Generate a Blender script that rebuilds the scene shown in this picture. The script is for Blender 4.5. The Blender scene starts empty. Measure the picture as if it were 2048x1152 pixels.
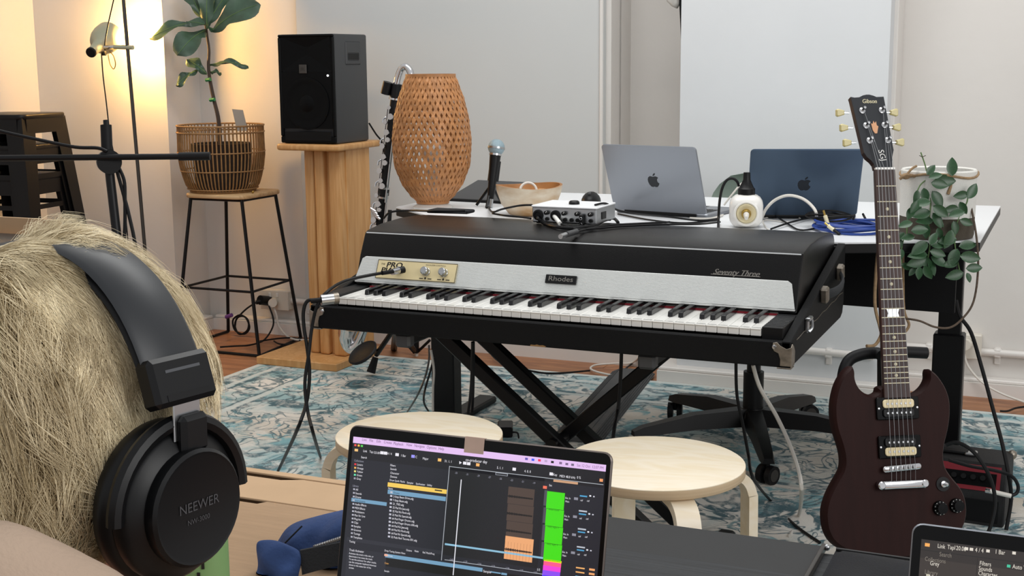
import bpy, bmesh, math, random
from mathutils import Vector as V, Matrix as M
from math import sin, cos, pi, radians as rad, sqrt
random.seed(7)
SC = bpy.context.scene
COL = SC.collection
# ---------------------------------------------------------------- camera
FPX = 2637.25
H = 1.22
CR, CU, CF = V((0.91559, 0.40201, -0.00811)), V((-0.06108, 0.15899, 0.98539)), V((-0.39742, 0.90171, -0.17018))
cam = bpy.data.cameras.new('camera'); camo = bpy.data.objects.new('camera', cam); COL.objects.link(camo)
cam.sensor_width = 36; cam.lens = FPX / 2048 * 36; cam.clip_start = 0.02
camo.matrix_world = M(((CR.x, CU.x, -CF.x, 0), (CR.y, CU.y, -CF.y, 0), (CR.z, CU.z, -CF.z, H), (0, 0, 0, 1)))
SC.camera = camo
SC.view_settings.view_transform = 'Standard'; SC.view_settings.look = 'None'
SC.view_settings.exposure = 0.0; SC.view_settings.gamma = 1; SC.view_settings.use_curve_mapping = False
SC.cycles.use_denoising = True
# ---------------------------------------------------------------- daylight
wd = bpy.data.worlds.new('daylight'); SC.world = wd; wd.use_nodes = True
bg = wd.node_tree.nodes['Background']; bg.inputs[0].default_value = (0.98, 0.985, 1.0, 1); bg.inputs[1].default_value = 0.60
def area(name, loc, target, sx, sy, power, color):
    l = bpy.data.lights.new(name, 'AREA'); l.shape = 'RECTANGLE'; l.size = sx; l.size_y = sy; l.energy = power; l.color = color
    o = bpy.data.objects.new(name, l); COL.objects.link(o); o.location = loc
    o.rotation_euler = (V(target) - V(loc)).to_track_quat('-Z', 'Y').to_euler(); return o
area('window_daylight', (2.6, 0.6, 2.3), (-1.3, 3.6, 0.5), 2.2, 1.6, 60, (1.0, 0.99, 0.97))
area('skylight_daylight', (-1.2, 3.2, 3.3), (-1.3, 3.5, 0), 2.6, 1.4, 58, (1.0, 1.0, 0.98))
# ---------------------------------------------------------------- pixel -> point (the pixel gives only a direction)
CAM = V((0, 0, H))
def ray(x, y): return CF + CR * ((x - 1024) / FPX) - CU * ((y - 576) / FPX)
def Uz(x, y, z): d = ray(x, y); return CAM + d * ((z - H) / d.z)
def Uy(x, y, Y): d = ray(x, y); return CAM + d * (Y / d.y)
def Ux(x, y, X): d = ray(x, y); return CAM + d * (X / d.x)
def Ud(x, y, dd): return CAM + ray(x, y) * dd
def Upl(x, y, o, n): d = ray(x, y); return CAM + d * ((o - CAM).dot(n) / d.dot(n))
# ---------------------------------------------------------------- mesh helpers
def rotm(rx=0, ry=0, rz=0):
    return M.Rotation(rz, 4, 'Z') @ M.Rotation(ry, 4, 'Y') @ M.Rotation(rx, 4, 'X')
def frame(o, x, y, z): return M(((x.x, y.x, z.x, o.x), (x.y, y.y, z.y, o.y), (x.z, y.z, z.z, o.z), (0, 0, 0, 1)))
def smooth_path(pts, k=6):
    P = [V(p) for p in pts]
    if len(P) < 3: return P
    out = []
    for i in range(len(P) - 1):
        a, b, c, d = P[max(i - 1, 0)], P[i], P[i + 1], P[min(i + 2, len(P) - 1)]
        for j in range(k):
            t = j / k
            out.append(0.5 * ((2 * b) + (c - a) * t + (2 * a - 5 * b + 4 * c - d) * t * t + (3 * b - a - 3 * c + d) * t ** 3))
    out.append(P[-1]); return out
_txt = {}
def text_geo(s, shear=0.0):
    if (s, shear) not in _txt:
        c = bpy.data.curves.new('t', 'FONT'); c.body = s; c.size = 1; c.shear = shear; c.resolution_u = 3
        c.align_x = 'CENTER'; c.align_y = 'CENTER'
        o = bpy.data.objects.new('t', c); COL.objects.link(o)
        me = o.to_mesh(); vs = [(v.co.x, v.co.y) for v in me.vertices]; fs = [tuple(p.vertices) for p in me.polygons]
        o.to_mesh_clear(); bpy.data.objects.remove(o); bpy.data.curves.remove(c); _txt[(s, shear)] = (vs, fs)
    return _txt[(s, shear)]
class MB:
    def __init__(s): s.v = []; s.f = []; s.c = []
    def add(s, vs, fs, m=None, col=None):
        o = len(s.v)
        for x in vs: s.v.append(tuple(m @ V(x)) if m is not None else tuple(x))
        for f in fs:
            s.f.append([i + o for i in f]); s.c.append(col)
        return s
    def bm(s, b, m=None):
        b.verts.index_update(); s.add([v.co for v in b.verts], [[v.index for v in f.verts] for f in b.faces], m); b.free(); return s
    def box(s, c, d, m=None, bv=0.0, seg=1, r=None):
        b = bmesh.new(); bmesh.ops.create_cube(b, size=1)
        for v in b.verts: v.co = V((v.co.x * d[0], v.co.y * d[1], v.co.z * d[2]))
        if bv: bmesh.ops.bevel(b, geom=list(b.edges), offset=bv, segments=seg, affect='EDGES', profile=0.5)
        mm = M.Translation(V(c))
        if r is not None: mm = mm @ r
        return s.bm(b, m @ mm if m is not None else mm)
    def box2(s, a, b, m=None, bv=0.0, seg=1):
        return s.box([(a[i] + b[i]) / 2 for i in range(3)], [abs(b[i] - a[i]) for i in range(3)], m, bv, seg)
    def tube(s, pts, r, n=8, k=6, m=None, cap=True, flat=None):
        P = smooth_path(pts, k) if k else [V(p) for p in pts]
        rr = (lambda t: r) if not callable(r) else r
        N = len(P); vs = []; fs = []
        t0 = (P[1] - P[0]).normalized(); up = V((0, 0, 1)) if abs(t0.z) < 0.9 else V((0, 1, 0))
        x = t0.cross(up).normalized()
        for i in range(N):
            t = (P[min(i + 1, N - 1)] - P[max(i - 1, 0)])
            t = t.normalized() if t.length > 1e-9 else t0
            x = (x - t * x.dot(t)); x = x.normalized() if x.length > 1e-6 else t.orthogonal().normalized()
            y = t.cross(x); q = rr(i / (N - 1))
            qx, qy = (q, q) if flat is None else (q * flat[0], q * flat[1])
            for j in range(n):
                a = 2 * pi * j / n; vs.append(P[i] + x * (qx * cos(a)) + y * (qy * sin(a)))
        for i in range(N - 1):
            for j in range(n):
                k2 = (j + 1) % n; fs.append([i * n + j, i * n + k2, (i + 1) * n + k2, (i + 1) * n + j])
        if cap: fs.append(list(range(n))[::-1]); fs.append(list(range((N - 1) * n, N * n)))
        return s.add(vs, fs, m)
    def cyl(s, a, b, r, r2=None, n=16, m=None):
        r2 = r if r2 is None else r2
        return s.tube([a, b], lambda t: r + (r2 - r) * t, n, 0, m)
    def lathe(s, prof, c=(0, 0, 0), n=24, m=None, cap=True, a0=0):
        vs = []; fs = []; N = len(prof)
        for (r, z) in prof:
            for j in range(n):
                a = 2 * pi * j / n + a0; vs.append((c[0] + r * cos(a), c[1] + r * sin(a), c[2] + z))
        for i in range(N - 1):
            for j in range(n):
                k = (j + 1) % n; fs.append([i * n + j, i * n + k, (i + 1) * n + k, (i + 1) * n + j])
        if cap:
            if prof[0][0] > 1e-5: fs.append(list(range(n))[::-1])
            if prof[-1][0] > 1e-5: fs.append(list(range((N - 1) * n, N * n)))
        return s.add(vs, fs, m)
    def ball(s, c, r, n=16, m=None, rot=None):
        r = (r, r, r) if not isinstance(r, (tuple, list)) else r
        b = bmesh.new(); bmesh.ops.create_uvsphere(b, u_segments=n, v_segments=max(6, n // 2), radius=1)
        for v in b.verts: v.co = V((v.co.x * r[0], v.co.y * r[1], v.co.z * r[2]))
        mm = M.Translation(V(c)) if rot is None else M.Translation(V(c)) @ rot
        return s.bm(b, m @ mm if m is not None else mm)
    def prism(s, poly, z0, z1, m=None, bv=0.0, seg=1, bvback=True):
        b = bmesh.new(); lo = [b.verts.new((p[0], p[1], z0)) for p in poly]; hi = [b.verts.new((p[0], p[1], z1)) for p in poly]
        n = len(poly); bot = b.faces.new(lo[::-1]); top = b.faces.new(hi)
        for i in range(n): b.faces.new([lo[i], lo[(i + 1) % n], hi[(i + 1) % n], hi[i]])
        bmesh.ops.recalc_face_normals(b, faces=list(b.faces))
        if bv:
            ed = list(top.edges) + (list(bot.edges) if bvback else [])
            bmesh.ops.bevel(b, geom=ed, offset=bv, segments=seg, affect='EDGES', profile=0.5)
        return s.bm(b, m)
    def plate(s, poly, z, m=None, col=None):
        return s.add([(p[0], p[1], z) for p in poly], [list(range(len(poly)))], m, col)
    def text(s, t, c, h, m=None, z=0.0, sx=1.0, shear=0.0, col=None, thick=0, al='C'):
        vs, fs = text_geo(t, shear)
        if not vs: return s
        dx = 0
        if al == 'L': dx = -min(v[0] for v in vs)
        vv = [(c[0] + (x + dx) * h * sx, c[1] + y * h, z) for x, y in vs]
        s.add(vv, fs, m, col)
        if thick: s.add([(a, b, q - thick) for a, b, q in vv], fs, m, col)
        return s
    def build(s, name, mat, parent=None, smooth=35, local=None):
        me = bpy.data.meshes.new(name); me.from_pydata(s.v, [], s.f); me.materials.append(mat)
        if any(c is not None for c in s.c):
            at = me.attributes.new('tint', 'FLOAT_COLOR', 'FACE')
            for i, c in enumerate(s.c):
                c = c or (1, 1, 1); at.data[i].color = (c[0], c[1], c[2], 1)
        else:
            b = bmesh.new(); b.from_mesh(me); bmesh.ops.recalc_face_normals(b, faces=list(b.faces)); b.to_mesh(me); b.free()
        if smooth:
            me.polygons.foreach_set('use_smooth', [True] * len(me.polygons)); me.set_sharp_from_angle(angle=rad(smooth))
        return inst(name, me, parent, local)
def inst(name, me, parent=None, local=None):
    o = bpy.data.objects.new(name, me); COL.objects.link(o)
    if parent is not None: o.parent = parent
    if local is not None: o.matrix_local = local
    return o
def tag(o, label=None, cat=None, group=None, kind=None):
    if label: o['label'] = label
    if cat: o['category'] = cat
    if group: o['group'] = group
    if kind: o['kind'] = kind
    return o
def thing(name, label, cat, loc=(0, 0, 0), rz=0.0, group=None, mw=None):
    o = bpy.data.objects.new(name, None); COL.objects.link(o); o.empty_display_size = 0.05
    if mw is not None: o.matrix_world = mw
    else: o.location = loc; o.rotation_euler = (0, 0, rz)
    return tag(o, label, cat, group)
# ---------------------------------------------------------------- materials
def lin(c): return tuple((x / 12.92 if x <= 0.04045 else ((x + 0.055) / 1.055) ** 2.4) for x in c)
def hexc(h): return lin(tuple(int(h[i:i + 2], 16) / 255 for i in (0, 2, 4)))
MT = {}
def mat(name, col, rough=0.5, metal=0.0, var=0.0, vs=8.0, bump=0.0, bs=200.0, spec=0.5, stretch=None, coat=0.0, col2=None, emit=None, es=0.0, alpha=None, trans=0.0, sub=0.0):
    c = hexc(col) if isinstance(col, str) else col
    m = bpy.data.materials.new(name); m.use_nodes = True; nt = m.node_tree; N = nt.nodes; L = nt.links
    b = N['Principled BSDF']; b.inputs['Base Color'].default_value = (*c, 1); b.inputs['Roughness'].default_value = rough
    b.inputs['Metallic'].default_value = metal; b.inputs['Specular IOR Level'].default_value = spec; b.inputs['Coat Weight'].default_value = coat
    if trans: b.inputs['Transmission Weight'].default_value = trans
    if sub: b.inputs['Subsurface Weight'].default_value = sub; b.inputs['Subsurface Radius'].default_value = (0.01, 0.004, 0.002)
    if emit: b.inputs['Emission Color'].default_value = (*emit, 1); b.inputs['Emission Strength'].default_value = es
    tc = N.new('ShaderNodeTexCoord'); mp = N.new('ShaderNodeMapping'); L.new(tc.outputs['Object'], mp.inputs['Vector'])
    if stretch: mp.inputs['Scale'].default_value = stretch
    if var or col2:
        no = N.new('ShaderNodeTexNoise'); no.inputs['Scale'].default_value = vs; no.inputs['Detail'].default_value = 4
        L.new(mp.outputs['Vector'], no.inputs['Vector'])
        cr = N.new('ShaderNodeValToRGB'); L.new(no.outputs['Fac'], cr.inputs['Fac'])
        c2 = (hexc(col2) if isinstance(col2, str) else col2) if col2 else tuple(min(1, x * (1 + var)) for x in c)
        c1 = c if col2 else tuple(x * (1 - var) for x in c)
        cr.color_ramp.elements[0].position = 0.32; cr.color_ramp.elements[1].position = 0.68
        cr.color_ramp.elements[0].color = (*c1, 1); cr.color_ramp.elements[1].color = (*c2, 1)
        L.new(cr.outputs['Color'], b.inputs['Base Color'])
    if bump:
        n2 = N.new('ShaderNodeTexNoise'); n2.inputs['Scale'].default_value = bs; n2.inputs['Detail'].default_value = 2
        L.new(mp.outputs['Vector'], n2.inputs['Vector'])
        bp = N.new('ShaderNodeBump'); bp.inputs['Strength'].default_value = bump; bp.inputs['Distance'].default_value = 0.002
        L.new(n2.outputs['Fac'], bp.inputs['Height']); L.new(bp.outputs['Normal'], b.inputs['Normal'])
    MT[name] = m; return m
def wood(name, c1, c2, rough=0.45, sc=(3, 30, 30), k=6.0, warp=1.5):
    m = mat(name, c1, rough); nt = m.node_tree; N = nt.nodes; L = nt.links; b = N['Principled BSDF']
    mp = next(n for n in N if n.type == 'MAPPING'); mp.inputs['Scale'].default_value = sc
    a = N.new('ShaderNodeTexNoise'); a.inputs['Scale'].default_value = 1.0; a.inputs['Detail'].default_value = 5; a.inputs['Distortion'].default_value = warp
    L.new(mp.outputs['Vector'], a.inputs['Vector'])
    f = N.new('ShaderNodeMath'); f.operation = 'MULTIPLY'; f.inputs[1].default_value = k; L.new(a.outputs['Fac'], f.inputs[0])
    p = N.new('ShaderNodeMath'); p.operation = 'PINGPONG'; p.inputs[1].default_value = 0.5; L.new(f.outputs[0], p.inputs[0])
    cr = N.new('ShaderNodeValToRGB'); L.new(p.outputs[0], cr.inputs['Fac'])
    cr.color_ramp.elements[0].color = (*hexc(c1), 1); cr.color_ramp.elements[1].color = (*hexc(c2), 1); cr.color_ramp.elements[1].position = 0.5
    L.new(cr.outputs['Color'], b.inputs['Base Color'])
    oi = N.new('ShaderNodeObjectInfo'); hs = N.new('ShaderNodeHueSaturation'); mr = N.new('ShaderNodeMapRange')
    mr.inputs['To Min'].default_value = 0.9; mr.inputs['To Max'].default_value = 1.08
    L.new(oi.outputs['Random'], mr.inputs['Value']); L.new(mr.outputs[0], hs.inputs['Value']); L.new(cr.outputs['Color'], hs.inputs['Color'])
    L.new(hs.outputs['Color'], b.inputs['Base Color'])
    return m
def tint_mat(name, emission=0.0, rough=0.4):
    m = mat(name, (0.02, 0.02, 0.02), rough); N = m.node_tree.nodes; L = m.node_tree.links; b = N['Principled BSDF']
    a = N.new('ShaderNodeAttribute'); a.attribute_name = 'tint'
    if emission:
        L.new(a.outputs['Color'], b.inputs['Emission Color']); b.inputs['Emission Strength'].default_value = emission
        b.inputs['Base Color'].default_value = (0.012, 0.012, 0.014, 1)
    else: L.new(a.outputs['Color'], b.inputs['Base Color'])
    return m
mat('plaster', 'd9d5d0', 0.85, var=0.02, vs=3, bump=0.35, bs=30)
mat('plaster_grey', 'd3d6d8', 0.85, var=0.02, vs=3, bump=0.3, bs=26)
mat('plaster_lining', 'c9cbca', 0.8, var=0.015, vs=2, bump=0.15, bs=20)
mat('gloss_white', 'dedad5', 0.4, var=0.02, vs=6)
wood('floor_wood', '8a5a3c', 'a8744e', 0.42, (1.2, 14, 14), 4.0)
wood('birch', 'eedec0', 'f4e8d2', 0.42, (2.2, 9, 9), 5.0)
wood('birch_edge', 'b89a78', 'd8bf9c', 0.5, (1, 1, 160), 1.0, 0)
wood('beech', 'c08d55', 'd0a06a', 0.45, (14, 14, 1.5), 4.0)
wood('oak_top', 'b99468', 'cfae82', 0.5, (2, 16, 16), 4.0)
mat('tolex', '090a0c', 0.6, bump=0.5, bs=900, var=0.15, vs=6, spec=0.18)
mat('vinyl', '070708', 0.3, bump=0.25, bs=700, col2='0d0c0c', vs=5, spec=0.22)
mat('chrome', 'd8d8da', 0.16, 1.0)
mat('steel', 'b6b8ba', 0.3, 1.0)
mat('alu_ribbed', 'e6e8e6', 0.38, 0.55)
mat('highlight_wear_grey', 'c2c6c8', 0.5)  # pale grey of the lid edge: painted highlight as well as wear
mat('space_dark', '6a615c', 0.4, 0.6)
mat('nickel_old', '8d857a', 0.42, 0.9, var=0.3, vs=60)
mat('black', '0a0a0c', 0.42, spec=0.28)
mat('black_horn', '08090a', 0.4, spec=0.1)
mat('black_matte', '0d0d0f', 0.7, spec=0.2)
mat('black_metal', '0b0b0d', 0.4, 0.1, spec=0.3)
mat('black_gloss', '070708', 0.16, spec=0.2)
mat('rubber', '0e0e10', 0.55, spec=0.25)
mat('cable_black', '0c0c0e', 0.5, spec=0.25)
mat('cable_white', 'd2cec6', 0.45)
mat('cable_blue', '1d3f8f', 0.4)
mat('key_white', 'ecebe6', 0.22)
mat('key_black', '0c0c0e', 0.18)
mat('cream', 'd9c99c', 0.4, var=0.04, vs=30)
mat('ink', '14110c', 0.6)
mat('felt_red', '8c1f2c', 0.9)
mat('desk_white', 'e6e8ea', 0.35)
mat('space_grey', '8f939a', 0.36, 0.75)
mat('midnight', '4b5b6e', 0.36, 0.7)
mat('logo_dark', '2c2e31', 0.15, 0.6)
mat('logo_mid', '1d2229', 0.15, 0.6)
mat('bamboo', 'ad7747', 0.45, var=0.18, vs=40)
mat('rattan', '8e6a40', 0.6, var=0.2, vs=40)
mat('leaf_fig', '3a5240', 0.42, var=0.25, vs=18)
mat('leaf_vine', '2a4d2e', 0.35, var=0.3, vs=25)
mat('stem', '3b2c22', 0.7)
mat('stem_green', '5d7a48', 0.6)
mat('soil', '2a211a', 0.95)
mat('felt_white', 'd9d8d2', 0.9, bump=0.4, bs=300, var=0.03, vs=14)
mat('felt_brown', '4a4338', 0.9, bump=0.4, bs=300)
mat('badge_grey', '8a8680', 0.4, 0.3)
mat('rope_dark', '54463a', 0.85, var=0.3, vs=160)
mat('rope', '93795a', 0.85, var=0.2, vs=120)
mat('bowl_out', 'd9cfbc', 0.55, col2='ad8656', vs=9, stretch=(1, 1, 2.5))
mat('bowl_in', 'a5713f', 0.5, var=0.25, vs=14)
mat('chair_green', '93a398', 0.75, var=0.05, vs=30)
mat('mahogany', '26100e', 0.55, spec=0.14, var=0.15, vs=6, stretch=(8, 1, 8))
mat('neck_wood', '2f1a17', 0.45, var=0.15, vs=12)
wood('rosewood', '2c1714', '43251e', 0.5, (30, 3, 30), 4.0)
mat('pearl', 'd8cfae', 0.35)
mat('coil_cream', 'e8d7ac', 0.35)
mat('tuner_key', 'c9bd84', 0.3)
mat('inlay_tan', 'd6a078', 0.5)
mat('amp_black', '141416', 0.7, bump=0.5, bs=600)
mat('amp_red', '7d1624', 0.35)
mat('grey_ramp', '4a4b4c', 0.75, var=0.08, vs=20)
mat('plastic_grey', '3a3b3d', 0.5)
mat('cardboard', 'a98b6c', 0.85, var=0.05, vs=14, bump=0.25, bs=60, stretch=(1, 9, 1))
mat('cardboard_light', 'c4a481', 0.85, var=0.05, vs=10)
mat('denim', '2b4474', 0.85, var=0.25, vs=9, bump=0.5, bs=140)
mat('webbing', '26282b', 0.85, bump=0.6, bs=300)
mat('navy_fabric', '0d0f15', 0.9, var=0.3, vs=30, bump=0.5, bs=400)
mat('black_board', '1c1d1f', 0.6, var=0.1, vs=10)
mat('black_wood', '17191c', 0.65, col2='303337', vs=3, stretch=(1.5, 60, 10), bump=0.5, bs=3)
mat('green_bottle', '7fa46a', 0.5, var=0.06, vs=20)
mat('skin', 'd9a184', 0.5, var=0.05, vs=20, sub=0.15)
mat('hair_cap', '9c8a64', 0.7, var=0.15, vs=40)
mat('shirt', 'b59e8a', 0.9, bump=0.4, bs=300, var=0.05, vs=10)
mat('trousers', '23262c', 0.9)
mat('phones_black', '0b0c0e', 0.4, spec=0.3)
mat('phones_satin', '1f2226', 0.42)
mat('phones_text', '55575b', 0.4, 0.5)
mat('ceramic', 'e3e1dc', 0.25)
mat('brass', 'b89a52', 0.3, 1.0)
mat('brass_plate', 'd8cda8', 0.35, 0.2)
mat('lamp_enamel', 'a3a48c', 0.4)
mat('stand_grey', '4a4744', 0.4, 0.6)
mat('light_dot', 'ffffff', 0.5, emit=(1, 1, 1), es=3)
mat('mesh_blue', '9fb4bd', 0.42, 0.75, bump=0.9, bs=900)
mat('tape_beige', 'c5ab9c', 0.75, var=0.08, vs=30)
mat('fig_tag', '8e8b86', 0.6)
mat('tie_green', '1f7a4a', 0.6)
mat('purple', '6a3f86', 0.5)
mat('red_led', 'ff2020', 0.5, emit=(1, 0.05, 0.05), es=4)
mat('switch_white', 'd8d2c6', 0.4)
mat('wear_tan', '8c6a40', 0.8)
tint_mat('screen_glow', 1.0, 0.25)
tint_mat('printed', 0.0, 0.5)
# ================================================================ the room
def struct(name, mb, m, smooth=0, parent=None):
    o = mb.build(name, MT[m], parent, smooth)
    if parent is None: tag(o, kind='structure')
    return o
XL, XR, YW, ZT = Uy(65, 0, 4.76).x, 2.6, 5.0, 2.7
floor = struct('floor', MB().box2((XL, -1.5, -0.05), (XR, YW + 0.4, -0.0025)), 'floor_wood')
y = YW; row = 0
while y > 3.35:
    xs = [XL, -4.2 + 0.3 * (row % 3), -3.0 - 0.33 * ((row + 1) % 3), -1.75 + 0.29 * ((row * 2) % 3), -0.6 - 0.23 * (row % 2), 0.7 + 0.2 * (row % 3)]
    for i in range(len(xs) - 1):
        MB().box2((xs[i] + 0.001, y - 0.134, -0.02), (xs[i + 1] - 0.001, y, 0.0), bv=0.0015).build('plank', MT['floor_wood'], floor, 0)
    y -= 0.1355; row += 1
PX0, PX1 = Uy(1363, 0, 4.76).x, Uy(1783, 0, 4.76).x       # pier behind the desk
QX0, QX1 = Uy(65, 0, 4.76).x, Uy(323, 0, 4.76).x          # pier behind the lamp
SX0, SX1 = Uy(592, 60, 4.965).x, Uy(1207, 60, 4.965).x    # lining panel
wb = MB()
wb.box2((XL, YW, 0), (SX1 + 0.02, YW + 0.12, ZT))
wb.box2((SX1 + 0.02, YW, 0), (PX0 + 0.05, YW + 0.12, 0.55)); wb.box2((SX1 + 0.02, YW + 0.24, 0.5), (PX0 + 0.2, YW + 0.36, ZT))
wb.box2((PX0 + 0.05, YW, 0), (XR, YW + 0.12, ZT)); wb.box2((SX1 + 0.02, YW + 0.1, 0.54), (PX0 + 0.06, YW + 0.3, 0.55)); wb.box2((SX1, YW + 0.1, 0.5), (SX1 + 0.02, YW + 0.36, ZT))
struct('wall_back', wb, 'plaster')
struct('wall_pier_middle', MB().box2((PX0, 4.76, 0), (PX1, YW, ZT)), 'plaster_grey')
struct('wall_pier_left', MB().box2((QX0, 4.76, 0), (QX1, YW, ZT)), 'plaster')
struct('wall_lining', MB().box2((SX0, 4.965, 0.1), (SX1, YW, ZT), bv=0.004), 'plaster_lining')
struct('trim_1', MB().box2((SX1 - 0.014, 4.955, 0.1), (SX1, 4.965, ZT), bv=0.003), 'gloss_white')
struct('trim_2', MB().box2((PX1 - 0.004, 4.85, 0.1), (PX1 + 0.014, YW, ZT), bv=0.003), 'gloss_white')
struct('wall_left', MB().box2((XL - 0.12, -1.5, 0), (XL, YW, ZT)), 'plaster')
def base(name, a, b): 
    m = MB(); m.box2((a[0], a[1], 0), (b[0], b[1], 0.052)); m.box2((a[0], a[1] + 0.012, 0.052), (b[0], b[1], 0.066), bv=0.004)
    struct(name, m, 'gloss_white')
base('baseboard_back', (QX1 + 0.06, 4.94), (PX0 - 0.06, YW)); base('baseboard_pier_middle', (PX0 - 0.06, 4.70), (PX1 + 0.06, 4.94))
base('baseboard_right', (PX1 + 0.06, 4.94), (XR, YW)); base('baseboard_pier_left', (XL, 4.70), (QX1 + 0.06, 4.94))
# conduit pipes on the walls
def pipe(name, pts, clips):
    m = MB(); m.tube(pts, 0.0135, 12, 0)
    for c in clips: m.box((c[0], c[1] + 0.006, c[2]), (0.03, 0.034, 0.034), bv=0.006); m.box((c[0], c[1] + 0.014, c[2] - 0.03), (0.022, 0.012, 0.03), bv=0.003)
    struct(name, m, 'gloss_white', 40)
zp = Uy(1640, 705, 4.74).z
c1 = Uy(1657, 706, 4.742)
pipe('trim_3', [(PX0 + 0.02, 4.742, zp + 0.01), (PX1 - 0.01, 4.742, zp)], [(c1.x, 4.742, zp)])
s2 = Uy(1937, 690, 4.98); c2 = Uy(1995, 706, 4.982)
pipe('trim_4', [(PX1 + 0.02, 4.982, c2.z), (XR - 0.2, 4.982, c2.z)], [(c2.x, 4.982, c2.z), (Uy(1858, 700, 4.982).x, 4.982, c2.z)])
s1 = Uy(556, 598, 4.98); c3 = Uy(590, 602, 4.982)
pipe('trim_5', [(s1.x + 0.05, 4.982, c3.z), (SX1 - 0.05, 4.982, c3.z)], [(c3.x + 0.9, 4.982, c3.z)])
def socket(name, label, p, w=0.146):
    t = thing(name, label, 'socket', (p.x, YW, p.z))
    MB().box2((-w / 2, -0.045, -0.043), (w / 2, 0, 0.043), bv=0.004).build('backbox', MT['switch_white'], t)
    MB().box2((-w / 2 - 0.002, -0.053, -0.045), (w / 2 + 0.002, -0.045, 0.045), bv=0.003).build('faceplate', MT['switch_white'], t)
    for s in (-1, 1):
        MB().box((s * 0.02, -0.055, 0.024), (0.012, 0.006, 0.02), bv=0.002).build('switch', MT['ceramic'], t)
socket('wall_socket', 'cream double wall socket beside the plant stool, with a black and a white plug', s1)
socket('wall_socket', 'white wall socket on the back wall right of the guitar neck', s2, 0.09)
# dark strip and pale cloth at the pier edge
t = thing('rolled_blind', 'black strip of blind with pale crumpled cloth hanging at the pier edge', 'blind', (PX0 - 0.02, 4.9, 1.5))
def pl(px, py, Y): q = Uy(px, py, Y); return (q.x - t.location.x, q.z - 1.5)
bl = MB(); bl.prism([pl(1352, -60, 4.85), pl(1366, -60, 4.85), pl(1364, 135, 4.85), pl(1361, 135, 4.85), pl(1358, 60, 4.85)], 0.0, 0.03, m=rotm(pi / 2))
bl.build('strip', MT['black_matte'], t, 0)
cl = MB(); cl.prism([pl(1318, -60, 4.83), pl(1354, -60, 4.83), pl(1352, 6, 4.83), pl(1346, 16, 4.83), pl(1338, 12, 4.83), pl(1328, 2, 4.83)], 0.0, 0.045, m=rotm(pi / 2), bv=0.01)
cl.build('cloth', MT['felt_white'], t, 60)
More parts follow.
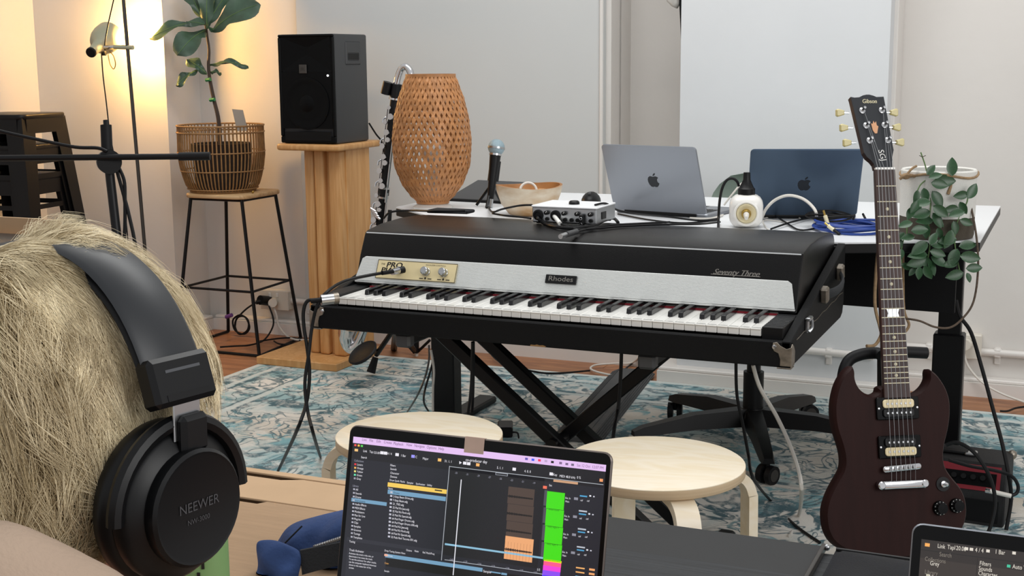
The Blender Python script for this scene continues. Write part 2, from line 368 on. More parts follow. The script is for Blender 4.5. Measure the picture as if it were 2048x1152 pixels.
# ================================================================ rug
def rug_material():
    m = mat('rug', 'cfcac0', 0.95, bump=0.6, bs=260); nt = m.node_tree; N = nt.nodes; L = nt.links; b = N['Principled BSDF']
    mp = next(n for n in N if n.type == 'MAPPING')
    def noise(sc, det=3, dist=0.0, vec=None, rough=0.55):
        n = N.new('ShaderNodeTexNoise'); n.inputs['Scale'].default_value = sc; n.inputs['Detail'].default_value = det
        n.inputs['Distortion'].default_value = dist; n.inputs['Roughness'].default_value = rough; L.new(vec or mp.outputs['Vector'], n.inputs['Vector']); return n.outputs['Fac']
    def ramp(fac, stops):
        r = N.new('ShaderNodeValToRGB'); L.new(fac, r.inputs['Fac']); e = r.color_ramp.elements
        while len(e) < len(stops): e.new(0.5)
        for i, (p, c) in enumerate(stops): e[i].position = p; e[i].color = (*c, 1) if len(c) == 3 else c
        return r.outputs['Color']
    def mix(f, a, c):
        x = N.new('ShaderNodeMix'); x.data_type = 'RGBA'
        if isinstance(f, float): x.inputs[0].default_value = f
        else: L.new(f, x.inputs[0])
        for s, v in ((6, a), (7, c)):
            if isinstance(v, tuple): x.inputs[s].default_value = (*v, 1)
            else: L.new(v, x.inputs[s])
        return x.outputs[2]
    B, W = (0, 0, 0), (1, 1, 1)
    cream, teal, slate, sand = hexc('dbd8d1'), hexc('7fa9b0'), hexc('516a72'), hexc('c3bbae')
    cmb = N.new('ShaderNodeVectorMath'); cmb.operation = 'ADD'
    wn = N.new('ShaderNodeTexNoise'); wn.inputs['Scale'].default_value = 3.2; wn.inputs['Detail'].default_value = 2; L.new(mp.outputs['Vector'], wn.inputs['Vector'])
    wsc = N.new('ShaderNodeVectorMath'); wsc.operation = 'SCALE'; wsc.inputs['Scale'].default_value = 0.35; L.new(wn.outputs['Color'], wsc.inputs[0])
    L.new(mp.outputs['Vector'], cmb.inputs[0]); L.new(wsc.outputs['Vector'], cmb.inputs[1]); WV = cmb.outputs['Vector']
    base = mix(ramp(noise(1.3, 2), [(0.42, B), (0.62, W)]), cream, sand)
    c = mix(ramp(noise(2.0, 3, 0.8), [(0.46, B), (0.58, (0.8, 0.8, 0.8))]), base, teal)
    c = mix(ramp(noise(8.5, 3, 0.5, WV), [(0.525, B), (0.565, W)]), c, mix(ramp(noise(2.5, 2), [(0.45, B), (0.55, W)]), slate, teal))
    k1, k2 = noise(5.5, 1.2, 0.9, WV), noise(9.0, 1.0, 0.6, WV)
    for k_, p_ in ((k1, 0.42), (k1, 0.56), (k2, 0.45)):
        c = mix(ramp(k_, [(p_ - 0.02, B), (p_ - 0.011, (0.9, 0.9, 0.9)), (p_ + 0.011, (0.9, 0.9, 0.9)), (p_ + 0.02, B)]), c, slate)
    vor = N.new('ShaderNodeTexVoronoi'); vor.inputs['Scale'].default_value = 5.0; L.new(WV, vor.inputs['Vector'])
    c = mix(ramp(vor.outputs['Distance'], [(0.06, W), (0.08, B), (0.16, B), (0.18, (0.8, 0.8, 0.8)), (0.22, (0.8, 0.8, 0.8)), (0.24, B)]), c, mix(0.55, slate, teal))
    # border bands run along the edges
    sx = N.new('ShaderNodeSeparateXYZ'); L.new(mp.outputs['Vector'], sx.inputs[0])
    def edge(out, half):
        a = N.new('ShaderNodeMath'); a.operation = 'ABSOLUTE'; L.new(out, a.inputs[0])
        s = N.new('ShaderNodeMath'); s.operation = 'SUBTRACT'; s.inputs[0].default_value = half; L.new(a.outputs[0], s.inputs[1]); return s.outputs[0]
    mn = N.new('ShaderNodeMath'); mn.operation = 'MINIMUM'; L.new(edge(sx.outputs[0], RUG_W / 2), mn.inputs[0]); L.new(edge(sx.outputs[1], RUG_D / 2), mn.inputs[1])
    wob = N.new('ShaderNodeMath'); wob.operation = 'MULTIPLY_ADD'; wob.inputs[1].default_value = 0.02; L.new(noise(14, 2), wob.inputs[0]); L.new(mn.outputs[0], wob.inputs[2])
    bands = ramp(wob.outputs[0], [(0.035, W), (0.045, B), (0.10, B), (0.105, W), (0.125, W), (0.13, B), (0.30, B), (0.305, W), (0.33, W), (0.335, B)])
    c = mix(bands, c, mix(0.35, cream, teal))
    bl2 = ramp(wob.outputs[0], [(0.135, B), (0.14, W), (0.148, W), (0.153, B), (0.288, B), (0.292, W), (0.298, W), (0.302, B)])
    c = mix(bl2, c, slate)
    # worn pile: pale where the weave shows
    c = mix(ramp(noise(13, 6, 0.3, rough=0.8), [(0.48, B), (0.63, (0.7, 0.7, 0.7))]), c, cream)
    L.new(c, b.inputs['Base Color']); b.inputs['Specular IOR Level'].default_value = 0.1
    return m
RX0, RX1, RY0, RY1 = -3.06, 1.1, 1.75, 4.70
RUG_W, RUG_D = RX1 - RX0, RY1 - RY0
rug_material()
r = MB().box((0, 0, 0.006), (RUG_W, RUG_D, 0.010), bv=0.003).build('rug', MT['rug'], None, 0)
r.location = ((RX0 + RX1) / 2, (RY0 + RY1) / 2, 0.0)
tag(r, 'large distressed cream and teal patterned rug covering the floor', 'rug')
RZ = 0.011
# ================================================================ electric piano
PO = V((-1.112, 2.6305, 0.595))
EP = thing('electric_piano', 'black vinyl electric piano with a ribbed silver panel on an X stand', 'piano', PO)
PW = 0.5725
YZ = M(((0, 0, 1, 0), (1, 0, 0, 0), (0, 1, 0, 0), (0, 0, 0, 1)))   # prism (y,z) outline extruded along x
MB().box2((-PW, 0, 0), (PW, 0.017, 0.0548), bv=0.003).build('front_board', MT['tolex'], EP)
for s in (-1, 1):
    m = MB(); a, b = sorted((s * PW, s * (PW - 0.02)))
    m.prism([(0.0, 0.0), (0.575, 0.0), (0.6, 0.008), (0.613, 0.035), (0.613, 0.178), (0.0, 0.0548)], a, b, m=YZ, bv=0.002)
    m.build('side_panel', MT['tolex'], EP)
MB().box2((-PW + 0.02, 0.598, 0.002), (PW - 0.02, 0.613, 0.172), bv=0.002).build('back_board', MT['tolex'], EP)
MB().box2((-PW + 0.02, 0.017, 0.0), (PW - 0.02, 0.598, 0.016)).build('bottom_board', MT['tolex'], EP)
MB().box2((-PW + 0.02, 0.017, 0.016), (PW - 0.02, 0.215, 0.048)).build('key_bed', MT['black_matte'], EP)
prof = [(0.170, 0.082), (0.1965, 0.150), (0.221, 0.197), (0.2265, 0.2045), (0.236, 0.2085), (0.30, 0.2165), (0.40, 0.2195), (0.50, 0.2165), (0.56, 0.2105), (0.585, 0.203), (0.598, 0.19), (0.598, 0.082)]
MB().prism(prof, -0.5485, 0.5485, m=YZ, bv=0.005, seg=2).build('lid', MT['vinyl'], EP, 28)
MB().tube([(-0.543, 0.2247, 0.2025), (0.543, 0.2247, 0.2025)], 0.0016, 8, 0).build('edge_highlight_wear', MT['highlight_wear_grey'], EP)  # thin pale tube paints the lid edge's highlight and wear, no real piping
# ribbed aluminium panel
pA, pB = V((0.1655, 0.0905)), V((0.1925, 0.1475)); dr = (pB - pA); pn = V((-dr.y, dr.x)).normalized()
pm = MB(); n = 20; pts = []
for i in range(n * 4 + 1):
    t = i / (n * 4); q = pA + dr * t + pn * (0.0035 + 0.0011 * (1 if i % 4 in (1, 2) else 0)); pts.append((t, q))
vs = []; fs = []
for t, q in pts:
    cut = 0.545 if t < 0.9 else 0.545 - (t - 0.9) * 0.08
    vs += [(-cut + 0.012 * t, q.x, q.y), (cut - 0.014 * t, q.x, q.y)]
for i in range(len(pts) - 1): fs.append([2 * i, 2 * i + 1, 2 * i + 3, 2 * i + 2])
pm.add(vs, fs); pm.box((0, 0.1645, 0.0893), (1.09, 0.006, 0.004), bv=0.001)
pm.build('ribbed_panel', MT['alu_ribbed'], EP, 0)
# panel frame: x right, y up the slope, z outwards
pu = V((0, dr.x, dr.y)).normalized(); pnv = V((0, pn.x, pn.y)); PF = frame(V((0, pA.x, pA.y)) + pnv * 0.005, V((1, 0, 0)), pu, pnv)
PFW = M.Translation(PO) @ PF; PFI = PFW.inverted()
def onpanel(px, py): q = PFI @ Upl(px, py, PFW.to_translation(), (PFW.to_3x3() @ V((0, 0, 1)))); return V((q.x, q.y))
a, b = onpanel(750, 561), onpanel(916, 533)
ph = 0.0475; cx, cw = (a.x + b.x) / 2, (b.x - a.x); cyp = 0.0315
cp = MB(); cp.box((cx, cyp, 0.001), (cw, ph, 0.003), m=PF, bv=0.0012); plate = cp.build('control_plate', MT['cream'], EP)
pr = MB(); x0, x1, y0, y1 = cx - cw / 2, cx + cw / 2, cyp - ph / 2, cyp + ph / 2
for (u0, u1, v0, v1) in ((x0, x1, y1 - 0.0012, y1), (x0, x1, y0, y0 + 0.0012), (x0, x0 + 0.0012, y0, y1), (x1 - 0.0012, x1, y0, y1)):
    pr.box(((u0 + u1) / 2, (v0 + v1) / 2, 0.0027), (u1 - u0, v1 - v0, 0.0004), m=PF)
pr.text('PRO', (x0 + 0.047, y1 - 0.0125), 0.0185, m=PF, z=0.0029, sx=1.25, shear=0.12)
pr.text('PRO', (x0 + 0.0475, y1 - 0.0122), 0.0185, m=PF, z=0.0029, sx=1.25, shear=0.12)
pr.text('PRO', (x0 + 0.0463, y1 - 0.0128), 0.0185, m=PF, z=0.0030, sx=1.25, shear=0.12)
for ddx in (0, 0.0005, -0.0007): pr.text('PIANO', (x0 + 0.046 + ddx, y1 - 0.0265), 0.0185, m=PF, z=0.0029, sx=1.2, shear=0.12)
pr.text('THE', (x0 + 0.0155, y1 - 0.011), 0.006, m=PF, z=0.0029); pr.text('EQUALIZER CONTROLS', (x1 - 0.058, y1 - 0.007), 0.0042, m=PF, z=0.0029, sx=1.2)
kx = [onpanel(853, 548).x, onpanel(889, 550).x]
for i, k in enumerate(kx):
    pr.box((k - 0.011, y0 + 0.006, 0.0029), (0.010, 0.002, 0.0004), m=PF); pr.box((k + 0.012, y0 + 0.006, 0.0029), (0.010, 0.002, 0.0004), m=PF); pr.box((k, y0 + 0.007, 0.0029), (0.004, 0.005, 0.0004), m=PF)
pr.build('lettering', MT['ink'], plate, 0)
for k in kx:
    q = MB(); mm = PF @ M.Translation((k, cyp - 0.001, 0.0025)); q.lathe([(0.0105, 0), (0.0105, 0.004), (0.0092, 0.005), (0.0092, 0.016), (0.0075, 0.018), (0.0, 0.018)], n=20, m=mm)
    for j in range(20): a = j * pi / 10; q.box((0.0094 * cos(a), 0.0094 * sin(a), 0.0105), (0.0012, 0.0012, 0.011), m=mm)
    q.build('knob', MT['steel'], EP)
jx = onpanel(800, 540).x
MB().lathe([(0.008, 0), (0.008, 0.006), (0.006, 0.008), (0, 0.008)], n=16, m=PF @ M.Translation((jx, cyp, 0.0025))).build('jack_socket', MT['chrome'], EP)
ba, bb = onpanel(1089, 575), onpanel(1155, 553); bc = ((ba.x + bb.x) / 2, 0.033)
badge = MB().box((bc[0], bc[1], 0.002), (bb.x - ba.x, 0.021, 0.004), m=PF, bv=0.001).build('name_badge', MT['black'], EP)
q = MB(); q.text('Rhodes', (bc[0], bc[1] + 0.0005), 0.0165, m=PF, z=0.0046, sx=1.25, shear=0.0, thick=0.0006)
q.build('lettering', MT['badge_grey'], badge, 0)
# script badge on the lid front
la, lb = V((0.1965, 0.150)), V((0.221, 0.197)); lu = V((0, (lb - la).x, (lb - la).y)).normalized(); ln = V((0, -lu.z, lu.y))
LF = frame(V((0, la.x, la.y)) + ln * 0.0012, V((1, 0, 0)), lu, ln); LFW = M.Translation(PO) @ LF
def onlid(px, py): return LFW.inverted() @ Upl(px, py, LFW.to_translation(), LFW.to_3x3() @ V((0, 0, 1)))
sa, sb = onlid(1423, 541), onlid(1521, 551); q = MB()
for dd in (0, 0.0006): q.text('Seventy Three', ((sa.x + sb.x) / 2 + dd, (sa.y + sb.y) / 2), 0.0185, m=LF, z=0.0006, sx=(sb.x - sa.x) / (0.0185 * 6.3), shear=0.45, thick=0.001)
q.box(((sa.x + sb.x) / 2, (sa.y + sb.y) / 2 - 0.006, 0.0004), (sb.x - sa.x, 0.0012, 0.001), m=LF)
q.build('script_badge', MT['badge_grey'], EP, 0)
# keys
KW = 1.013 / 43; names = 'EFGABCD'
def key_mesh(mb, nm, m): o = mb.build(nm, MT[m], EP, 30); me = o.data; bpy.data.objects.remove(o); return me
wm = MB(); wm.box2((-KW / 2 + 0.0006, 0, 0.0), (KW / 2 - 0.0006, 0.19, 0.0165), bv=0.0012); wm.box2((-KW / 2 + 0.0006, -0.0025, 0.0135), (KW / 2 - 0.0006, 0.01, 0.0165), bv=0.0008)
wme = key_mesh(wm, 'white_key', 'key_white')
bmh = MB(); bmh.prism([(0, 0), (0.0025, 0.0105), (0.006, 0.0125), (0.16, 0.0135), (0.16, 0)], -0.0055, 0.0055, m=YZ, bv=0.0012); bme = key_mesh(bmh, 'black_key', 'key_black')
for i in range(43):
    x = -1.013 / 2 + KW * (i + 0.5)
    inst('white_key', wme, EP, M.Translation((x, 0.0188, 0.0748 - 0.0165)))
    nm = names[i % 7]
    if nm in 'FGACD' and i < 42: inst('black_key', bme, EP, M.Translation((x + KW / 2, 0.0188 + 0.052, 0.0748)))
MB().box2((-0.506, 0.168, 0.0750), (0.506, 0.172, 0.0790)).build('felt_strip', MT['felt_red'], EP, 0)
MB().box2((-0.506, 0.178, 0.05), (0.506, 0.186, 0.095)).build('key_slip', MT['cable_white'], EP, 0)
for s in (-1, 1):
    a, b = sorted((s * 0.5075, s * 0.552)); c = MB().box2((a, 0.0175, 0.048), (b, 0.176, 0.0795), bv=0.0015).build('cheek_block', MT['black'], EP)
    if s > 0:
        for j in range(9): MB().box2((a + 0.002, 0.034 + j * 0.0155, 0.0795), (b - 0.002, 0.037 + j * 0.0155, 0.0803)).build('groove', MT['plastic_grey'], c, 0)
# corner plates, handle, latch, worn seam
for s in (-1, 1):
    q = MB(); e = [(0, 0.004), (-0.028, 0.004), (-0.028, 0.018), (-0.033, 0.03), (-0.044, 0.034), (-0.05, 0.042), (-0.047, 0.051), (-0.037, 0.053), (-0.028, 0.046), (-0.012, 0.040), (0, 0.044)]
    e = [(x * s * 0.8, z) for x, z in e]
    q.prism(e, 0, 0.0022, m=M.Translation((s * (PW + 0.001), 0, 0)) @ rotm(pi / 2), bv=0.0006)
    q.prism([(-0.002, 0.002), (0.03, 0.002), (0.032, 0.03), (0.018, 0.044), (0.006, 0.05), (-0.002, 0.044)], 0, 0.0022 * s, m=M.Translation((s * PW, 0, 0)) @ YZ, bv=0.0004)
    q.box((s * (PW - 0.013), 0.012, -0.0008), (0.03, 0.028, 0.003), bv=0.001)
    br = q.build('corner_plate', MT['nickel_old'], EP)
    MB().lathe([(0.005, 0), (0.004, 0.002), (0, 0.0025)], n=12, m=M.Translation((s * (PW - 0.034), -0.0022, 0.043)) @ rotm(pi / 2)).build('screw', MT['steel'], br)
hd = MB(); hd.tube([(PW + 0.006, 0.30, 0.105), (PW + 0.02, 0.335, 0.103), (PW + 0.026, 0.40, 0.104), (PW + 0.022, 0.46, 0.112), (PW + 0.006, 0.50, 0.125)], 0.011, 8, flat=(0.35, 1.0))
hn = hd.build('handle', MT['webbing'], EP)
for yy, zz in ((0.305, 0.103), (0.497, 0.125)):
    MB().box((PW + 0.009, yy, zz), (0.018, 0.026, 0.036), bv=0.004, r=rotm(0.2)).build('handle_cap', MT['nickel_old'], hn)
lt = MB(); lt.box((PW + 0.004, 0.142, 0.064), (0.008, 0.014, 0.032), bv=0.002); lt.box((PW + 0.008, 0.146, 0.078), (0.01, 0.03, 0.008), bv=0.002); lt.tube([(PW + 0.01, 0.132, 0.052), (PW + 0.015, 0.14, 0.06), (PW + 0.012, 0.152, 0.074)], 0.003, 8)
lt.build('latch', MT['steel'], EP)
sm = MB(); sm.tube([(PW + 0.0006, 0.05 + 0.036 * i, 0.05 + 0.0008 * i + 0.0035 * ((i * 7) % 3 - 1) * (0.4 if i else 0)) for i in range(16)], 0.0011, 5, 2)
sm.build('case_seam', MT['nickel_old'], EP)
w = MB(); w.add([(x, -0.0004, z) for x, z in ((-0.005, 0.001), (0.03, 0.001), (0.034, 0.003), (0.026, 0.0052), (0.018, 0.0042), (0.012, 0.0058), (0.006, 0.004), (-0.003, 0.0045))], [list(range(8))])
w.build('worn_patch', MT['wear_tan'], EP, 0)
# ---------------------------------------------------------------- X stand
XS = thing('keyboard_stand', 'black steel double X stand carrying the electric piano', 'stand', (PO.x, 2.9, RZ))
def st(px, py, Y): q = Uy(px, py, Y); return V((q.x - PO.x, q.y - 2.9, q.z - RZ))
piv = st(1112, 884, 2.83)
def sq_bar(a, b, w=0.032, d=0.03):
    a = V(a); b = V(b); z = (b - a); L = z.length; z.normalize(); y = V((0, 1, 0)); x = y.cross(z).normalized(); y = z.cross(x)
    m = MB(); m.box((0, 0, L / 2), (w, d, L), m=frame(a, x, y, z), bv=0.003); return m
topz = PO.z - RZ - 0.022
sl = (piv.x - st(872, 684, 2.83).x)
def legbar(name, tx, bx, yy): sq_bar((tx, yy, topz), (bx, yy, 0.03)).build(name, MT['black_metal'], XS)
dxL = st(874, 684, 2.83).x; kL = (piv.x - dxL) / (topz - piv.z + 0.0)
bxL = piv.x + kL * (piv.z - 0.03)
txR = st(1348, 724, 2.86).x; kR = (txR - piv.x) / (topz - piv.z); bxR = piv.x - kR * (piv.z - 0.03)
legbar('outer_leg', dxL, bxL, -0.07); legbar('outer_leg', dxL + 0.004, bxL + 0.004, 0.07)
legbar('inner_leg', txR, bxR, 0.0)
MB().cyl((piv.x, -0.1, piv.z), (piv.x, 0.1, piv.z), 0.014, n=16).build('pivot_bolt', MT['black_metal'], XS)
for x in (dxL, txR):
    MB().box((x, 0.0, topz + 0.006), (0.036, 0.46, 0.03), bv=0.006).build('support_arm', MT['rubber'], XS)
    for s in (-1, 1): MB().box((x, s * 0.235, topz + 0.004), (0.04, 0.03, 0.034), bv=0.006).build('end_cap', MT['plastic_grey'], XS)
for x in (bxL, bxR):
    MB().box((x, 0, 0.016), (0.036, 0.44, 0.03), bv=0.005).build('foot_bar', MT['black_metal'], XS)
    for s in (-1, 1): MB().box((x, s * 0.225, 0.016), (0.042, 0.034, 0.032), bv=0.006).build('foot_cap', MT['rubber'], XS)
# ================================================================ desk
DZ = 0.77
DK = thing('standing_desk', 'white standing desk with black edge and black lifting legs behind the piano', 'desk', (-1.15, 3.85, 0))
def dl(p): return (p[0] + 1.15, p[1] - 3.85)
top = [dl(p) for p in ((-1.99, 3.62), (-1.6, 3.285), (-0.55, 3.285), (-0.243, 3.426), (-0.249, 4.265), (-1.99, 4.20))]
MB().prism(top, DZ - 0.004, DZ).build('desk_surface', MT['desk_white'], DK, 0)
MB().prism(top, DZ - 0.028, DZ - 0.004, bv=0.002).build('desk_board', MT['black'], DK, 0)
zb0, zb1 = Uy(1691, 601, 3.56).z, Uy(1910, 627, 3.56).z
pa, pb = -1.8, Uy(1912, 560, 3.56).x
MB().add([(pa + 1.15, -0.29, zb0 - 0.0), (pb + 1.15, -0.29, zb1), (pb + 1.15, -0.29, DZ - 0.03), (pa + 1.15, -0.29, DZ - 0.03), (pa + 1.15, -0.27, zb0), (pb + 1.15, -0.27, zb1), (pb + 1.15, -0.27, DZ - 0.03), (pa + 1.15, -0.27, DZ - 0.03)],
         [[0, 1, 2, 3], [7, 6, 5, 4], [0, 4, 5, 1], [1, 5, 6, 2], [2, 6, 7, 3], [3, 7, 4, 0]]).build('modesty_panel', MT['black_matte'], DK, 0)
lx = [Uy(893, 760, 3.85).x, Uy(1895, 760, 3.85).x]
for x in lx:
    MB().box2((x + 1.15 - 0.042, -0.03, 0.03), (x + 1.15 + 0.042, 0.03, Uy(1895, 665, 3.85).z), bv=0.004).build('leg_outer', MT['black_metal'], DK)
    MB().box2((x + 1.15 - 0.031, -0.022, 0.3), (x + 1.15 + 0.031, 0.022, DZ - 0.028), bv=0.003).build('leg_inner', MT['black_metal'], DK)
    MB().box2((x + 1.15 - 0.035, -0.33 if x < -1 else -0.06, RZ), (x + 1.15 + 0.035, 0.33, 0.035), bv=0.006).build('foot', MT['black_metal'], DK)
MB().box2((lx[0] + 1.15, -0.05, DZ - 0.06), (lx[1] + 1.15, 0.05, DZ - 0.028)).build('cross_beam', MT['black_metal'], DK, 0)
# ================================================================ laptops
def rrect(w, h, r, n=5, c=(0, 0)):
    out = []
    for sx, sy, a0 in ((1, 1, 0), (-1, 1, 90), (-1, -1, 180), (1, -1, 270)):
        for i in range(n + 1):
            a = rad(a0 + 90 * i / n); out.append((c[0] + sx * (w / 2 - r) + r * cos(a), c[1] + sy * (h / 2 - r) + r * sin(a)))
    return out
APPLE = [(0.0, 0.30), (0.10, 0.335), (0.22, 0.35), (0.34, 0.30), (0.40, 0.24), (0.30, 0.14), (0.28, 0.0), (0.33, -0.12), (0.42, -0.18), (0.36, -0.32), (0.25, -0.45), (0.14, -0.48), (0.0, -0.44), (-0.12, -0.48), (-0.24, -0.45), (-0.36, -0.30), (-0.43, -0.10), (-0.43, 0.10), (-0.36, 0.26), (-0.22, 0.35), (-0.10, 0.335)]
LEAF = [(0.0, 0.36), (0.02, 0.47), (0.10, 0.56), (0.20, 0.60), (0.20, 0.50), (0.12, 0.40)]
def laptop(name, label, loc, rz, w, d, lh, opening, m, logo=None, group=None, screen=None, bezel=True):
    t = thing(name, label, 'laptop', loc, rz, group)
    MB().prism(rrect(w, d, 0.012, c=(0, -d / 2)), 0.001, 0.011, bv=0.002).build('base', MT[m], t, 40)
    kb = MB()
    for r_ in range(6):
        for c_ in range(14): kb.box((-w * 0.40 + w * 0.8 * c_ / 13, -d * 0.12 - d * 0.42 * r_ / 5, 0.0115), (w * 0.05, d * 0.07, 0.0012))
    tag(kb.build('keyboard', MT['black'], t, 0), kind='stuff')
    MB().prism(rrect(w * 0.4, d * 0.34, 0.006, c=(0, -d * 0.8)), 0.011, 0.0114).build('trackpad', MT['plastic_grey'], t, 0)
    th = rad(opening - 90)
    LM = M.Translation((0, 0.002, 0.008)) @ M.Rotation(-th, 4, 'X') @ M(((1, 0, 0, 0), (0, 0, 1, 0), (0, 1, 0, 0), (0, 0, 0, 1)))   # lid: x right, y up, z to the back
    lid = MB().prism(rrect(w, lh, 0.011, c=(0, lh / 2 + 0.004)), -0.002, 0.004, m=LM, bv=0.0015).build('lid', MT[m], t, 40)
    MB().cyl((-w * 0.38, 0.003, 0.008), (w * 0.38, 0.003, 0.008), 0.006, n=12).build('hinge', MT['black'], t)
    if bezel: MB().prism(rrect(w - 0.003, lh - 0.003, 0.010, c=(0, lh / 2 + 0.004)), -0.0026, -0.002, m=LM).build('bezel', MT['black_gloss'], lid, 0)
    if logo:
        q = MB(); s = 0.042
        q.add([(-x * s, lh / 2 + y * s, 0.0043) for x, y in APPLE], [list(range(len(APPLE)))], LM); q.add([(-x * s, lh / 2 + y * s, 0.0043) for x, y in LEAF], [list(range(len(LEAF)))], LM)
        q.build('logo', MT[logo], lid, 0)
    return t, lid, LM
p0, p1 = Uz(1222, 419, DZ + 0.008), Uz(1425, 432, DZ + 0.008); c = (p0 + p1) / 2
laptop('laptop', 'grey aluminium laptop seen from behind, open on the desk beside the bowl', (c.x, c.y, DZ), pi + math.atan2(p1.y - p0.y, p1.x - p0.x), 0.304, 0.212, 0.212, 112, 'space_grey', 'logo_dark')
p0, p1 = Uz(1496, 431, DZ + 0.008), Uz(1710, 432, DZ + 0.008); c = (p0 + p1) / 2
laptop('laptop', 'dark blue laptop seen from behind, open on the desk beside the guitar neck', (c.x, c.y, DZ), pi + math.atan2(p1.y - p0.y, p1.x - p0.x), 0.306, 0.214, 0.216, 117, 'midnight', 'logo_mid')
# ================================================================ woven bamboo lamp
bl = Uz(866, 416, DZ); BL = thing('bamboo_table_lamp', 'egg shaped woven bamboo table lamp behind the left end of the piano', 'lamp', (bl.x, bl.y, DZ))
MB().lathe([(0.062, 0), (0.062, 0.006), (0.05, 0.012), (0.032, 0.03), (0.03, 0.05), (0, 0.05)], n=24).build('base', MT['ceramic'], BL)
pr_ = [(0, 0.048), (0.05, 0.069), (0.15, 0.096), (0.3, 0.117), (0.48, 0.1215), (0.65, 0.115), (0.8, 0.102), (0.92, 0.086), (1, 0.074)]
def rz_(t):
    for i in range(len(pr_) - 1):
        if t <= pr_[i + 1][0]:
            a, b = pr_[i], pr_[i + 1]; u = (t - a[0]) / (b[0] - a[0]); u = u * u * (3 - 2 * u) * 0.35 + u * 0.65; return a[1] + (b[1] - a[1]) * u
    return pr_[-1][1]
q = MB(); NS, K, BH, Z0 = 42, 44, 0.385, 0.022
for d_ in (1, -1):
    for s in range(NS):
        vs = []; fs = []
        for k in range(K + 1):
            t = k / K; r_ = rz_(t) + 0.0012 * d_ * cos(pi * k * 0.5 + s * pi); a = 2 * pi * s / NS + d_ * 1.55 * (t - 0.5); hw = 0.0042 * (0.75 + 0.25 * r_ / 0.12)
            z = Z0 + BH * t; tx, tz = 0.87, 0.5 * d_     # strip runs up at a slant, width is across it
            for o in (-1, 1):
                aa = a + o * hw * 0.9 / r_; zz = z - o * d_ * hw * 0.42
                for dr_ in (0.0, 0.0009): vs.append(((r_ + dr_) * cos(aa), (r_ + dr_) * sin(aa), zz))
        for k in range(K):
            b0 = k * 4; b1 = b0 + 4
            fs += [[b0 + 1, b0 + 3, b1 + 3, b1 + 1], [b0, b1, b1 + 2, b0 + 2], [b0, b0 + 1, b1 + 1, b1], [b0 + 2, b1 + 2, b1 + 3, b0 + 3]]
        q.add(vs, fs)
sh = tag(q.build('woven_shade', MT['bamboo'], BL, 0), kind='stuff')
for t, w_ in ((0.0, 0.006), (1.0, 0.004)):
    MB().lathe([(rz_(t) - 0.002, -w_), (rz_(t) + 0.003, -w_), (rz_(t) + 0.003, w_), (rz_(t) - 0.002, w_), (rz_(t) - 0.002, -w_)], (0, 0, Z0 + BH * t), 40, cap=False).build('rim_ring', MT['bamboo'], BL)
bu = MB(); bu.cyl((0, 0, 0.05), (0, 0, 0.13), 0.016); bu.ball((0, 0, 0.17), 0.035); bu.build('bulb', MT['ceramic'], BL)
# ================================================================ small things on the desk
b = Uz(1057, 430, DZ); BW = thing('wooden_bowl', 'wide carved wooden bowl with an uneven rim on the desk', 'bowl', (b.x, b.y, DZ))
R = 0.098
q = MB(); vs = []; fs = []; n = 40
outer = [(0.0, 0.0), (0.045, 0.0), (0.06, 0.006), (0.082, 0.035), (0.094, 0.068), (R, 0.088)]; inner = [(R - 0.007, 0.088), (R - 0.012, 0.066), (0.068, 0.03), (0.04, 0.014), (0.0, 0.012)]
def wav(r_, z, a): return (r_ * (1 + 0.03 * sin(3 * a + 1)) * cos(a), r_ * (1 + 0.03 * sin(3 * a + 1)) * sin(a), z * (1 + (0.05 * sin(2 * a) if z > 0.08 else 0)))
def shell(prof, name, m):
    vs = []; fs = []
    for r_, z in prof: vs += [wav(r_, z, 2 * pi * j / n) for j in range(n)]
    for i in range(len(prof) - 1):
        for j in range(n): k = (j + 1) % n; fs.append([i * n + j, i * n + k, (i + 1) * n + k, (i + 1) * n + j])
    return MB().add(vs, fs).build(name, MT[m], BW, 50)
shell(outer, 'outer_wall', 'bowl_out'); shell([outer[-1]] + inner, 'inner_wall', 'bowl_in')
def ringthing(name, label, cat, c, R_, r_, m, tilt=(0, 0, 0), arc=2 * pi):
    q = MB(); P = [(R_ * cos(arc * i / 24), R_ * sin(arc * i / 24), 0) for i in range(25)]; q.tube(P, r_, 8, 0, m=rotm(*tilt))
    o = q.build(name, MT[m]); o.location = c; return tag(o, label, cat)
ringthing('cable_loop', 'white cable loop sticking up inside the wooden bowl', 'cable', (b.x + 0.0, b.y, DZ + 0.072), 0.024, 0.004, 'cable_white', (1.2, 0, 0.5), pi * 1.6)
q = MB(); q.lathe([(0.0, 0), (0.02, 0.0), (0.026, 0.012), (0.02, 0.024), (0.008, 0.026), (0, 0.024)], n=18); o = q.build('turned_wood_ball', MT['beech']); o.location = (b.x + 0.03, b.y + 0.03, DZ + 0.05); tag(o, 'small brown turned wooden knob lying in the wooden bowl', 'knob')
ringthing('bracelet', 'thin tan ring lying in the left of the wooden bowl', 'ring', (b.x - 0.035, b.y + 0.02, DZ + 0.058), 0.02, 0.003, 'rope', (1.0, 0.2, 0.3))
# mouse
m_ = Uz(1171, 410, DZ); q = MB(); n = 14
q.ball((0, 0, 0.004), (0.031, 0.055, 0.034), 20); q.v = [(x, y, max(z, 0.0)) for x, y, z in q.v]
MS = thing('computer_mouse', 'black computer mouse on the white desk behind the audio interface', 'mouse', (m_.x, m_.y + 0.05, DZ), 0.2)
q.build('shell', MT['black'], MS, 60); MB().cyl((-0.004, -0.03, 0.034), (0.004, -0.03, 0.034), 0.006, n=12).build('wheel', MT['plastic_grey'], MS)
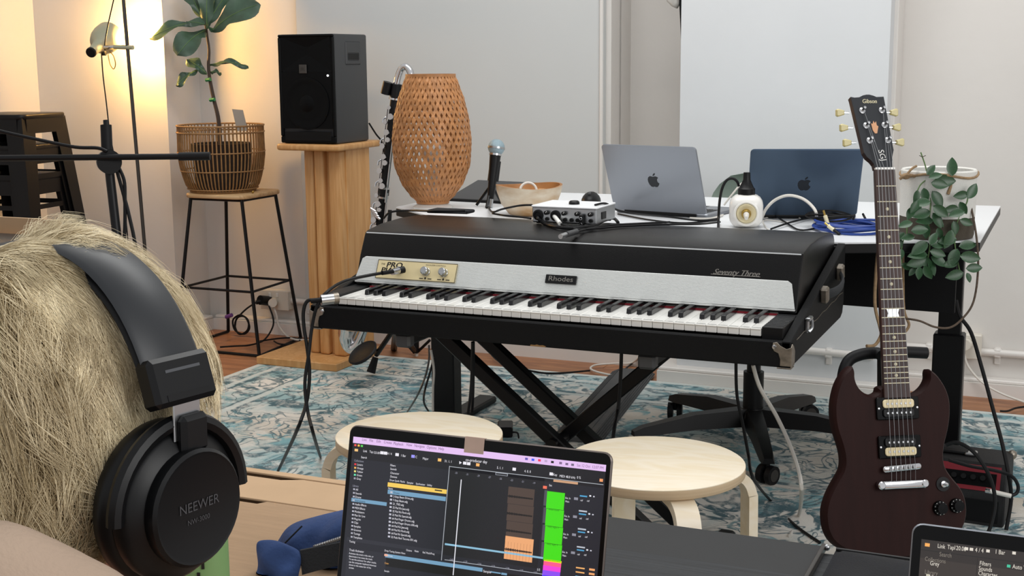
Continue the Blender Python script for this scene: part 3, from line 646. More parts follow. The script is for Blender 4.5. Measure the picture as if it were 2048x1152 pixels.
# tablet on a wedge
tb = Uz(950, 408, DZ); TB = thing('drawing_tablet', 'flat black tablet tilted up on the desk behind the microphone', 'tablet', (tb.x, tb.y + 0.04, DZ), -0.1)
MB().prism([(0, 0.0), (0.2, 0.0), (0.2, 0.052), (0, 0.008)], -0.13, 0.13, m=YZ, bv=0.002).build('wedge_body', MT['black'], TB, 0)
MB().prism([(0.004, 0.0082), (0.197, 0.0512), (0.197, 0.0525), (0.004, 0.0095)], -0.126, 0.126, m=YZ).build('surface', MT['plastic_grey'], TB, 0)
# microphone on a small tripod
mb_ = Uz(975, 414, DZ); MC = thing('desk_tripod', 'small black folding tripod with a clip holding the microphone on the desk', 'stand', (mb_.x, mb_.y, DZ))
D0 = (mb_ - CAM).dot(CF)
def ml(px, py, dd=0.0): return Ud(px, py, D0 + dd) - V((mb_.x, mb_.y, DZ))
apex = ml(982, 370)
for e in ((953, 407, 0.02), (973, 416, -0.05), (1003, 396, 0.09)):
    f_ = ml(*e); f_.z = 0.004
    MB().tube([apex, (apex + f_) * 0.5, f_], 0.0045, 8, 0).build('leg', MT['black'], MC)
MB().tube([apex, ml(985, 350), ml(990, 330)], 0.007, 10, 0).build('post', MT['black'], MC)
c0, c1 = ml(986, 362, -0.012), ml(991, 322, -0.012)
MB().tube([c0, c1], 0.0175, 12, 0).build('clip', MT['rubber'], MC)
MI = thing('microphone', 'handheld vocal microphone with silver mesh head standing in the desk tripod', 'microphone', tuple(mb_))
h0, h1, h2 = ml(981, 398, -0.02), ml(990.5, 311, -0.02), ml(993, 293, -0.02)
MI.location = (mb_.x, mb_.y, DZ)
ax = (h2 - h0).normalized()
MB().tube([h0, h0 + (h1 - h0) * 0.5, h1], lambda t: 0.010 + 0.0075 * t, 16, 0).build('handle', MT['black'], MI)
MB().tube([h1, h1 + ax * 0.006], 0.0195, 16, 0).build('collar', MT['chrome'], MI)
MB().ball(h2 - ax * 0.003, 0.0262, 18).build('mesh_head', MT['mesh_blue'], MI)
MB().tube([h2 - ax * 0.0075, h2 - ax * 0.0015], 0.0268, 20, 0).build('head_band', MT['steel'], MI)
MB().tube([h0, h0 - ax * 0.026], 0.0095, 14, 0).build('connector', MT['steel'], MI)
# ================================================================ audio interface on the piano lid
LZ = PO.z + 0.2195
ia, ib = Uz(1064, 444, LZ + 0.004), Uz(1193, 450, LZ + 0.004)
IW = (ib - ia).length; c = (ia + ib) / 2; yaw = math.atan2(ib.y - ia.y, ib.x - ia.x)
AI = thing('audio_interface', 'silver two channel audio interface with black knobs on the piano lid', 'audio interface', (c.x, c.y, LZ + 0.0008), yaw)
IH, ID = 0.043, 0.135
MB().box2((-IW / 2, 0, 0.003), (IW / 2, ID, IH), bv=0.003).build('body', MT['steel'], AI)
MB().box2((-IW / 2 - 0.001, -0.002, IH - 0.002), (IW / 2 + 0.001, ID, IH + 0.003), bv=0.0015).build('top_cover', MT['desk_white'], AI)
for sx in (-1, 1):
    for sy in (0.015, ID - 0.015): MB().cyl((sx * (IW / 2 - 0.012), sy, 0), (sx * (IW / 2 - 0.012), sy, 0.004), 0.006, n=10).build('foot', MT['rubber'], AI)
FRM = M.Translation((0, -0.0005, 0)) @ rotm(pi / 2)
def fx(px): return (px - 1064) / (1193 - 1064) * IW - IW / 2
for px in (1077, 1112): MB().lathe([(0.0135, 0), (0.0135, 0.003), (0.009, 0.004), (0.008, 0.001), (0, 0.001)], n=20, m=FRM @ M.Translation((fx(px), 0.022, 0))).build('input_socket', MT['black'], AI)
for px, hs in ((1095, 1), (1130, 1), (1156, 1), (1182, 1)):
    k = MB().lathe([(0.0055, 0), (0.0052, 0.010), (0.004, 0.011), (0, 0.011)], n=14, m=FRM @ M.Translation((fx(px), 0.029, 0))).build('knob', MT['black'], AI)
    MB().box((fx(px) + 0.002, -0.0118, 0.0315), (0.0012, 0.001, 0.005), r=rotm(0, 0.6, 0)).build('pointer', MT['key_white'], k)
for px in (1095, 1131, 1144, 1156, 1182): MB().lathe([(0.0048, 0), (0.0048, 0.004), (0, 0.004)], n=12, m=FRM @ M.Translation((fx(px), 0.013, 0))).build('button', MT['black'], AI)
q = MB(); q.box((fx(1166), -0.007, 0.012), (0.011, 0.013, 0.034), bv=0.002); q.build('headphone_block', MT['black'], AI)
for z in (0.005, 0.019): MB().tube([(fx(1166) + 0.0032 * cos(a * pi / 6), -0.0142, z + 0.0032 * sin(a * pi / 6)) for a in range(13)], 0.0007, 6, 0).build('jack_ring', MT['chrome'], AI)
MB().lathe([(0.014, 0), (0.0135, 0.006), (0.010, 0.009), (0, 0.010)], (0.005, ID * 0.42, IH + 0.003), 24).build('monitor_dial', MT['black'], AI)
MB().box((IW / 2 + 0.0005, 0.05, 0.022), (0.002, 0.03, 0.018)).build('side_vent', MT['black'], AI)
# closed black pouch on the lid's left end
po = Uz(905, 424, LZ - 0.004); PC = thing('zip_pouch', 'flat black zipped pouch on the back left corner of the piano lid', 'pouch', (po.x, po.y - 0.01, LZ - 0.006), 0.05)
q = MB(); q.prism([(-0.06, -0.028), (0.058, -0.02), (0.062, 0.022), (-0.055, 0.03)], 0.001, 0.011, bv=0.004, seg=2); q.build('body', MT['navy_fabric'], PC)
MB().box((0, -0.027, 0.006), (0.11, 0.002, 0.002), r=rotm(0, 0, 0.06)).build('zip', MT['plastic_grey'], PC)
# ================================================================ round power socket block
ps = V((Uz(1475, 462, DZ).x, 3.50, DZ)); sc_ = 0.0475
PS = thing('power_socket_cube', 'white rounded power socket block with a brass ringed front socket on the desk', 'power socket', ps, 0.25)
q = MB(); b_ = bmesh.new(); bmesh.ops.create_cube(b_, size=1)
for v in b_.verts: v.co = V((v.co.x * 0.09, v.co.y * 0.09, v.co.z * 0.088 + 0.045))
bmesh.ops.bevel(b_, geom=list(b_.edges), offset=0.028, segments=4, affect='EDGES', profile=0.5); q.bm(b_)
q.build('body', MT['ceramic'], PS, 60)
FS = M.Translation((0, -0.0455, 0.042)) @ rotm(pi / 2)
MB().lathe([(0.034, -0.002), (0.034, 0.002), (0.030, 0.004), (0.027, 0.002), (0.027, 0.0)], n=28, m=FS, cap=False).build('socket_rim', MT['ceramic'], PS)
MB().lathe([(0.027, 0.0), (0.024, 0.005), (0.018, 0.003), (0, 0.003)], n=28, m=FS).build('socket_plate', MT['brass_plate'], PS)
MB().lathe([(0.013, 0.003), (0.013, 0.014), (0.009, 0.02), (0, 0.02)], n=20, m=FS).build('brass_insert', MT['brass'], PS)
pg = MB(); pg.lathe([(0.023, 0.089), (0.023, 0.104), (0.019, 0.108), (0.010, 0.128), (0.009, 0.148), (0, 0.148)], n=22); o = pg.build('power_plug', MT['black'])
o.location = ps; tag(o, 'black power plug standing in the top of the white socket block', 'plug')
wp = MB(); wp.cyl((0, -0.066, 0.041), (0, -0.1, 0.036), 0.008, 0.005, 14); wp.build('cable_plug', MT['cable_white']).location = ps
tag(bpy.data.objects['cable_plug'], 'white cable plug pushed into the brass ringed socket', 'plug')
bpy.data.objects['cable_plug'].rotation_euler = (0, 0, 0.25)
# ================================================================ green swivel chair
CH = V((-0.935, 4.0, RZ)); GC = thing('swivel_chair', 'grey green shell swivel chair on a black five arm base behind the desk', 'chair', CH)
zt = Uy(1470, 331, 4.42).z; cxb = Uy(1555, 360, 4.42).x - CH.x
q = MB(); vs = []; fs = []; nu, nv = 17, 14
for i in range(nv):
    t = i / (nv - 1); z = 0.47 + (zt - RZ - 0.47) * t; hw = 0.225 * (1 - 0.08 * (1 - t)) * ((max(0, 1 - ((t - 0.5) / 0.5) ** 2.6)) ** 0.42 if t > 0.5 else 1)
    for j in range(nu):
        u = -1 + 2 * j / (nu - 1); vs.append((cxb + hw * u, 0.40 - 0.09 * u * u + 0.05 * t, z))
m0 = len(vs); vs += [(x, y + 0.014, z) for x, y, z in vs]
for i in range(nv - 1):
    for j in range(nu - 1):
        a = i * nu + j; fs.append([a, a + 1, a + nu + 1, a + nu]); fs.append([m0 + a, m0 + a + nu, m0 + a + nu + 1, m0 + a + 1])
for i in range(nv - 1):
    for j in (0, nu - 1): a = i * nu + j; fs.append([a, a + nu, m0 + a + nu, m0 + a])
for j in range(nu - 1): a = (nv - 1) * nu + j; fs.append([a, a + 1, m0 + a + 1, m0 + a])
q.add(vs, fs).build('backrest', MT['chair_green'], GC, 60)
MB().box((0, 0.16, 0.455), (0.44, 0.44, 0.05), bv=0.02, seg=3).build('seat', MT['chair_green'], GC)
hx = V((0, 0, 0))
MB().cyl((0, 0, 0.09), (0, 0, 0.24), 0.032, n=20).build('column_sleeve', MT['black'], GC); MB().cyl((0, 0, 0.2), (0, 0, 0.44), 0.022, n=16).build('gas_lift', MT['black_metal'], GC)
MB().lathe([(0.05, 0.075), (0.05, 0.1), (0.04, 0.125), (0, 0.125)], n=20).build('hub', MT['black'], GC)
for k in range(5):
    a = rad(-70 + 72 * k); L_ = 0.40; dv = V((cos(a), sin(a), 0)); sd = V((-sin(a), cos(a), 0))
    q = MB(); vs = []
    for t, w_, z0, z1 in ((0.02, 0.034, 0.07, 0.125), (0.5, 0.027, 0.072, 0.118), (0.92, 0.022, 0.062, 0.09), (1.0, 0.018, 0.062, 0.078)):
        p = dv * (L_ * t); vs += [p + sd * w_ + V((0, 0, z0)), p - sd * w_ + V((0, 0, z0)), p - sd * w_ * 0.7 + V((0, 0, z1)), p + sd * w_ * 0.7 + V((0, 0, z1))]
    fs = [[0, 1, 2, 3], [15, 14, 13, 12]]
    for i in range(3):
        for j in range(4): fs.append([i * 4 + j, i * 4 + (j + 1) % 4, (i + 1) * 4 + (j + 1) % 4, (i + 1) * 4 + j])
    arm = q.add(vs, fs).build('base_arm', MT['black'], GC, 30)
    e = dv * (L_ * 0.96)
    MB().cyl(e + V((0, 0, 0.03)), e + V((0, 0, 0.066)), 0.007, n=8).build('caster_stem', MT['black_metal'], arm)
    for s in (-1, 1):
        x = V((cos(a + 0.8), sin(a + 0.8), 0)); cc = e + V((0, 0, 0.0275))
        MB().cyl(cc + x * (0.007 * s), cc + x * (0.024 * s), 0.0275, n=20).build('caster_wheel', MT['rubber'], arm)
        MB().cyl(cc + x * (0.0235 * s), cc + x * (0.0252 * s), 0.018, n=18).build('caster_cap', MT['stand_grey'], arm)
# ================================================================ felt pot with trailing plant
pb_ = Uz(1867, 478, DZ); PP = thing('trailing_plant', 'trailing green vine in a white and brown felt pot at the desk corner', 'plant', (pb_.x, pb_.y + 0.055, DZ))
pr2 = 0.0915; PH = 0.172
MB().lathe([(0, 0.001), (pr2 * 0.97, 0.001), (pr2, 0.01), (pr2, 0.055)], n=36).build('pot_base', MT['felt_brown'], PP)
MB().lathe([(pr2 + 0.0005, 0.054), (pr2 + 0.001, PH - 0.004), (pr2 - 0.002, PH), (pr2 - 0.008, PH - 0.003), (pr2 - 0.009, PH - 0.04)], n=36, cap=False).build('pot_wall', MT['felt_white'], PP)
MB().lathe([(0, PH - 0.03), (pr2 - 0.008, PH - 0.032)], n=24, cap=False).build('soil', MT['soil'], PP)
DP = (pb_ + V((0, 0.055, 0)) - CAM).dot(CF) - 0.108
PPo = V(PP.location)
def vp(cx, cy, dd=0.0): return Ud(1600 + cx / 2.505, 180 + cy / 2.505, DP + dd) - PPo
def leaf_mesh(name, w, fold=0.12, n=8, tip=0.0, curl=0.1):
    vs = []; fs = []
    for i in range(n + 1):
        t = i / n; hw = w * (sin(pi * t ** 0.85) ** 0.8 if 0 < t < 1 else 0.0) ; z = curl * t * t * -0.5
        vs += [(-hw, t, z + fold * hw), (0, t, z), (hw, t, z + fold * hw)]
    for i in range(n):
        for j in range(2): a = i * 3 + j; fs.append([a, a + 1, a + 4, a + 3])
    me = bpy.data.meshes.new(name); me.from_pydata(vs, [], fs); me.polygons.foreach_set('use_smooth', [True] * len(me.polygons)); return me
vl = leaf_mesh('leaf', 0.28, 0.35); vl.materials.append(MT['leaf_vine'])
LV = [(762,432,-90,80),(840,545,-60,75),(845,520,170,65),(800,560,60,60),(795,590,170,65),(825,610,165,70),(770,655,80,60),(760,700,110,85),(785,745,170,80),(795,785,-8,78),(790,795,115,85),(800,830,8,90),(795,855,160,70),(830,895,-4,72),(820,915,165,80),(835,915,70,45),
 (662,505,60,85),(655,560,172,75),(665,580,35,80),(655,610,165,80),(668,655,178,75),(665,615,60,75),(668,640,40,60),(620,490,80,65),(590,500,105,60),(568,585,115,60),(590,555,120,60),(565,665,165,65),(555,705,-4,75),(632,670,90,65),(575,735,172,60),(525,715,140,50),(640,760,142,88),(650,775,-60,60),(655,778,-4,70),(650,805,18,72),(640,825,176,85),(655,835,30,80),(632,835,80,65),(640,850,65,75),(632,850,165,85),(580,890,130,45),(600,885,95,55),(622,880,60,65),(510,795,100,50),(508,870,30,50),
 (635,425,-50,55),(645,440,-15,60),(670,455,0,95),(655,465,10,75),(760,455,12,60),(505,745,100,45),(690,690,70,50),(610,585,150,60),(800,650,20,60)]
for i, (cx_, cy_, an, ln_) in enumerate(LV):
    p = vp(cx_, cy_, random.uniform(-0.03, 0.012)); a = rad(an); up = (CR * cos(a) - CU * sin(a)).normalized()
    nrm = (-CF + CR * random.uniform(-0.5, 0.5) + CU * random.uniform(-0.1, 0.7)).normalized(); nrm = (nrm - up * nrm.dot(up)).normalized(); x = up.cross(nrm)
    s = ln_ / 2.505 * DP / FPX * 1.2
    inst('leaf', vl, PP, frame(p, x, up, nrm) @ M.Scale(s, 4))
for pts in ([(650, 420), (640, 480), (655, 560), (645, 680), (650, 780), (640, 850), (635, 905)], [(780, 452), (830, 500), (838, 560), (795, 640), (775, 740), (785, 830), (805, 930)], [(640, 445), (600, 480), (570, 560), (540, 640), (535, 740)], [(640, 440), (628, 380), (605, 312)], [(520, 745), (508, 800), (510, 880)]):
    MB().tube([vp(x, y, 0.012) for x, y in pts], 0.0016, 6, 4).build('vine_stem', MT['stem_green'], PP)
for dx in (-14, 18): MB().tube([vp(612, 335, 0.01), vp(612 + dx, 328, 0.01)], 0.0009, 5, 0).build('twig', MT['stem'], PP)
ro = MB(); ro.tube([(pr2 * 1.03 * cos(a), pr2 * 1.03 * sin(a), PH - 0.012 + 0.006 * sin(3 * a)) for a in [2 * pi * i / 30 for i in range(31)]], 0.0032, 7, 0); ro.build('rim_rope', MT['rope'], PP)
kn = MB(); kn.ball(vp(530, 432, 0.03), (0.012, 0.012, 0.008), 10); kn.tube([vp(500, 445, 0.03), vp(535, 425, 0.02), vp(575, 432, 0.03)], 0.004, 7); kn.tube([vp(530, 430, 0.02), vp(560, 395, 0.02), vp(585, 380, 0.02)], 0.003, 7); kn.build('rope_knot', MT['rope'], PP)
MB().tube([vp(765, 450, 0.0), vp(752, 490, -0.005), vp(742, 522, -0.005)], 0.004, 7).build('rope_end', MT['rope'], PP)
def fp(px, py, dd=0.0): return Ud(px, py, DP + dd) - PPo
MB().tube([fp(1930, 368, 0.05), fp(1940, 404, 0.04), fp(1953, 475), fp(1956, 540), fp(1947, 603), fp(1925, 637), fp(1900, 655), fp(1870, 654), fp(1840, 642), fp(1812, 637, 0.02)], 0.0027, 7).build('hanging_rope', MT['rope_dark'], PP)
MB().tube([fp(1806, 480, 0.05), fp(1806, 560, 0.05), fp(1808, 620, 0.05), fp(1818, 650, 0.05), fp(1806, 668, 0.05)], 0.0036, 7).build('hanging_rope', MT['rope'], PP)
MB().tube([fp(1758, 480, 0.05), fp(1752, 545, 0.05), fp(1750, 610, 0.05), fp(1760, 655, 0.05), fp(1762, 670, 0.05), fp(1750, 690, 0.05), fp(1733, 692, 0.04)], 0.0042, 7).build('hanging_rope', MT['rope'], PP)
# ================================================================ speaker on its wooden stand
SX, SY = -2.88, 4.62
SB = thing('speaker_stand', 'tall beech wood speaker stand with fluted column against the back wall', 'stand', (SX, SY, 0))
bx0, bx1 = Uz(518, 726, 0.011).x - SX, Uz(673, 744, 0.011).x - SX; by0 = Uz(673, 744, 0.011).y - SY
MB().box2((bx0, by0, RZ), (bx1, by0 + 0.36, 0.042), bv=0.003).build('base_board', MT['beech'], SB)
zt1 = Uy(675, 290, 4.43).z; zt0 = zt1 - 0.026
tx0, tx1 = Uy(548, 292, 4.43).x - SX, Uy(676, 296, 4.43).x - SX
MB().prism(rrect(tx1 - tx0, 0.36, 0.03, c=((tx0 + tx1) / 2, 4.43 + 0.18 - SY)), zt0, zt1, bv=0.009, seg=3).build('top_board', MT['beech'], SB, 50)
cxl, cxr = Uy(603, 320, 4.50).x - SX, Uy(683, 320, 4.50).x - SX; w_ = (cxr - cxl)
MB().box2((cxl + 0.02, -0.085, 0.042), (cxr, 0.10, zt0), bv=0.002).build('column_core', MT['beech'], SB)
for f0, f1, y0_ in ((0.0, 0.24, -0.105), (0.28, 0.52, -0.115), (0.66, 0.97, -0.122)):
    MB().box2((cxl + w_ * f0, y0_, 0.042), (cxl + w_ * f1, -0.02, zt0), bv=0.010, seg=3).build('column_post', MT['beech'], SB)
s0, s1 = Uy(553, 68, 4.45), Uy(664, 67, 4.45)
SPW = s1.x - s0.x; SPH = s1.z - zt1; SPD = 0.262
SP = thing('studio_monitor', 'black studio loudspeaker on the tall wooden stand by the wall', 'speaker', ((s0.x + s1.x) / 2 + 0.002, 4.45 + SPD / 2, zt1))
hw, hd = SPW / 2, SPD / 2
MB().box2((-hw, -hd + 0.012, 0.001), (hw, hd, SPH), bv=0.008, seg=2).build('cabinet', MT['plastic_grey'], SP)
b_ = bmesh.new(); fr = MB()
# moulded baffle: horn waveguide recess and port
def ringface(z0, z1, x0, x1): return
fr.box2((-hw, -hd, 0.003), (hw, -hd + 0.013, 0.03), bv=0.004); fr.box2((-hw, -hd, SPH - 0.012), (hw, -hd + 0.013, SPH - 0.001), bv=0.004)
fr.box2((-hw, -hd, 0.03), (-hw + 0.012, -hd + 0.013, SPH - 0.012), bv=0.003); fr.box2((hw - 0.012, -hd, 0.03), (hw, -hd + 0.013, SPH - 0.012), bv=0.003)
fr.box2((-hw + 0.012, -hd + 0.002, 0.06), (hw - 0.012, -hd + 0.013, SPH * 0.66)); fr.build('baffle', MT['black_horn'], SP)
q = MB(); zc, zh = SPH * 0.82, SPH * 0.155; xw = hw - 0.014
o4 = [(-xw, -hd + 0.002, zc - zh), (xw, -hd + 0.002, zc - zh), (xw, -hd + 0.002, zc + zh), (-xw, -hd + 0.002, zc + zh)]
i4 = [(-0.010, -hd + 0.0112, zc - 0.016), (0.010, -hd + 0.0112, zc - 0.016), (0.010, -hd + 0.0112, zc + 0.016), (-0.010, -hd + 0.0112, zc + 0.016)]
m4 = [(-0.05, -hd + 0.022, zc - 0.035), (0.05, -hd + 0.022, zc - 0.035), (0.05, -hd + 0.022, zc + 0.035), (-0.05, -hd + 0.022, zc + 0.035)]
q.add(o4 + [(x, y, z + 0.012) for x, y, z in i4], [[0, 1, 5, 4], [1, 2, 6, 5], [2, 3, 7, 6], [3, 0, 4, 7], [4, 5, 6, 7]])
q.build('horn', MT['black_horn'], SP, 0)
MF = M.Translation((0, -hd + 0.001, SPH * 0.37)) @ rotm(pi / 2)
MB().lathe([(0.102, 0.0), (0.102, 0.002), (0.094, 0.003), (0.085, 0.001), (0.035, -0.001), (0.03, 0.002), (0, 0.004)], n=36, m=MF).build('woofer', MT['black_horn'], SP, 50)
MB().box((-hw * 0.1, -hd - 0.0005, SPH * 0.685), (0.034, 0.003, 0.034), bv=0.001).build('badge', MT['stand_grey'], SP)
q = MB(); q.text('JBL', (-hw * 0.1, SPH * 0.685), 0.016, m=M.Translation((0, -hd - 0.0022, 0)) @ rotm(pi / 2)); q.build('badge_lettering', MT['ink'], SP, 0)
MB().ball((hw * 0.79, -hd - 0.001, SPH * 0.625), 0.004, 10).build('power_light', MT['light_dot'], SP)
MB().box2((-hw + 0.02, -hd - 0.001, 0.012), (hw - 0.02, -hd + 0.004, 0.05), bv=0.002).build('port', MT['black_gloss'], SP)
MB().box2((hw - 0.003, -0.04, SPH * 0.72), (hw + 0.003, 0.075, SPH * 0.93), bv=0.004).build('handle_plate', MT['plastic_grey'], SP)
MB().box2((hw, -0.025, SPH * 0.76), (hw + 0.0042, 0.06, SPH * 0.83), bv=0.004).build('handle_recess', MT['black'], SP)
# ================================================================ plant stool, basket and fig
PC_ = V((-3.385, 4.71, 0)); TZ = Uy(470, 392, 4.54).z
PS_ = thing('plant_stool', 'black wire frame stool with pale wooden top under the rattan basket', 'stool', PC_)
th = 0.165
MB().prism(rrect(0.31, 0.31, 0.05), TZ - 0.018, TZ, bv=0.003).build('seat_board', MT['oak_top'], PS_, 50)
fpt = [V((0.235, -0.195)), V((0.195, 0.185)), V((-0.195, 0.185)), V((-0.195, -0.195))]; tpt = [V((0.13, -0.125)), V((0.13, 0.125)), V((-0.13, 0.125)), V((-0.13, -0.125))]
for f_, t_ in zip(fpt, tpt): MB().tube([(t_.x, t_.y, TZ - 0.02), (f_.x, f_.y, 0.006)], 0.0075, 8, 0).build('leg', MT['black_metal'], PS_)
rg = MB(); k = (TZ - 0.27) / TZ
for i in range(4):
    a, b = (tpt[i] + (fpt[i] - tpt[i]) * k * 0.9), (tpt[(i + 1) % 4] + (fpt[(i + 1) % 4] - tpt[(i + 1) % 4]) * k * 0.9); rg.tube([(a.x, a.y, 0.27), (b.x, b.y, 0.27)], 0.0055, 8, 0)
rg.build('foot_rail', MT['black_metal'], PS_)
rg = MB()
for i in range(4):
    a, b = tpt[i], tpt[(i + 1) % 4]; rg.tube([(a.x, a.y, TZ - 0.024), (b.x, b.y, TZ - 0.024)], 0.006, 8, 0)
rg.build('top_rail', MT['black_metal'], PS_)
rg = MB()
for i in (0, 2):
    a, b = fpt[i], fpt[(i + 1) % 4]; rg.tube([(a.x, a.y, 0.007), (b.x, b.y, 0.007)], 0.006, 8, 0)
a, b = fpt[3], fpt[0]; rg.tube([(a.x, a.y, 0.007), (b.x, b.y, 0.007)], 0.006, 8, 0)
rg.build('floor_rail', MT['black_metal'], PS_)
MB().ball((0.135, -0.05, TZ + 0.006), 0.006, 10).build('bolt_head', MT['brass'], PS_)
BK = thing('rattan_basket', 'round open rattan basket holding the fig plant on the wire stool', 'basket', (PC_.x - 0.045, PC_.y - 0.01, TZ))
bh = 0.285
def rb(t): return 0.134 + 0.05 * min(1, t * 2.0) ** 0.55 - 0.004 * t
for i in range(60):
    a = 2 * pi * i / 60; MB
q = MB()
for i in range(66):
    a = 2 * pi * i / 66; q.tube([(rb(t) * cos(a), rb(t) * sin(a), 0.004 + (bh - 0.006) * t) for t in (0, 0.1, 0.22, 0.38, 0.55, 0.75, 1)], 0.0032, 5, 0)
tag(q.build('rods', MT['rattan'], BK), kind='stuff')
for t in (0.0, 0.04, 0.32, 0.6, 0.9, 1.0):
    MB().tube([((rb(t) + 0.003) * cos(a), (rb(t) + 0.003) * sin(a), 0.004 + (bh - 0.006) * t) for a in [2 * pi * i / 40 for i in range(41)]], 0.0042 if t in (0, 0.9, 1) else 0.003, 6, 0).build('hoop', MT['rattan'], BK)
MB().lathe([(0, 0.002), (0.128, 0.002), (0.128, 0.006), (0, 0.006)], n=30).build('base_disc', MT['rattan'], BK)
FG = thing('fiddle_leaf_fig', 'young fiddle leaf fig with big drooping leaves growing from the basket', 'plant', (PC_.x - 0.045, PC_.y - 0.01, TZ + 0.007))
MB().lathe([(0, 0), (0.11, 0), (0.125, 0.16), (0.128, 0.2), (0.120, 0.2), (0.118, 0.185), (0, 0.18)], n=30).build('inner_pot', MT['soil'], FG)
FO = V(FG.location); DF = (FO - CAM).dot(CF)
def lf(px, py, dd=0.0): return Ud(px, py, DF + dd) - FO
tr = [lf(439, 262), lf(437, 240), lf(428, 200), lf(420, 160), lf(417, 130), lf(418, 100), lf(414, 70), lf(410, 40)]
tr[0].z = 0.17
MB().tube(tr, lambda t: 0.0095 - 0.0045 * t, 8).build('trunk', MT['stem'], FG)
for p in (tr[2], tr[3]): MB().tube([p + V((-0.012, -0.012, 0)), p + V((0.012, -0.012, 0.003))], 0.008, 8, 0).build('plant_tie', MT['tie_green'], FG)
# leaves: base px, tip px, width px, depth change
FL = [((422, 64), (520, 8), 34, -0.05, 0.2), ((412, 60), (355, 110), 30, -0.12, 0.1), ((405, 44), (299, 78), 17, -0.02, 0.5), ((404, 36), (374, -25), 20, 0.03, 0.2), ((430, 62), (372, 44), 13, -0.10, 0.6),
      ((410, 40), (445, 5), 13, 0.05, 0.3), ((414, 148), (373, 118), 15, 0.0, 0.2), ((395, 140), (352, 172), 12, -0.02, 0.2), ((420, 130), (497, 134), 9, -0.04, 0.8), ((420, 144), (443, 147), 5, 0.0, 0.4), ((414, 60), (420, -60), 26, 0.02, 0.2), ((415, 50), (480, -35), 24, 0.04, 0.2)]
def fig_leaf(p, tip, wpx, tilt):
    up = tip - p; L_ = up.length; up.normalize(); w = wpx * DF / FPX
    nrm = (-CF + V((0, 0, 1)) * (0.4 + tilt)).normalized(); nrm = (nrm - up * nrm.dot(up)).normalized(); x = up.cross(nrm)
    vs = []; fs = []; n = 14; c = 5
    for i in range(n + 1):
        t = i / n; prof_ = (sin(pi * min(1, t ** 1.15)) ** 0.55) * (0.62 + 0.5 * t - 0.22 * math.exp(-((t - 0.38) / 0.12) ** 2)) if 0 < t < 1 else 0.02
        for j in range(c):
            u = -1 + 2 * j / (c - 1); ed = 0.012 * sin(9 * t + u * 3) * abs(u)
            vs.append(p + up * (L_ * t) + x * (w * prof_ * u) + nrm * (0.10 * w * (u * u) * prof_ + ed + 0.10 * L_ * sin(pi * t)))
    for i in range(n):
        for j in range(c - 1): a = i * c + j; fs.append([a, a + 1, a + c + 1, a + c])
    o = MB().add(vs, fs).build('leaf', MT['leaf_fig'], FG, 60)
    MB().tube([p + up * (L_ * t) + nrm * (0.10 * L_ * sin(pi * t) + 0.001) for t in (0.0, 0.25, 0.5, 0.75, 0.95)], lambda t: 0.0022 - 0.0014 * t, 5, 2).build('midrib', MT['stem_green'], o)
for pb2, pt2, w2, dd, tl in FL: fig_leaf(lf(*pb2), lf(*pt2, dd), w2, tl)
q = MB(); q.add([lf(464, 218, 0.05), lf(486, 220, 0.05), lf(496, 262, 0.05), lf(474, 262, 0.05)], [[0, 1, 2, 3]]); q.build('care_tag', MT['fig_tag'], FG, 0)
# ================================================================ floor lamp with spot
LF_ = thing('floor_lamp', 'slim grey floor lamp with an enamel spot turned to the left wall', 'lamp', (Uy(296, 560, 4.5).x, 4.5, 0))
LO = V(LF_.location)
def lp(px, py, Y=4.5): q = Uy(px, py, Y); return q - LO
a, b = lp(246, -10), lp(290, 500); dd_ = (a - b) / (a.z - b.z); foot = b - dd_ * b.z; topp = b + dd_ * (1.62 - b.z)
MB().tube([foot, topp], 0.0075, 10, 0).build('pole', MT['stand_grey'], LF_)
MB().lathe([(0.13, 0.001), (0.13, 0.012), (0.12, 0.018), (0.012, 0.02), (0.012, 0.03), (0, 0.03)], (foot.x, foot.y, 0), 32).build('base', MT['stand_grey'], LF_)
cl_ = lp(258, 95); 
MB().tube([lp(209, 95), lp(230, 94)], 0.0085, 10, 0).build('arm', MT['chrome'], LF_); MB().tube([lp(229, 94), lp(266, 95)], 0.0095, 10, 0).build('clamp', MT['lamp_enamel'], LF_)
# shade: a handle cylinder widening into a round bowl that opens up and right towards the wall
e0, e1 = lp(181, 106, 4.44), lp(209, 80, 4.56)
ax = (e1 - e0).normalized()
xq = ax.orthogonal().normalized(); yq = ax.cross(xq); SHM = frame(e0, xq, yq, ax)
Ls = (e1 - e0).length
sr = 0.060
MB().lathe([(0.0, 0.0), (0.021, 0.0), (0.0225, 0.004), (0.0225, 0.010)], n=20, m=SHM).build('lamp_end_cap', MT['black'], LF_)
MB().lathe([(0.020, 0.008), (0.022, 0.06), (0.030, 0.085), (0.050, 0.10), (sr, 0.125), (sr + 0.003, 0.15), (sr + 0.002, 0.185), (sr - 0.002, 0.185), (sr - 0.002, 0.15), (sr - 0.004, 0.127), (0.045, 0.105), (0.02, 0.095)], n=32, m=SHM, cap=False).build('lamp_shade', MT['lamp_enamel'], LF_, 60)
MB().ball(SHM @ V((0, 0, 0.15)), 0.022, 12).build('bulb', mat('bulb_glow', 'fff2d0', 0.5, emit=(1, 0.75, 0.4), es=8), LF_)
MB().box(lp(208, 107), (0.02, 0.02, 0.018), bv=0.004).build('switch_box', MT['black'], LF_)
MB().tube([lp(230, -12), lp(216, 50), lp(210, 85), lp(210, 100)], 0.0028, 6).build('cord', MT['cable_black'], LF_)
MB().tube([lp(203, 108), lp(206, 150), lp(212, 200), lp(222, 280), lp(240, 360), lp(252, 440), lp(262, 560)], 0.0028, 6).build('cord', MT['cable_black'], LF_)
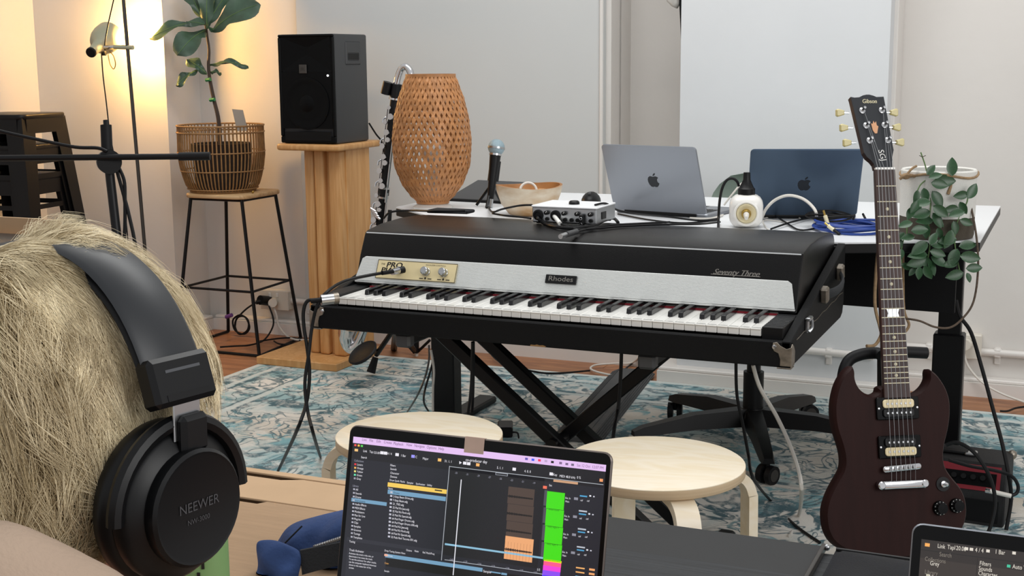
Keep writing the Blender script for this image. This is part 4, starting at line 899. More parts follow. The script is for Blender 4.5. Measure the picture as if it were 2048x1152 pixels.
MB().tube([lp(216, 108), lp(220, 128), lp(227, 138), lp(231, 128), lp(227, 112), lp(219, 103)], 0.0022, 6).build('cord_loop', MT['brass'], LF_)
pl_ = bpy.data.lights.new('lamp_bulb_light', 'POINT'); pl_.energy = 19; pl_.color = (1.0, 0.54, 0.15); pl_.shadow_soft_size = 0.03
po_ = bpy.data.objects.new('lamp_bulb_light', pl_); COL.objects.link(po_); po_.location = Uy(266, 76, 4.645)
# ================================================================ microphone boom stand
DM = 2.7; mo = Ud(218, 325, DM); MO = V((mo.x, mo.y, 0))
MSD = thing('boom_stand', 'black microphone boom stand with a round clutch behind the seated person', 'stand', MO)
def mp_(px, py, dd=0.0): return Ud(px, py, DM + dd) - MO
vt = mp_(212, 250); vb = mp_(239, 492); dv = (vb - vt) / (vb.z - vt.z); ft = vt + dv * (0.10 - vt.z)
MB().tube([vt, mp_(214, 300)], 0.0115, 12, 0).build('clutch_grip', MT['rubber'], MSD); MB().tube([mp_(211, 240), vt], 0.005, 8, 0).build('thread_stud', MT['black_metal'], MSD)
MB().tube([mp_(214, 300), ft], 0.0095, 12, 0).build('upright', MT['black_metal'], MSD)
for k in range(3):
    a = 2 * pi * k / 3 + 0.5; e = V((ft.x + 0.28 * cos(a), ft.y + 0.28 * sin(a), RZ + 0.01))
    MB().tube([V((ft.x, ft.y, 0.12)), e], 0.008, 8, 0).build('leg', MT['black_metal'], MSD); MB().ball(e, (0.014, 0.014, 0.01), 10).build('leg_tip', MT['rubber'], MSD)
d0, d1 = mp_(219, 324, -0.022), mp_(217, 323, 0.022)
MB().tube([d0, d1], 0.0245, 28, 0).build('clutch_disc', MT['black'], MSD)
MB().tube([mp_(-70, 317, -0.03), mp_(362, 313, -0.03)], 0.0062, 12, 0).build('boom_arm', MT['black_metal'], MSD)
MB().tube([mp_(358, 313, -0.03), mp_(420, 312, -0.03)], 0.0085, 14, 0).build('counterweight', MT['rubber'], MSD)
MB().tube([mp_(-60, 245, -0.03), mp_(0, 262, -0.03), mp_(80, 280, -0.03), mp_(150, 294, -0.03), mp_(195, 296, -0.03), mp_(214, 303, -0.03)], 0.0036, 8).build('boom_cable', MT['cable_black'], MSD)
MB().tube([mp_(235, 330), mp_(248, 360), mp_(250, 400), mp_(250, 450), mp_(248, 500), mp_(250, 620)], 0.0036, 8).build('boom_cable', MT['cable_black'], MSD)
MB().tube([mp_(232, 335), mp_(246, 385), mp_(258, 430), mp_(272, 500), mp_(280, 600)], 0.0036, 8).build('boom_cable', MT['cable_black'], MSD)
# ================================================================ stacked black metal stools
def metal_stool(z, label, i):
    c = V((-4.21, 4.32, z)); t = thing('metal_stool', label, 'stool', c, 0.12, 'stacked black metal stools')
    hh = 0.76; s = 0.155; f_ = 0.215
    MB().prism(rrect(2 * s, 2 * s, 0.035), hh - 0.022, hh, bv=0.006, seg=2).build('seat', MT['black_metal'], t, 50)
    ap = MB()
    for a in range(4):
        ap.box((0, -s + 0.004, hh - 0.05), (2 * s - 0.06, 0.003, 0.06), m=rotm(0, 0, a * pi / 2))
    ap.build('apron', MT['black_metal'], t, 0)
    for sx, sy in ((1, 1), (1, -1), (-1, 1), (-1, -1)):
        q = MB(); P0 = V((sx * (s - 0.008), sy * (s - 0.008), hh - 0.015)); P1 = V((sx * f_, sy * f_, 0.004))
        def q4(P, w): return [P, P + V((-sx * w, 0, 0)), P + V((-sx * w, -sy * 0.004, 0)), P + V((-sx * 0.004, -sy * 0.004, 0)), P + V((-sx * 0.004, -sy * w, 0)), P + V((0, -sy * w, 0))]
        q.add(q4(P0, 0.085) + q4(P1, 0.05), [[i_, (i_ + 1) % 6, 6 + (i_ + 1) % 6, 6 + i_] for i_ in range(6)] + [[5, 4, 3, 2, 1, 0], [6, 7, 8, 9, 10, 11]]); q.build('leg', MT['black_metal'], t, 0)
    for zz in (0.24, 0.5):
        k = (hh - zz) / hh; e = s + (f_ - s) * k - 0.02
        for a in range(4): MB().box((0, -e, zz), (2 * e, 0.003, 0.028 if zz < 0.3 else 0.02), m=rotm(0, 0, a * pi / 2)).build('brace', MT['black_metal'], t, 0)
    return t
for i, (z, lb) in enumerate(((0.0, 'black metal stool at the bottom of the stack by the left wall'), (0.128, 'black metal stool in the middle of the stack by the left wall'), (0.256, 'topmost black metal stool of the stack by the left wall'))): metal_stool(z, lb, i)
# small open carton at the far left
cb = Uz(20, 500, 0.62); CB = thing('tall_carton', 'tall open brown carton at the left edge behind the blond head', 'box', (-2.28, 2.55, 0.0))
zc_ = Ud(30, 462, 3.3).z; cc_ = Ud(8, 475, 3.3); CB.location = (cc_.x, cc_.y, 0)
q = MB(); q.box2((-0.34, -0.14, RZ), (0.062, 0.14, zc_ - 0.03)); q.build('carton', MT['cardboard_light'], CB, 0)
MB().box((-0.139, -0.137, zc_ - 0.012), (0.402, 0.004, 0.05), r=rotm(-0.2)).build('flap', MT['cardboard_light'], CB, 0); MB().box((-0.139, 0.137, zc_ - 0.008), (0.402, 0.004, 0.05), r=rotm(0.2)).build('flap', MT['cardboard_light'], CB, 0)
MB().box((-0.139, 0.0, zc_ - 0.028), (0.38, 0.24, 0.006)).build('insert', MT['stand_grey'], CB, 0)
# ================================================================ bass clarinet on its stand
CY = 4.28
CC = Uy(757, 700, CY); CL = thing('bass_clarinet', 'black bass clarinet with silver keys leaning on its stand beside the speaker', 'clarinet', (CC.x, CY, 0))
CO = V(CL.location)
def cp_(px, py, dy=0.0): return Uy(px, py, CY + dy) - CO
def bodyax(t): return cp_(793 + (737 - 793) * t, 168 + (640 - 168) * t)      # top to bottom
MB().tube([bodyax(0.0), bodyax(0.98)], 0.0155, 16, 0).build('body', MT['black'], CL)
for t0_, t1_ in ((0.0, 0.055), (0.44, 0.47), (0.94, 0.985)): MB().tube([bodyax(t0_), bodyax(t1_)], 0.0205, 16, 0).build('joint', MT['black'], CL)
for t0_ in (0.058, 0.435, 0.475, 0.935): MB().tube([bodyax(t0_), bodyax(t0_ + 0.008)], 0.0215, 16, 0).build('ring', MT['chrome'], CL)
MB().tube([bodyax(0.0), cp_(797, 152), cp_(803, 138), cp_(812, 133), cp_(820, 142), cp_(824, 158)], 0.0125, 12).build('neck', MT['chrome'], CL)
MB().tube([cp_(776, 164, -0.02), cp_(770, 188, -0.02)], 0.017, 14, 0).build('mouthpiece_cap', MT['black'], CL)
axb = (bodyax(1) - bodyax(0)).normalized(); sidev = axb.cross(V((0, 1, 0))).normalized()
for k in range(26):
    t = 0.10 + 0.84 * k / 25 + 0.006 * sin(k * 2.3); r_ = 0.0075 + 0.004 * abs(sin(k * 1.7)); ctr = bodyax(t) + V((0.011 * sin(k * 2.1) - 0.006, -0.0195, 0))
    MB().tube([ctr, ctr + V((0, -0.006, 0.001))], r_, 14, 0).build('key_cup', MT['chrome'], CL)
for k in range(9):
    t = 0.14 + 0.09 * k; a_ = bodyax(t) + V((-0.021, -0.012, 0)); MB().tube([a_, a_ + V((-0.008, -0.006, -0.006)), a_ + V((-0.010, -0.008, -0.02))], 0.0032, 6, 0).build('side_key', MT['chrome'], CL)
for off, t0_, t1_ in ((V((0.018, -0.012, 0)), 0.12, 0.5), (V((-0.019, -0.011, 0)), 0.10, 0.46), (V((0.021, -0.008, 0)), 0.46, 0.92), (V((0.030, -0.004, 0)), 0.55, 0.95), (V((0.026, -0.010, 0)), 0.6, 0.95), (V((-0.018, -0.012, 0)), 0.5, 0.93)):
    MB().tube([bodyax(t0_) + off, bodyax(t1_) + off], 0.0030, 6, 0).build('key_rod', MT['chrome'], CL)
for k in range(4):
    c0 = cp_(746 + 3 * k, 420 + 5 * k, -0.03); MB().box(c0, (0.028, 0.006, 0.009), bv=0.002, r=rotm(0, 0.5, 0)).build('touch_key', MT['chrome'], CL)
bq = MB(); bq.tube([cp_(739, 628), cp_(727, 662), cp_(716, 688), cp_(705, 697), cp_(697, 690), cp_(694, 672), cp_(697, 655)], lambda t: 0.015 + 0.026 * t ** 2, 20); bq.build('bell', MT['chrome'], CL, 60)
CS = thing('clarinet_stand', 'black tripod stand with a round padded cup under the bass clarinet', 'stand', (CC.x, CY, 0))
DC = (V((CC.x, CY, 0.25)) - CAM).dot(CF)
def cs(px, py, dd=0.0): return Ud(px, py, DC + dd) - CO
d_c = cs(729, 710, -0.05)
MB().lathe([(0, 0), (0.045, 0.0), (0.058, 0.006), (0.062, 0.014), (0.058, 0.018), (0.05, 0.012), (0, 0.010)], n=32, m=M.Translation(d_c) @ rotm(0.55, -0.35, 0)).build('padded_cup', MT['rubber'], CS, 60)
hub_ = cs(790, 655, 0.0)
f1 = Uz(742, 752, RZ) - CO; f1.z = RZ + 0.012
MB().tube([hub_ + V((0, 0, 0.12)), hub_, f1 + V((0.015, 0.02, 0.07))], 0.010, 10, 0).build('front_leg', MT['black_metal'], CS)
MB().tube([f1 + V((0.012, 0.018, 0.06)), f1 + V((0, 0, 0.002))], lambda t: 0.012 + 0.006 * t, 10, 0).build('rubber_foot', MT['rubber'], CS)
MB().tube([f1 + V((0.02, 0.03, 0.09)), d_c + V((0, 0, 0.004))], 0.005, 8, 0).build('cup_arm', MT['black_metal'], CS)
f2 = Uz(788, 700, 0) - CO; MB().tube([hub_, f2 + V((0, 0, 0.006))], lambda t: 0.008 + 0.008 * max(0, t - 0.6) * 2, 10, 0).build('back_leg', MT['black_metal'], CS)
f3 = Uz(832, 712, 0) - CO; MB().tube([hub_ + V((0.0, 0, 0.02)), f3 + V((0, 0, 0.02))], 0.008, 10, 0).build('side_leg', MT['black_metal'], CS)
MB().tube([hub_ + V((0, 0, 0.05)), cs(772, 560), cs(780, 420)], 0.008, 10, 0).build('upright', MT['black_metal'], CS)
# folded music stand leg seen under the piano
BS = thing('music_stand', 'folded black tripod stand with spread braces under the left end of the desk', 'stand', tuple(Uz(832, 712, 0)))
BO = V(BS.location)
def bs_(px, py, dy=0.0): return Uy(px, py, BO.y + dy) - BO
MB().tube([bs_(832, 600), bs_(832, 705)], 0.013, 12, 0).build('shaft', MT['black_metal'], BS)
MB().tube([bs_(800, 672), bs_(829, 706)], 0.006, 8, 0).build('brace', MT['black_metal'], BS); MB().tube([bs_(860, 680), bs_(836, 703)], 0.006, 8, 0).build('brace', MT['black_metal'], BS)
MB().tube([bs_(833, 706), bs_(833, 716)], 0.008, 8, 0).build('tip', MT['cable_white'], BS)
# ================================================================ electric guitar on a floor stand
gb = Ud(1800, 935, 2.72)
gn_dir = V((sin(rad(33)) * cos(rad(14)), -cos(rad(33)) * cos(rad(14)), sin(rad(14)))).normalized()
def on_g(px, py): return Upl(px, py, gb, gn_dir)
GY = (on_g(1768, 340) - gb).normalized(); GX = GY.cross(gn_dir).normalized()
gscale = (on_g(1768, 340) - gb).length
GM = frame(gb, GX, GY, gn_dir); GI = GM.inverted()
GT = thing('electric_guitar', 'dark brown double cutaway electric guitar standing upright on a floor stand', 'guitar', mw=GM)
def gl(px, py): q = GI @ on_g(px, py); return (q.x, q.y)
body = [(1764, 772), (1757, 784), (1746, 789), (1733, 786), (1721, 775), (1714, 758), (1713, 743), (1709, 733), (1703, 733), (1690, 745), (1677, 768), (1669, 800), (1668, 830), (1672, 858), (1680, 883), (1686, 905), (1688, 925), (1684, 943), (1672, 964), (1659, 990), (1651, 1018), (1651, 1043), (1656, 1066), (1670, 1088), (1700, 1106), (1750, 1117), (1800, 1119), (1860, 1111), (1905, 1090), (1928, 1060), (1937, 1030), (1935, 1000), (1925, 976), (1908, 955), (1895, 935), (1891, 915), (1893, 890), (1900, 860), (1904, 830), (1903, 800), (1895, 775), (1881, 753), (1868, 741), (1860, 738), (1857, 746), (1857, 758), (1850, 772), (1838, 783), (1825, 787), (1814, 782), (1811, 770)]
ol = [gl(*p) for p in body][::-1]
sp_ = [(q.x, q.y) for q in smooth_path([V((x, y, 0)) for x, y in ol + [ol[0]]], 3)][:-1]
q = MB(); b_ = bmesh.new(); TH = 0.034
def offset(poly, d):
    n = len(poly); out = []
    for i in range(n):
        a, c = V((*poly[i - 2], 0)), V((*poly[(i + 2) % n], 0)); t = (c - a).normalized(); out.append((poly[i][0] + t.y * -d, poly[i][1] + t.x * d))
    return out
i1, i2 = offset(sp_, -0.0025), offset(sp_, -0.006); n = len(sp_); vs = []
for poly, z in ((i2, -TH), (sp_, -TH + 0.006), (sp_, -0.012), (i1, -0.006), (i2, -0.001)): vs += [(x, y, z) for x, y in poly]
fs = []
for k in range(4):
    for i in range(n): j = (i + 1) % n; fs.append([k * n + i, k * n + j, (k + 1) * n + j, (k + 1) * n + i])
fs.append(list(range(n))[::-1]); fs.append(list(range(4 * n, 5 * n)))
from mathutils.geometry import tessellate_polygon
tri = [tuple(t_) for t_ in tessellate_polygon([[V((x, y, 0)) for x, y in sp_]])]
q.add(vs, fs[:-2] + [list(t_) for t_ in tri] + [[4 * n + i for i in t_] for t_ in tri])
q.build('body', MT['mahogany'], GT, 30)
S = gscale                                   # nut to bridge
nut_y = S; fb_end = gl(1797, 812)[1]
wn, we = 0.0215, 0.0285
def wy(y): return wn + (we - wn) * (nut_y - y) / (nut_y - fb_end)
MB().add([(-we, fb_end, 0.006), (we, fb_end, 0.006), (wn, nut_y, 0.006), (-wn, nut_y, 0.006), (-we, fb_end, -0.001), (we, fb_end, -0.001), (wn, nut_y, -0.001), (-wn, nut_y, -0.001)], [[0, 1, 2, 3], [7, 6, 5, 4], [0, 4, 5, 1], [1, 5, 6, 2], [2, 6, 7, 3], [3, 7, 4, 0]]).build('fingerboard', MT['rosewood'], GT, 0)
q = MB(); vs = []; fs = []
for i in range(9):
    t = i / 8; y = fb_end - 0.03 + (nut_y - fb_end + 0.03) * t; w_ = wy(y); dp = 0.026 - 0.004 * t
    vs += [(w_ * cos(pi + pi * j / 8), y, -0.001 + dp * sin(pi + pi * j / 8)) for j in range(9)]
for i in range(8):
    for j in range(8): a = i * 9 + j; fs.append([a, a + 1, a + 10, a + 9])
q.add(vs, fs).build('neck', MT['neck_wood'], GT, 50)
MB().box((0, nut_y + 0.002, 0.004), (0.043, 0.005, 0.009), bv=0.001).build('nut', MT['key_white'], GT)
frets = [S * 2 ** (-k / 12) for k in range(1, 23)]
for y in frets:
    if y > fb_end + 0.001: MB().box((0, y, 0.0064), (2 * wy(y) - 0.001, 0.0018, 0.0016)).build('fret', MT['pearl'], GT, 0)
ys = [S] + frets
for k in (3, 5, 7, 9, 15, 17, 19, 21):
    yc = (ys[k] + ys[k - 1]) / 2; MB().lathe([(0.0036, 0), (0.003, 0.0004), (0, 0.0005)], (0, yc, 0.006), 12).build('inlay', MT['pearl'], GT)
yc = (ys[12] + ys[11]) / 2
MB().prism([(-0.013, -0.008), (0.013, -0.008), (0.011, 0), (0.014, 0.009), (-0.014, 0.009), (-0.011, 0)], 0.0061, 0.0066, m=M.Translation((0, yc, 0))).build('inlay_block', MT['steel'], GT, 0)
# headstock tilts back
HM = M.Translation((0, nut_y + 0.004, 0.002)) @ M.Rotation(rad(-14), 4, 'X'); HMW = GM @ HM; HI = HMW.inverted(); ho = HMW.to_translation(); hn = HMW.to_3x3() @ V((0, 0, 1))
def hl(px, py): q = HI @ Upl(px, py, ho, hn); return (q.x, q.y)
def hc(cx, cy): return hl(1640 + cx / 6.4, 180 + cy / 6.4)      # from the close crop of the headstock
hp = [(702, 1005), (690, 950), (655, 905), (600, 860), (560, 800), (400, 130), (388, 90), (440, 100), (500, 95), (545, 72), (590, 62), (630, 62), (680, 75), (720, 92), (812, 88), (858, 330), (900, 560), (940, 770), (925, 850), (920, 920), (925, 1005)]
MB().prism([hc(*p) for p in hp][::-1], -0.014, 0.0, m=HM, bv=0.0012).build('headstock', MT['neck_wood'], GT, 0)
MB().prism([hc(*p) for p in hp][::-1], 0.0002, 0.0012, m=HM).build('headstock_face', mat('head_face', '22252a', 0.4), GT, 0)
q = MB(); a, b = hc(530, 160), hc(725, 140); q.text('Gibson', ((a[0] + b[0]) / 2, (a[1] + b[1]) / 2), 0.0135, m=HM, z=0.0018, sx=0.85, shear=0.15); q.text('Gibson', ((a[0] + b[0]) / 2 + 0.0004, (a[1] + b[1]) / 2), 0.0135, m=HM, z=0.0019, sx=0.85, shear=0.15); q.build('logo_lettering', MT['pearl'], GT, 0)
MB().prism([hc(*p) for p in ((700, 560), (672, 520), (648, 430), (668, 440), (680, 398), (695, 430), (712, 405), (722, 455), (742, 470), (728, 558))], 0.0014, 0.0020, m=HM).build('headstock_inlay', MT['inlay_tan'], GT, 0)
q = MB(); a = hc(790, 840); q.text('SGJ', (0, 0), 0.018, m=HM @ M.Translation((a[0], a[1], 0.0018)) @ rotm(0, 0, -pi / 2 + 0.12)); q.build('truss_lettering', MT['key_white'], GT, 0)
posts = [((535, 268), (400, 285)), ((585, 460), (455, 470)), ((628, 652), (500, 665)), ((785, 265), (870, 285)), ((820, 455), (910, 470)), ((862, 648), (955, 665))]
tips = []
for i, (pp, kk) in enumerate(posts):
    x, y = hc(*pp); mm = HM @ M.Translation((x, y, 0.001)); s = -1 if i < 3 else 1
    tu = MB().lathe([(0.0068, 0), (0.0068, 0.002), (0.0045, 0.003), (0.003, 0.004), (0.003, 0.017), (0, 0.0175)], n=18, m=mm).build('tuner_post', MT['chrome'], GT)
    xe = hc(*kk)[0]; q = MB(); xe = x + s * (0.0255 if s < 0 else 0.012); q.cyl((xe, y, -0.009), (xe + s * 0.012, y, -0.009), 0.0022, n=8, m=HM); q.build('tuner_shaft', MT['chrome'], tu)
    q = MB(); q.prism([(0, -0.0045), (s * 0.014, -0.0085), (s * 0.018, -0.006), (s * 0.018, 0.006), (s * 0.014, 0.0085), (0, 0.0045)], -0.0045, 0.0045, m=HM @ M.Translation((xe + s * 0.011, y, -0.009)) @ rotm(0.35, 0, 0), bv=0.002)
    q.build('tuner_button', MT['tuner_key'], tu)
    tips.append(HM @ V((x, y, 0.009)))
order = [2, 1, 0, 3, 4, 5]
tail_y = gl(1810, 968)[1]
for i in range(6):
    xb = (-0.026 + 0.0104 * i); xn = -0.0175 + 0.007 * i; tip = tips[[2, 1, 0, 3, 4, 5][i]]
    MB().tube([(xb, tail_y + 0.004, 0.013), (xb, 0.0, 0.0165), (xn, nut_y + 0.002, 0.0095), tip], 0.0007 - 0.00006 * i, 5, 0).build('string', MT['steel'], GT)
def pickup(px, py, flip):
    x, y = gl(px, py); t = M.Translation((0, y, 0)); 
    f_ = MB().prism(rrect(0.092, 0.046, 0.004), -0.001, 0.006, m=t, bv=0.001).build('pickup', MT['black_gloss'], GT, 0)
    for s in (-1, 1):
        cream = (s > 0) ^ flip
        MB().prism(rrect(0.068, 0.0175, 0.006), 0.006, 0.0105, m=t @ M.Translation((0, s * 0.0095, 0)), bv=0.0012).build('coil', MT['coil_cream' if cream else 'black'], f_, 0)
        for k in range(6): MB().lathe([(0.0024, 0), (0.0022, 0.0008), (0, 0.0008)], (-0.025 + 0.01 * k, y + s * 0.0095, 0.0105), 10).build('pole_piece', MT['steel'], f_)
    for s in (-1, 1): MB().lathe([(0.0025, 0), (0.002, 0.001), (0, 0.0012)], (s * 0.042, y, 0.006), 10).build('mount_screw', MT['chrome'], f_)
pickup(1795, 816, False); pickup(1799, 893, True)
# bridge, stop bar, switch, knobs
br = MB(); br.prism(rrect(0.084, 0.013, 0.006), 0.004, 0.0125, bv=0.0015); bo = br.build('bridge', MT['chrome'], GT, 50); bo.rotation_euler = (0, 0, rad(3))
for k in range(6): MB().box((-0.026 + 0.0104 * k, 0, 0.0138), (0.006, 0.008, 0.003), bv=0.0006).build('saddle', MT['steel'], bo)
MB().prism(rrect(0.096, 0.017, 0.007), 0.004, 0.0145, m=M.Translation((0, tail_y, 0)), bv=0.003, seg=2).build('stop_bar', MT['chrome'], GT, 50)
for s in (-1, 1): MB().lathe([(0.0085, 0), (0.0085, 0.012), (0.006, 0.0145), (0, 0.0145)], (s * 0.047, tail_y, 0.002), 18).build('stop_stud', MT['chrome'], GT)
x, y = gl(1886, 968); MB().lathe([(0.015, 0), (0.015, 0.0012), (0, 0.0012)], (x, y, 0), 24).build('switch_washer', MT['black'], GT)
MB().lathe([(0.0065, 0.001), (0.0065, 0.005), (0.003, 0.006), (0.0025, 0.014), (0.004, 0.017), (0, 0.02)], (x, y, 0), 16).build('toggle_switch', MT['chrome'], GT)
for px, py in ((1879, 1016), (1912, 1011)):
    x, y = gl(px, py); k = MB().lathe([(0.0155, 0.001), (0.0145, 0.006), (0.0115, 0.008), (0.011, 0.016), (0, 0.0165)], (x, y, 0), 24).build('knob', MT['black_gloss'], GT)
    q = MB()
    for j in range(11): a = 2 * pi * j / 11; q.box((x + 0.0132 * cos(a), y + 0.0132 * sin(a), 0.0071), (0.0011, 0.0016, 0.0005), r=rotm(0, 0, a))
    q.build('dial_marks', MT['key_white'], k, 0)
# floor stand with yoke
gw = GM @ V((0, -0.185, -0.03)); GS = thing('guitar_stand', 'black tubular floor stand with padded yoke holding the dark guitar', 'stand', (gw.x, gw.y, RZ))
GO = V(GS.location)
def gs(x, y, z): return (GM @ V((x, y, z))) - GO
def gsp(px, py, off): q = Upl(px, py, gb + gn_dir * off, gn_dir); return q - GO
MB().tube([gsp(1688, 790, -0.06), gsp(1686, 752, -0.06), gsp(1697, 722, -0.06), gsp(1722, 709, -0.055), gsp(1752, 706, -0.05), gsp(1762, 710, -0.04)], 0.0125, 12).build('yoke', MT['rubber'], GS)
MB().tube([gsp(1762, 708, -0.05), gsp(1800, 704, -0.05), gsp(1853, 706, -0.05)], 0.0125, 12).build('yoke', MT['rubber'], GS)
MB().tube([gs(0.0, 0.24, -0.055), gs(0.0, 0.10, -0.07), gs(0, -0.1, -0.08), gs(0, -0.2, -0.09), V((0.0, 0.07, 0.10))], 0.011, 10).build('upright', MT['black_metal'], GS)
for s in (-1, 1):
    MB().tube([gs(s * 0.03, -0.16, -0.085), gs(s * 0.07, -0.215, -0.06), gs(s * 0.09, -0.215, 0.015), gs(s * 0.095, -0.19, 0.03)], 0.0095, 10).build('cradle_arm', MT['rubber'], GS)
    MB().tube([V((0, 0.07, 0.14)), V((s * 0.2, -0.05, 0.012))], 0.010, 10, 0).build('foot', MT['black_metal'], GS)
MB().tube([V((0, 0.07, 0.14)), V((0.0, 0.24, 0.012))], 0.010, 10, 0).build('foot', MT['black_metal'], GS)
# ================================================================ small practice amplifier
ac = Uz(1995, 1053, RZ); AW = 0.27
f0, f1 = Ud(1750, 975, 3.3), Ud(2010, 940, 3.3)
AM = thing('practice_amplifier', 'small black practice amplifier with a red control panel behind the guitar', 'amplifier', (ac.x - AW / 2 + 0.015, ac.y, RZ), rad(-3))
AH = Uy(1996, 935, ac.y).z - RZ; AD = 0.17
MB().prism([(0, 0), (AD, 0), (AD, AH), (0.035, AH), (0.0, AH - 0.075)], -AW / 2, AW / 2, m=YZ, bv=0.004).build('cabinet', MT['amp_black'], AM)
pn_ = V((0, -0.075, 0.035)).normalized(); pu_ = V((0, 0.035, 0.075)).normalized(); AF = frame(V((0, 0.0, AH - 0.075)) + pn_ * 0.001, V((1, 0, 0)), pu_, pn_)
MB().box((0, 0.041, 0.001), (AW - 0.03, 0.066, 0.002), m=AF).build('control_panel', MT['amp_red'], AM, 0)
MB().box((0, 0.037, 0.0022), (AW - 0.05, 0.036, 0.001), m=AF).build('panel_strip', MT['black_horn'], AM, 0)
for k in range(4): MB().lathe([(0.008, 0), (0.007, 0.010), (0, 0.010)], n=14, m=AF @ M.Translation((0.005 + 0.024 * k, 0.04, 0.003))).build('knob', MT['black'], AM)
MB().lathe([(0.007, 0), (0.007, 0.004), (0.004, 0.004), (0.004, 0.001), (0, 0.001)], n=14, m=AF @ M.Translation((-0.03, 0.036, 0.003))).build('input_jack', MT['chrome'], AM)
MB().ball(AF @ V((0.098, 0.036, 0.004)), 0.003, 8).build('power_light', MT['red_led'], AM)
MB().box((0, -0.002, (AH - 0.08) / 2), (AW - 0.03, 0.004, AH - 0.1), bv=0.001).build('grille', MT['black_matte'], AM, 0)
for sx in (-1, 1): MB().ball((sx * (AW / 2 - 0.004), AD - 0.01, AH - 0.006), 0.013, 10).build('corner', MT['nickel_old'], AM)
hq = MB(); hq.box((-0.02, 0.09, AH + 0.006), (0.1, 0.03, 0.008), bv=0.003); hq.build('handle', MT['rubber'], AM)
for x in (-0.075, 0.035): MB().box((x, 0.09, AH + 0.005), (0.03, 0.036, 0.009), bv=0.003).build('handle_mount', MT['steel'], AM)
# ================================================================ cable ramp on the floor
r0, r1 = Uz(1268, 745, RZ), Uz(1150, 884, RZ)
CRP = thing('cable_ramp', 'grey ribbed rubber cable ramp lying on the rug under the piano', 'cable ramp', ((r0.x + r1.x) / 2, (r0.y + r1.y) / 2, RZ), math.atan2(r0.x - r1.x, -(r0.y - r1.y)) + pi)
L_ = (r0 - r1).length
q = MB(); q.prism([(-0.085, 0), (0.085, 0), (0.05, 0.016), (-0.05, 0.016)], -L_ / 2, L_ / 2, m=rotm(pi / 2), bv=0.003); q.build('body', MT['grey_ramp'], CRP, 0)
for s in (-1, 1):
    for k in range(5):
        x = s * (0.055 + 0.0065 * k); MB().box((x, 0, 0.0155 - 0.003 * k), (0.0025, L_ * 0.97, 0.003)).build('rib', MT['grey_ramp'], CRP, 0)
MB().box((0, 0, 0.0165), (0.06, L_ * 0.96, 0.002)).build('cover_strip', MT['grey_ramp'], CRP, 0)
# ================================================================ bentwood stools
def rect_sweep(pts, w, h, wdir, k=4):
    P = smooth_path(pts, k); wd_ = V(wdir).normalized(); vs = []; fs = []
    for i, p in enumerate(P):
        t = (P[min(i + 1, len(P) - 1)] - P[max(i - 1, 0)]).normalized(); n = t.cross(wd_).normalized()
        vs += [p + wd_ * (w / 2) + n * (h / 2), p - wd_ * (w / 2) + n * (h / 2), p - wd_ * (w / 2) - n * (h / 2), p + wd_ * (w / 2) - n * (h / 2)]
    for i in range(len(P) - 1):
        for j in range(4): a = i * 4 + j; b = i * 4 + (j + 1) % 4; fs.append([a, b, b + 4, a + 4])
    fs += [[0, 1, 2, 3], [len(vs) - 1, len(vs) - 2, len(vs) - 3, len(vs) - 4]]
    return MB().add(vs, fs)
def bent_stool(label, c, a0):
    t = thing('bentwood_stool', label, 'stool', (c[0], c[1], RZ), 0, 'birch bentwood stools in front of the piano'); Hs = 0.45 - RZ
    MB().lathe([(0, Hs), (0.172, Hs), (0.175, Hs - 0.002), (0.175, Hs - 0.004)], n=64).build('seat_face', MT['birch'], t, 50)
    MB().lathe([(0.1752, Hs - 0.0035), (0.1752, Hs - 0.019), (0.172, Hs - 0.022), (0, Hs - 0.022)], n=64).build('seat_board', MT['birch_edge'], t, 50)
    for k in range(4):
        a = a0 + k * pi / 2; d = V((cos(a), sin(a), 0)); s = V((-sin(a), cos(a), 0))
        pts = [d * 0.05 + V((0, 0, Hs - 0.032)), d * 0.12 + V((0, 0, Hs - 0.032)), d * 0.155 + V((0, 0, Hs - 0.034)), d * 0.182 + V((0, 0, Hs - 0.047)), d * 0.196 + V((0, 0, Hs - 0.075)), d * 0.199 + V((0, 0, Hs - 0.12)), d * 0.203 + V((0, 0, 0.001))]
        rect_sweep(pts, 0.046, 0.0185, s).build('leg', MT['birch'], t, 40)
bent_stool('birch bentwood stool on the right, before the guitar', (-0.745, 2.37), rad(36))
bent_stool('birch bentwood stool on the left, before the piano keys', (-1.26, 2.37), rad(196))
# ================================================================ near table, black board and cardboard
TBZ = 0.50; BKZ = 0.509
bk0, bk1 = Uz(1220, 1031, BKZ), Uz(1650, 1081, BKZ)
TBL = thing('low_table', 'low dark table in the foreground under the laptops', 'table', (-0.7, 1.35, 0))
yb = bk0.y - 0.004
MB().box2((-0.19, -0.42, TBZ - 0.03), (1.0, yb - 1.35 - 0.004, TBZ), bv=0.003).build('table_top', MT['black_wood'], TBL)
for sx in (-0.15, 0.95):
    for sy in (-0.38, 0.42): MB().box2((sx - 0.025, sy - 0.025, RZ + 0.001 if sy > 0 else 0), (sx + 0.025, sy + 0.025, TBZ - 0.03), bv=0.003).build('leg', MT['black_metal'], TBL)
BB = thing('black_case', 'flat black wood grained case lying on the table behind the laptop', 'case', (bk1.x - 0.3, yb - 0.3, TBZ))
xr = 0.3; 
MB().box2((-0.25, -0.42, 0.0005), (xr, 0.30, BKZ - TBZ), bv=0.0012).build('lid_panel', MT['black_board'], BB)
MB().box2((-0.25, -0.42, 0.0085), (xr, 0.171, BKZ - TBZ + 0.0006)).build('grained_panel', MT['black_wood'], BB)
MB().box2((xr, -0.42, 0.001), (xr + 0.006, 0.30, BKZ - TBZ + 0.004), bv=0.001).build('edge_strip', MT['stand_grey'], BB)
MB().ball((xr + 0.008, 0.295, BKZ - TBZ), 0.005, 8).build('corner_stud', MT['steel'], BB)
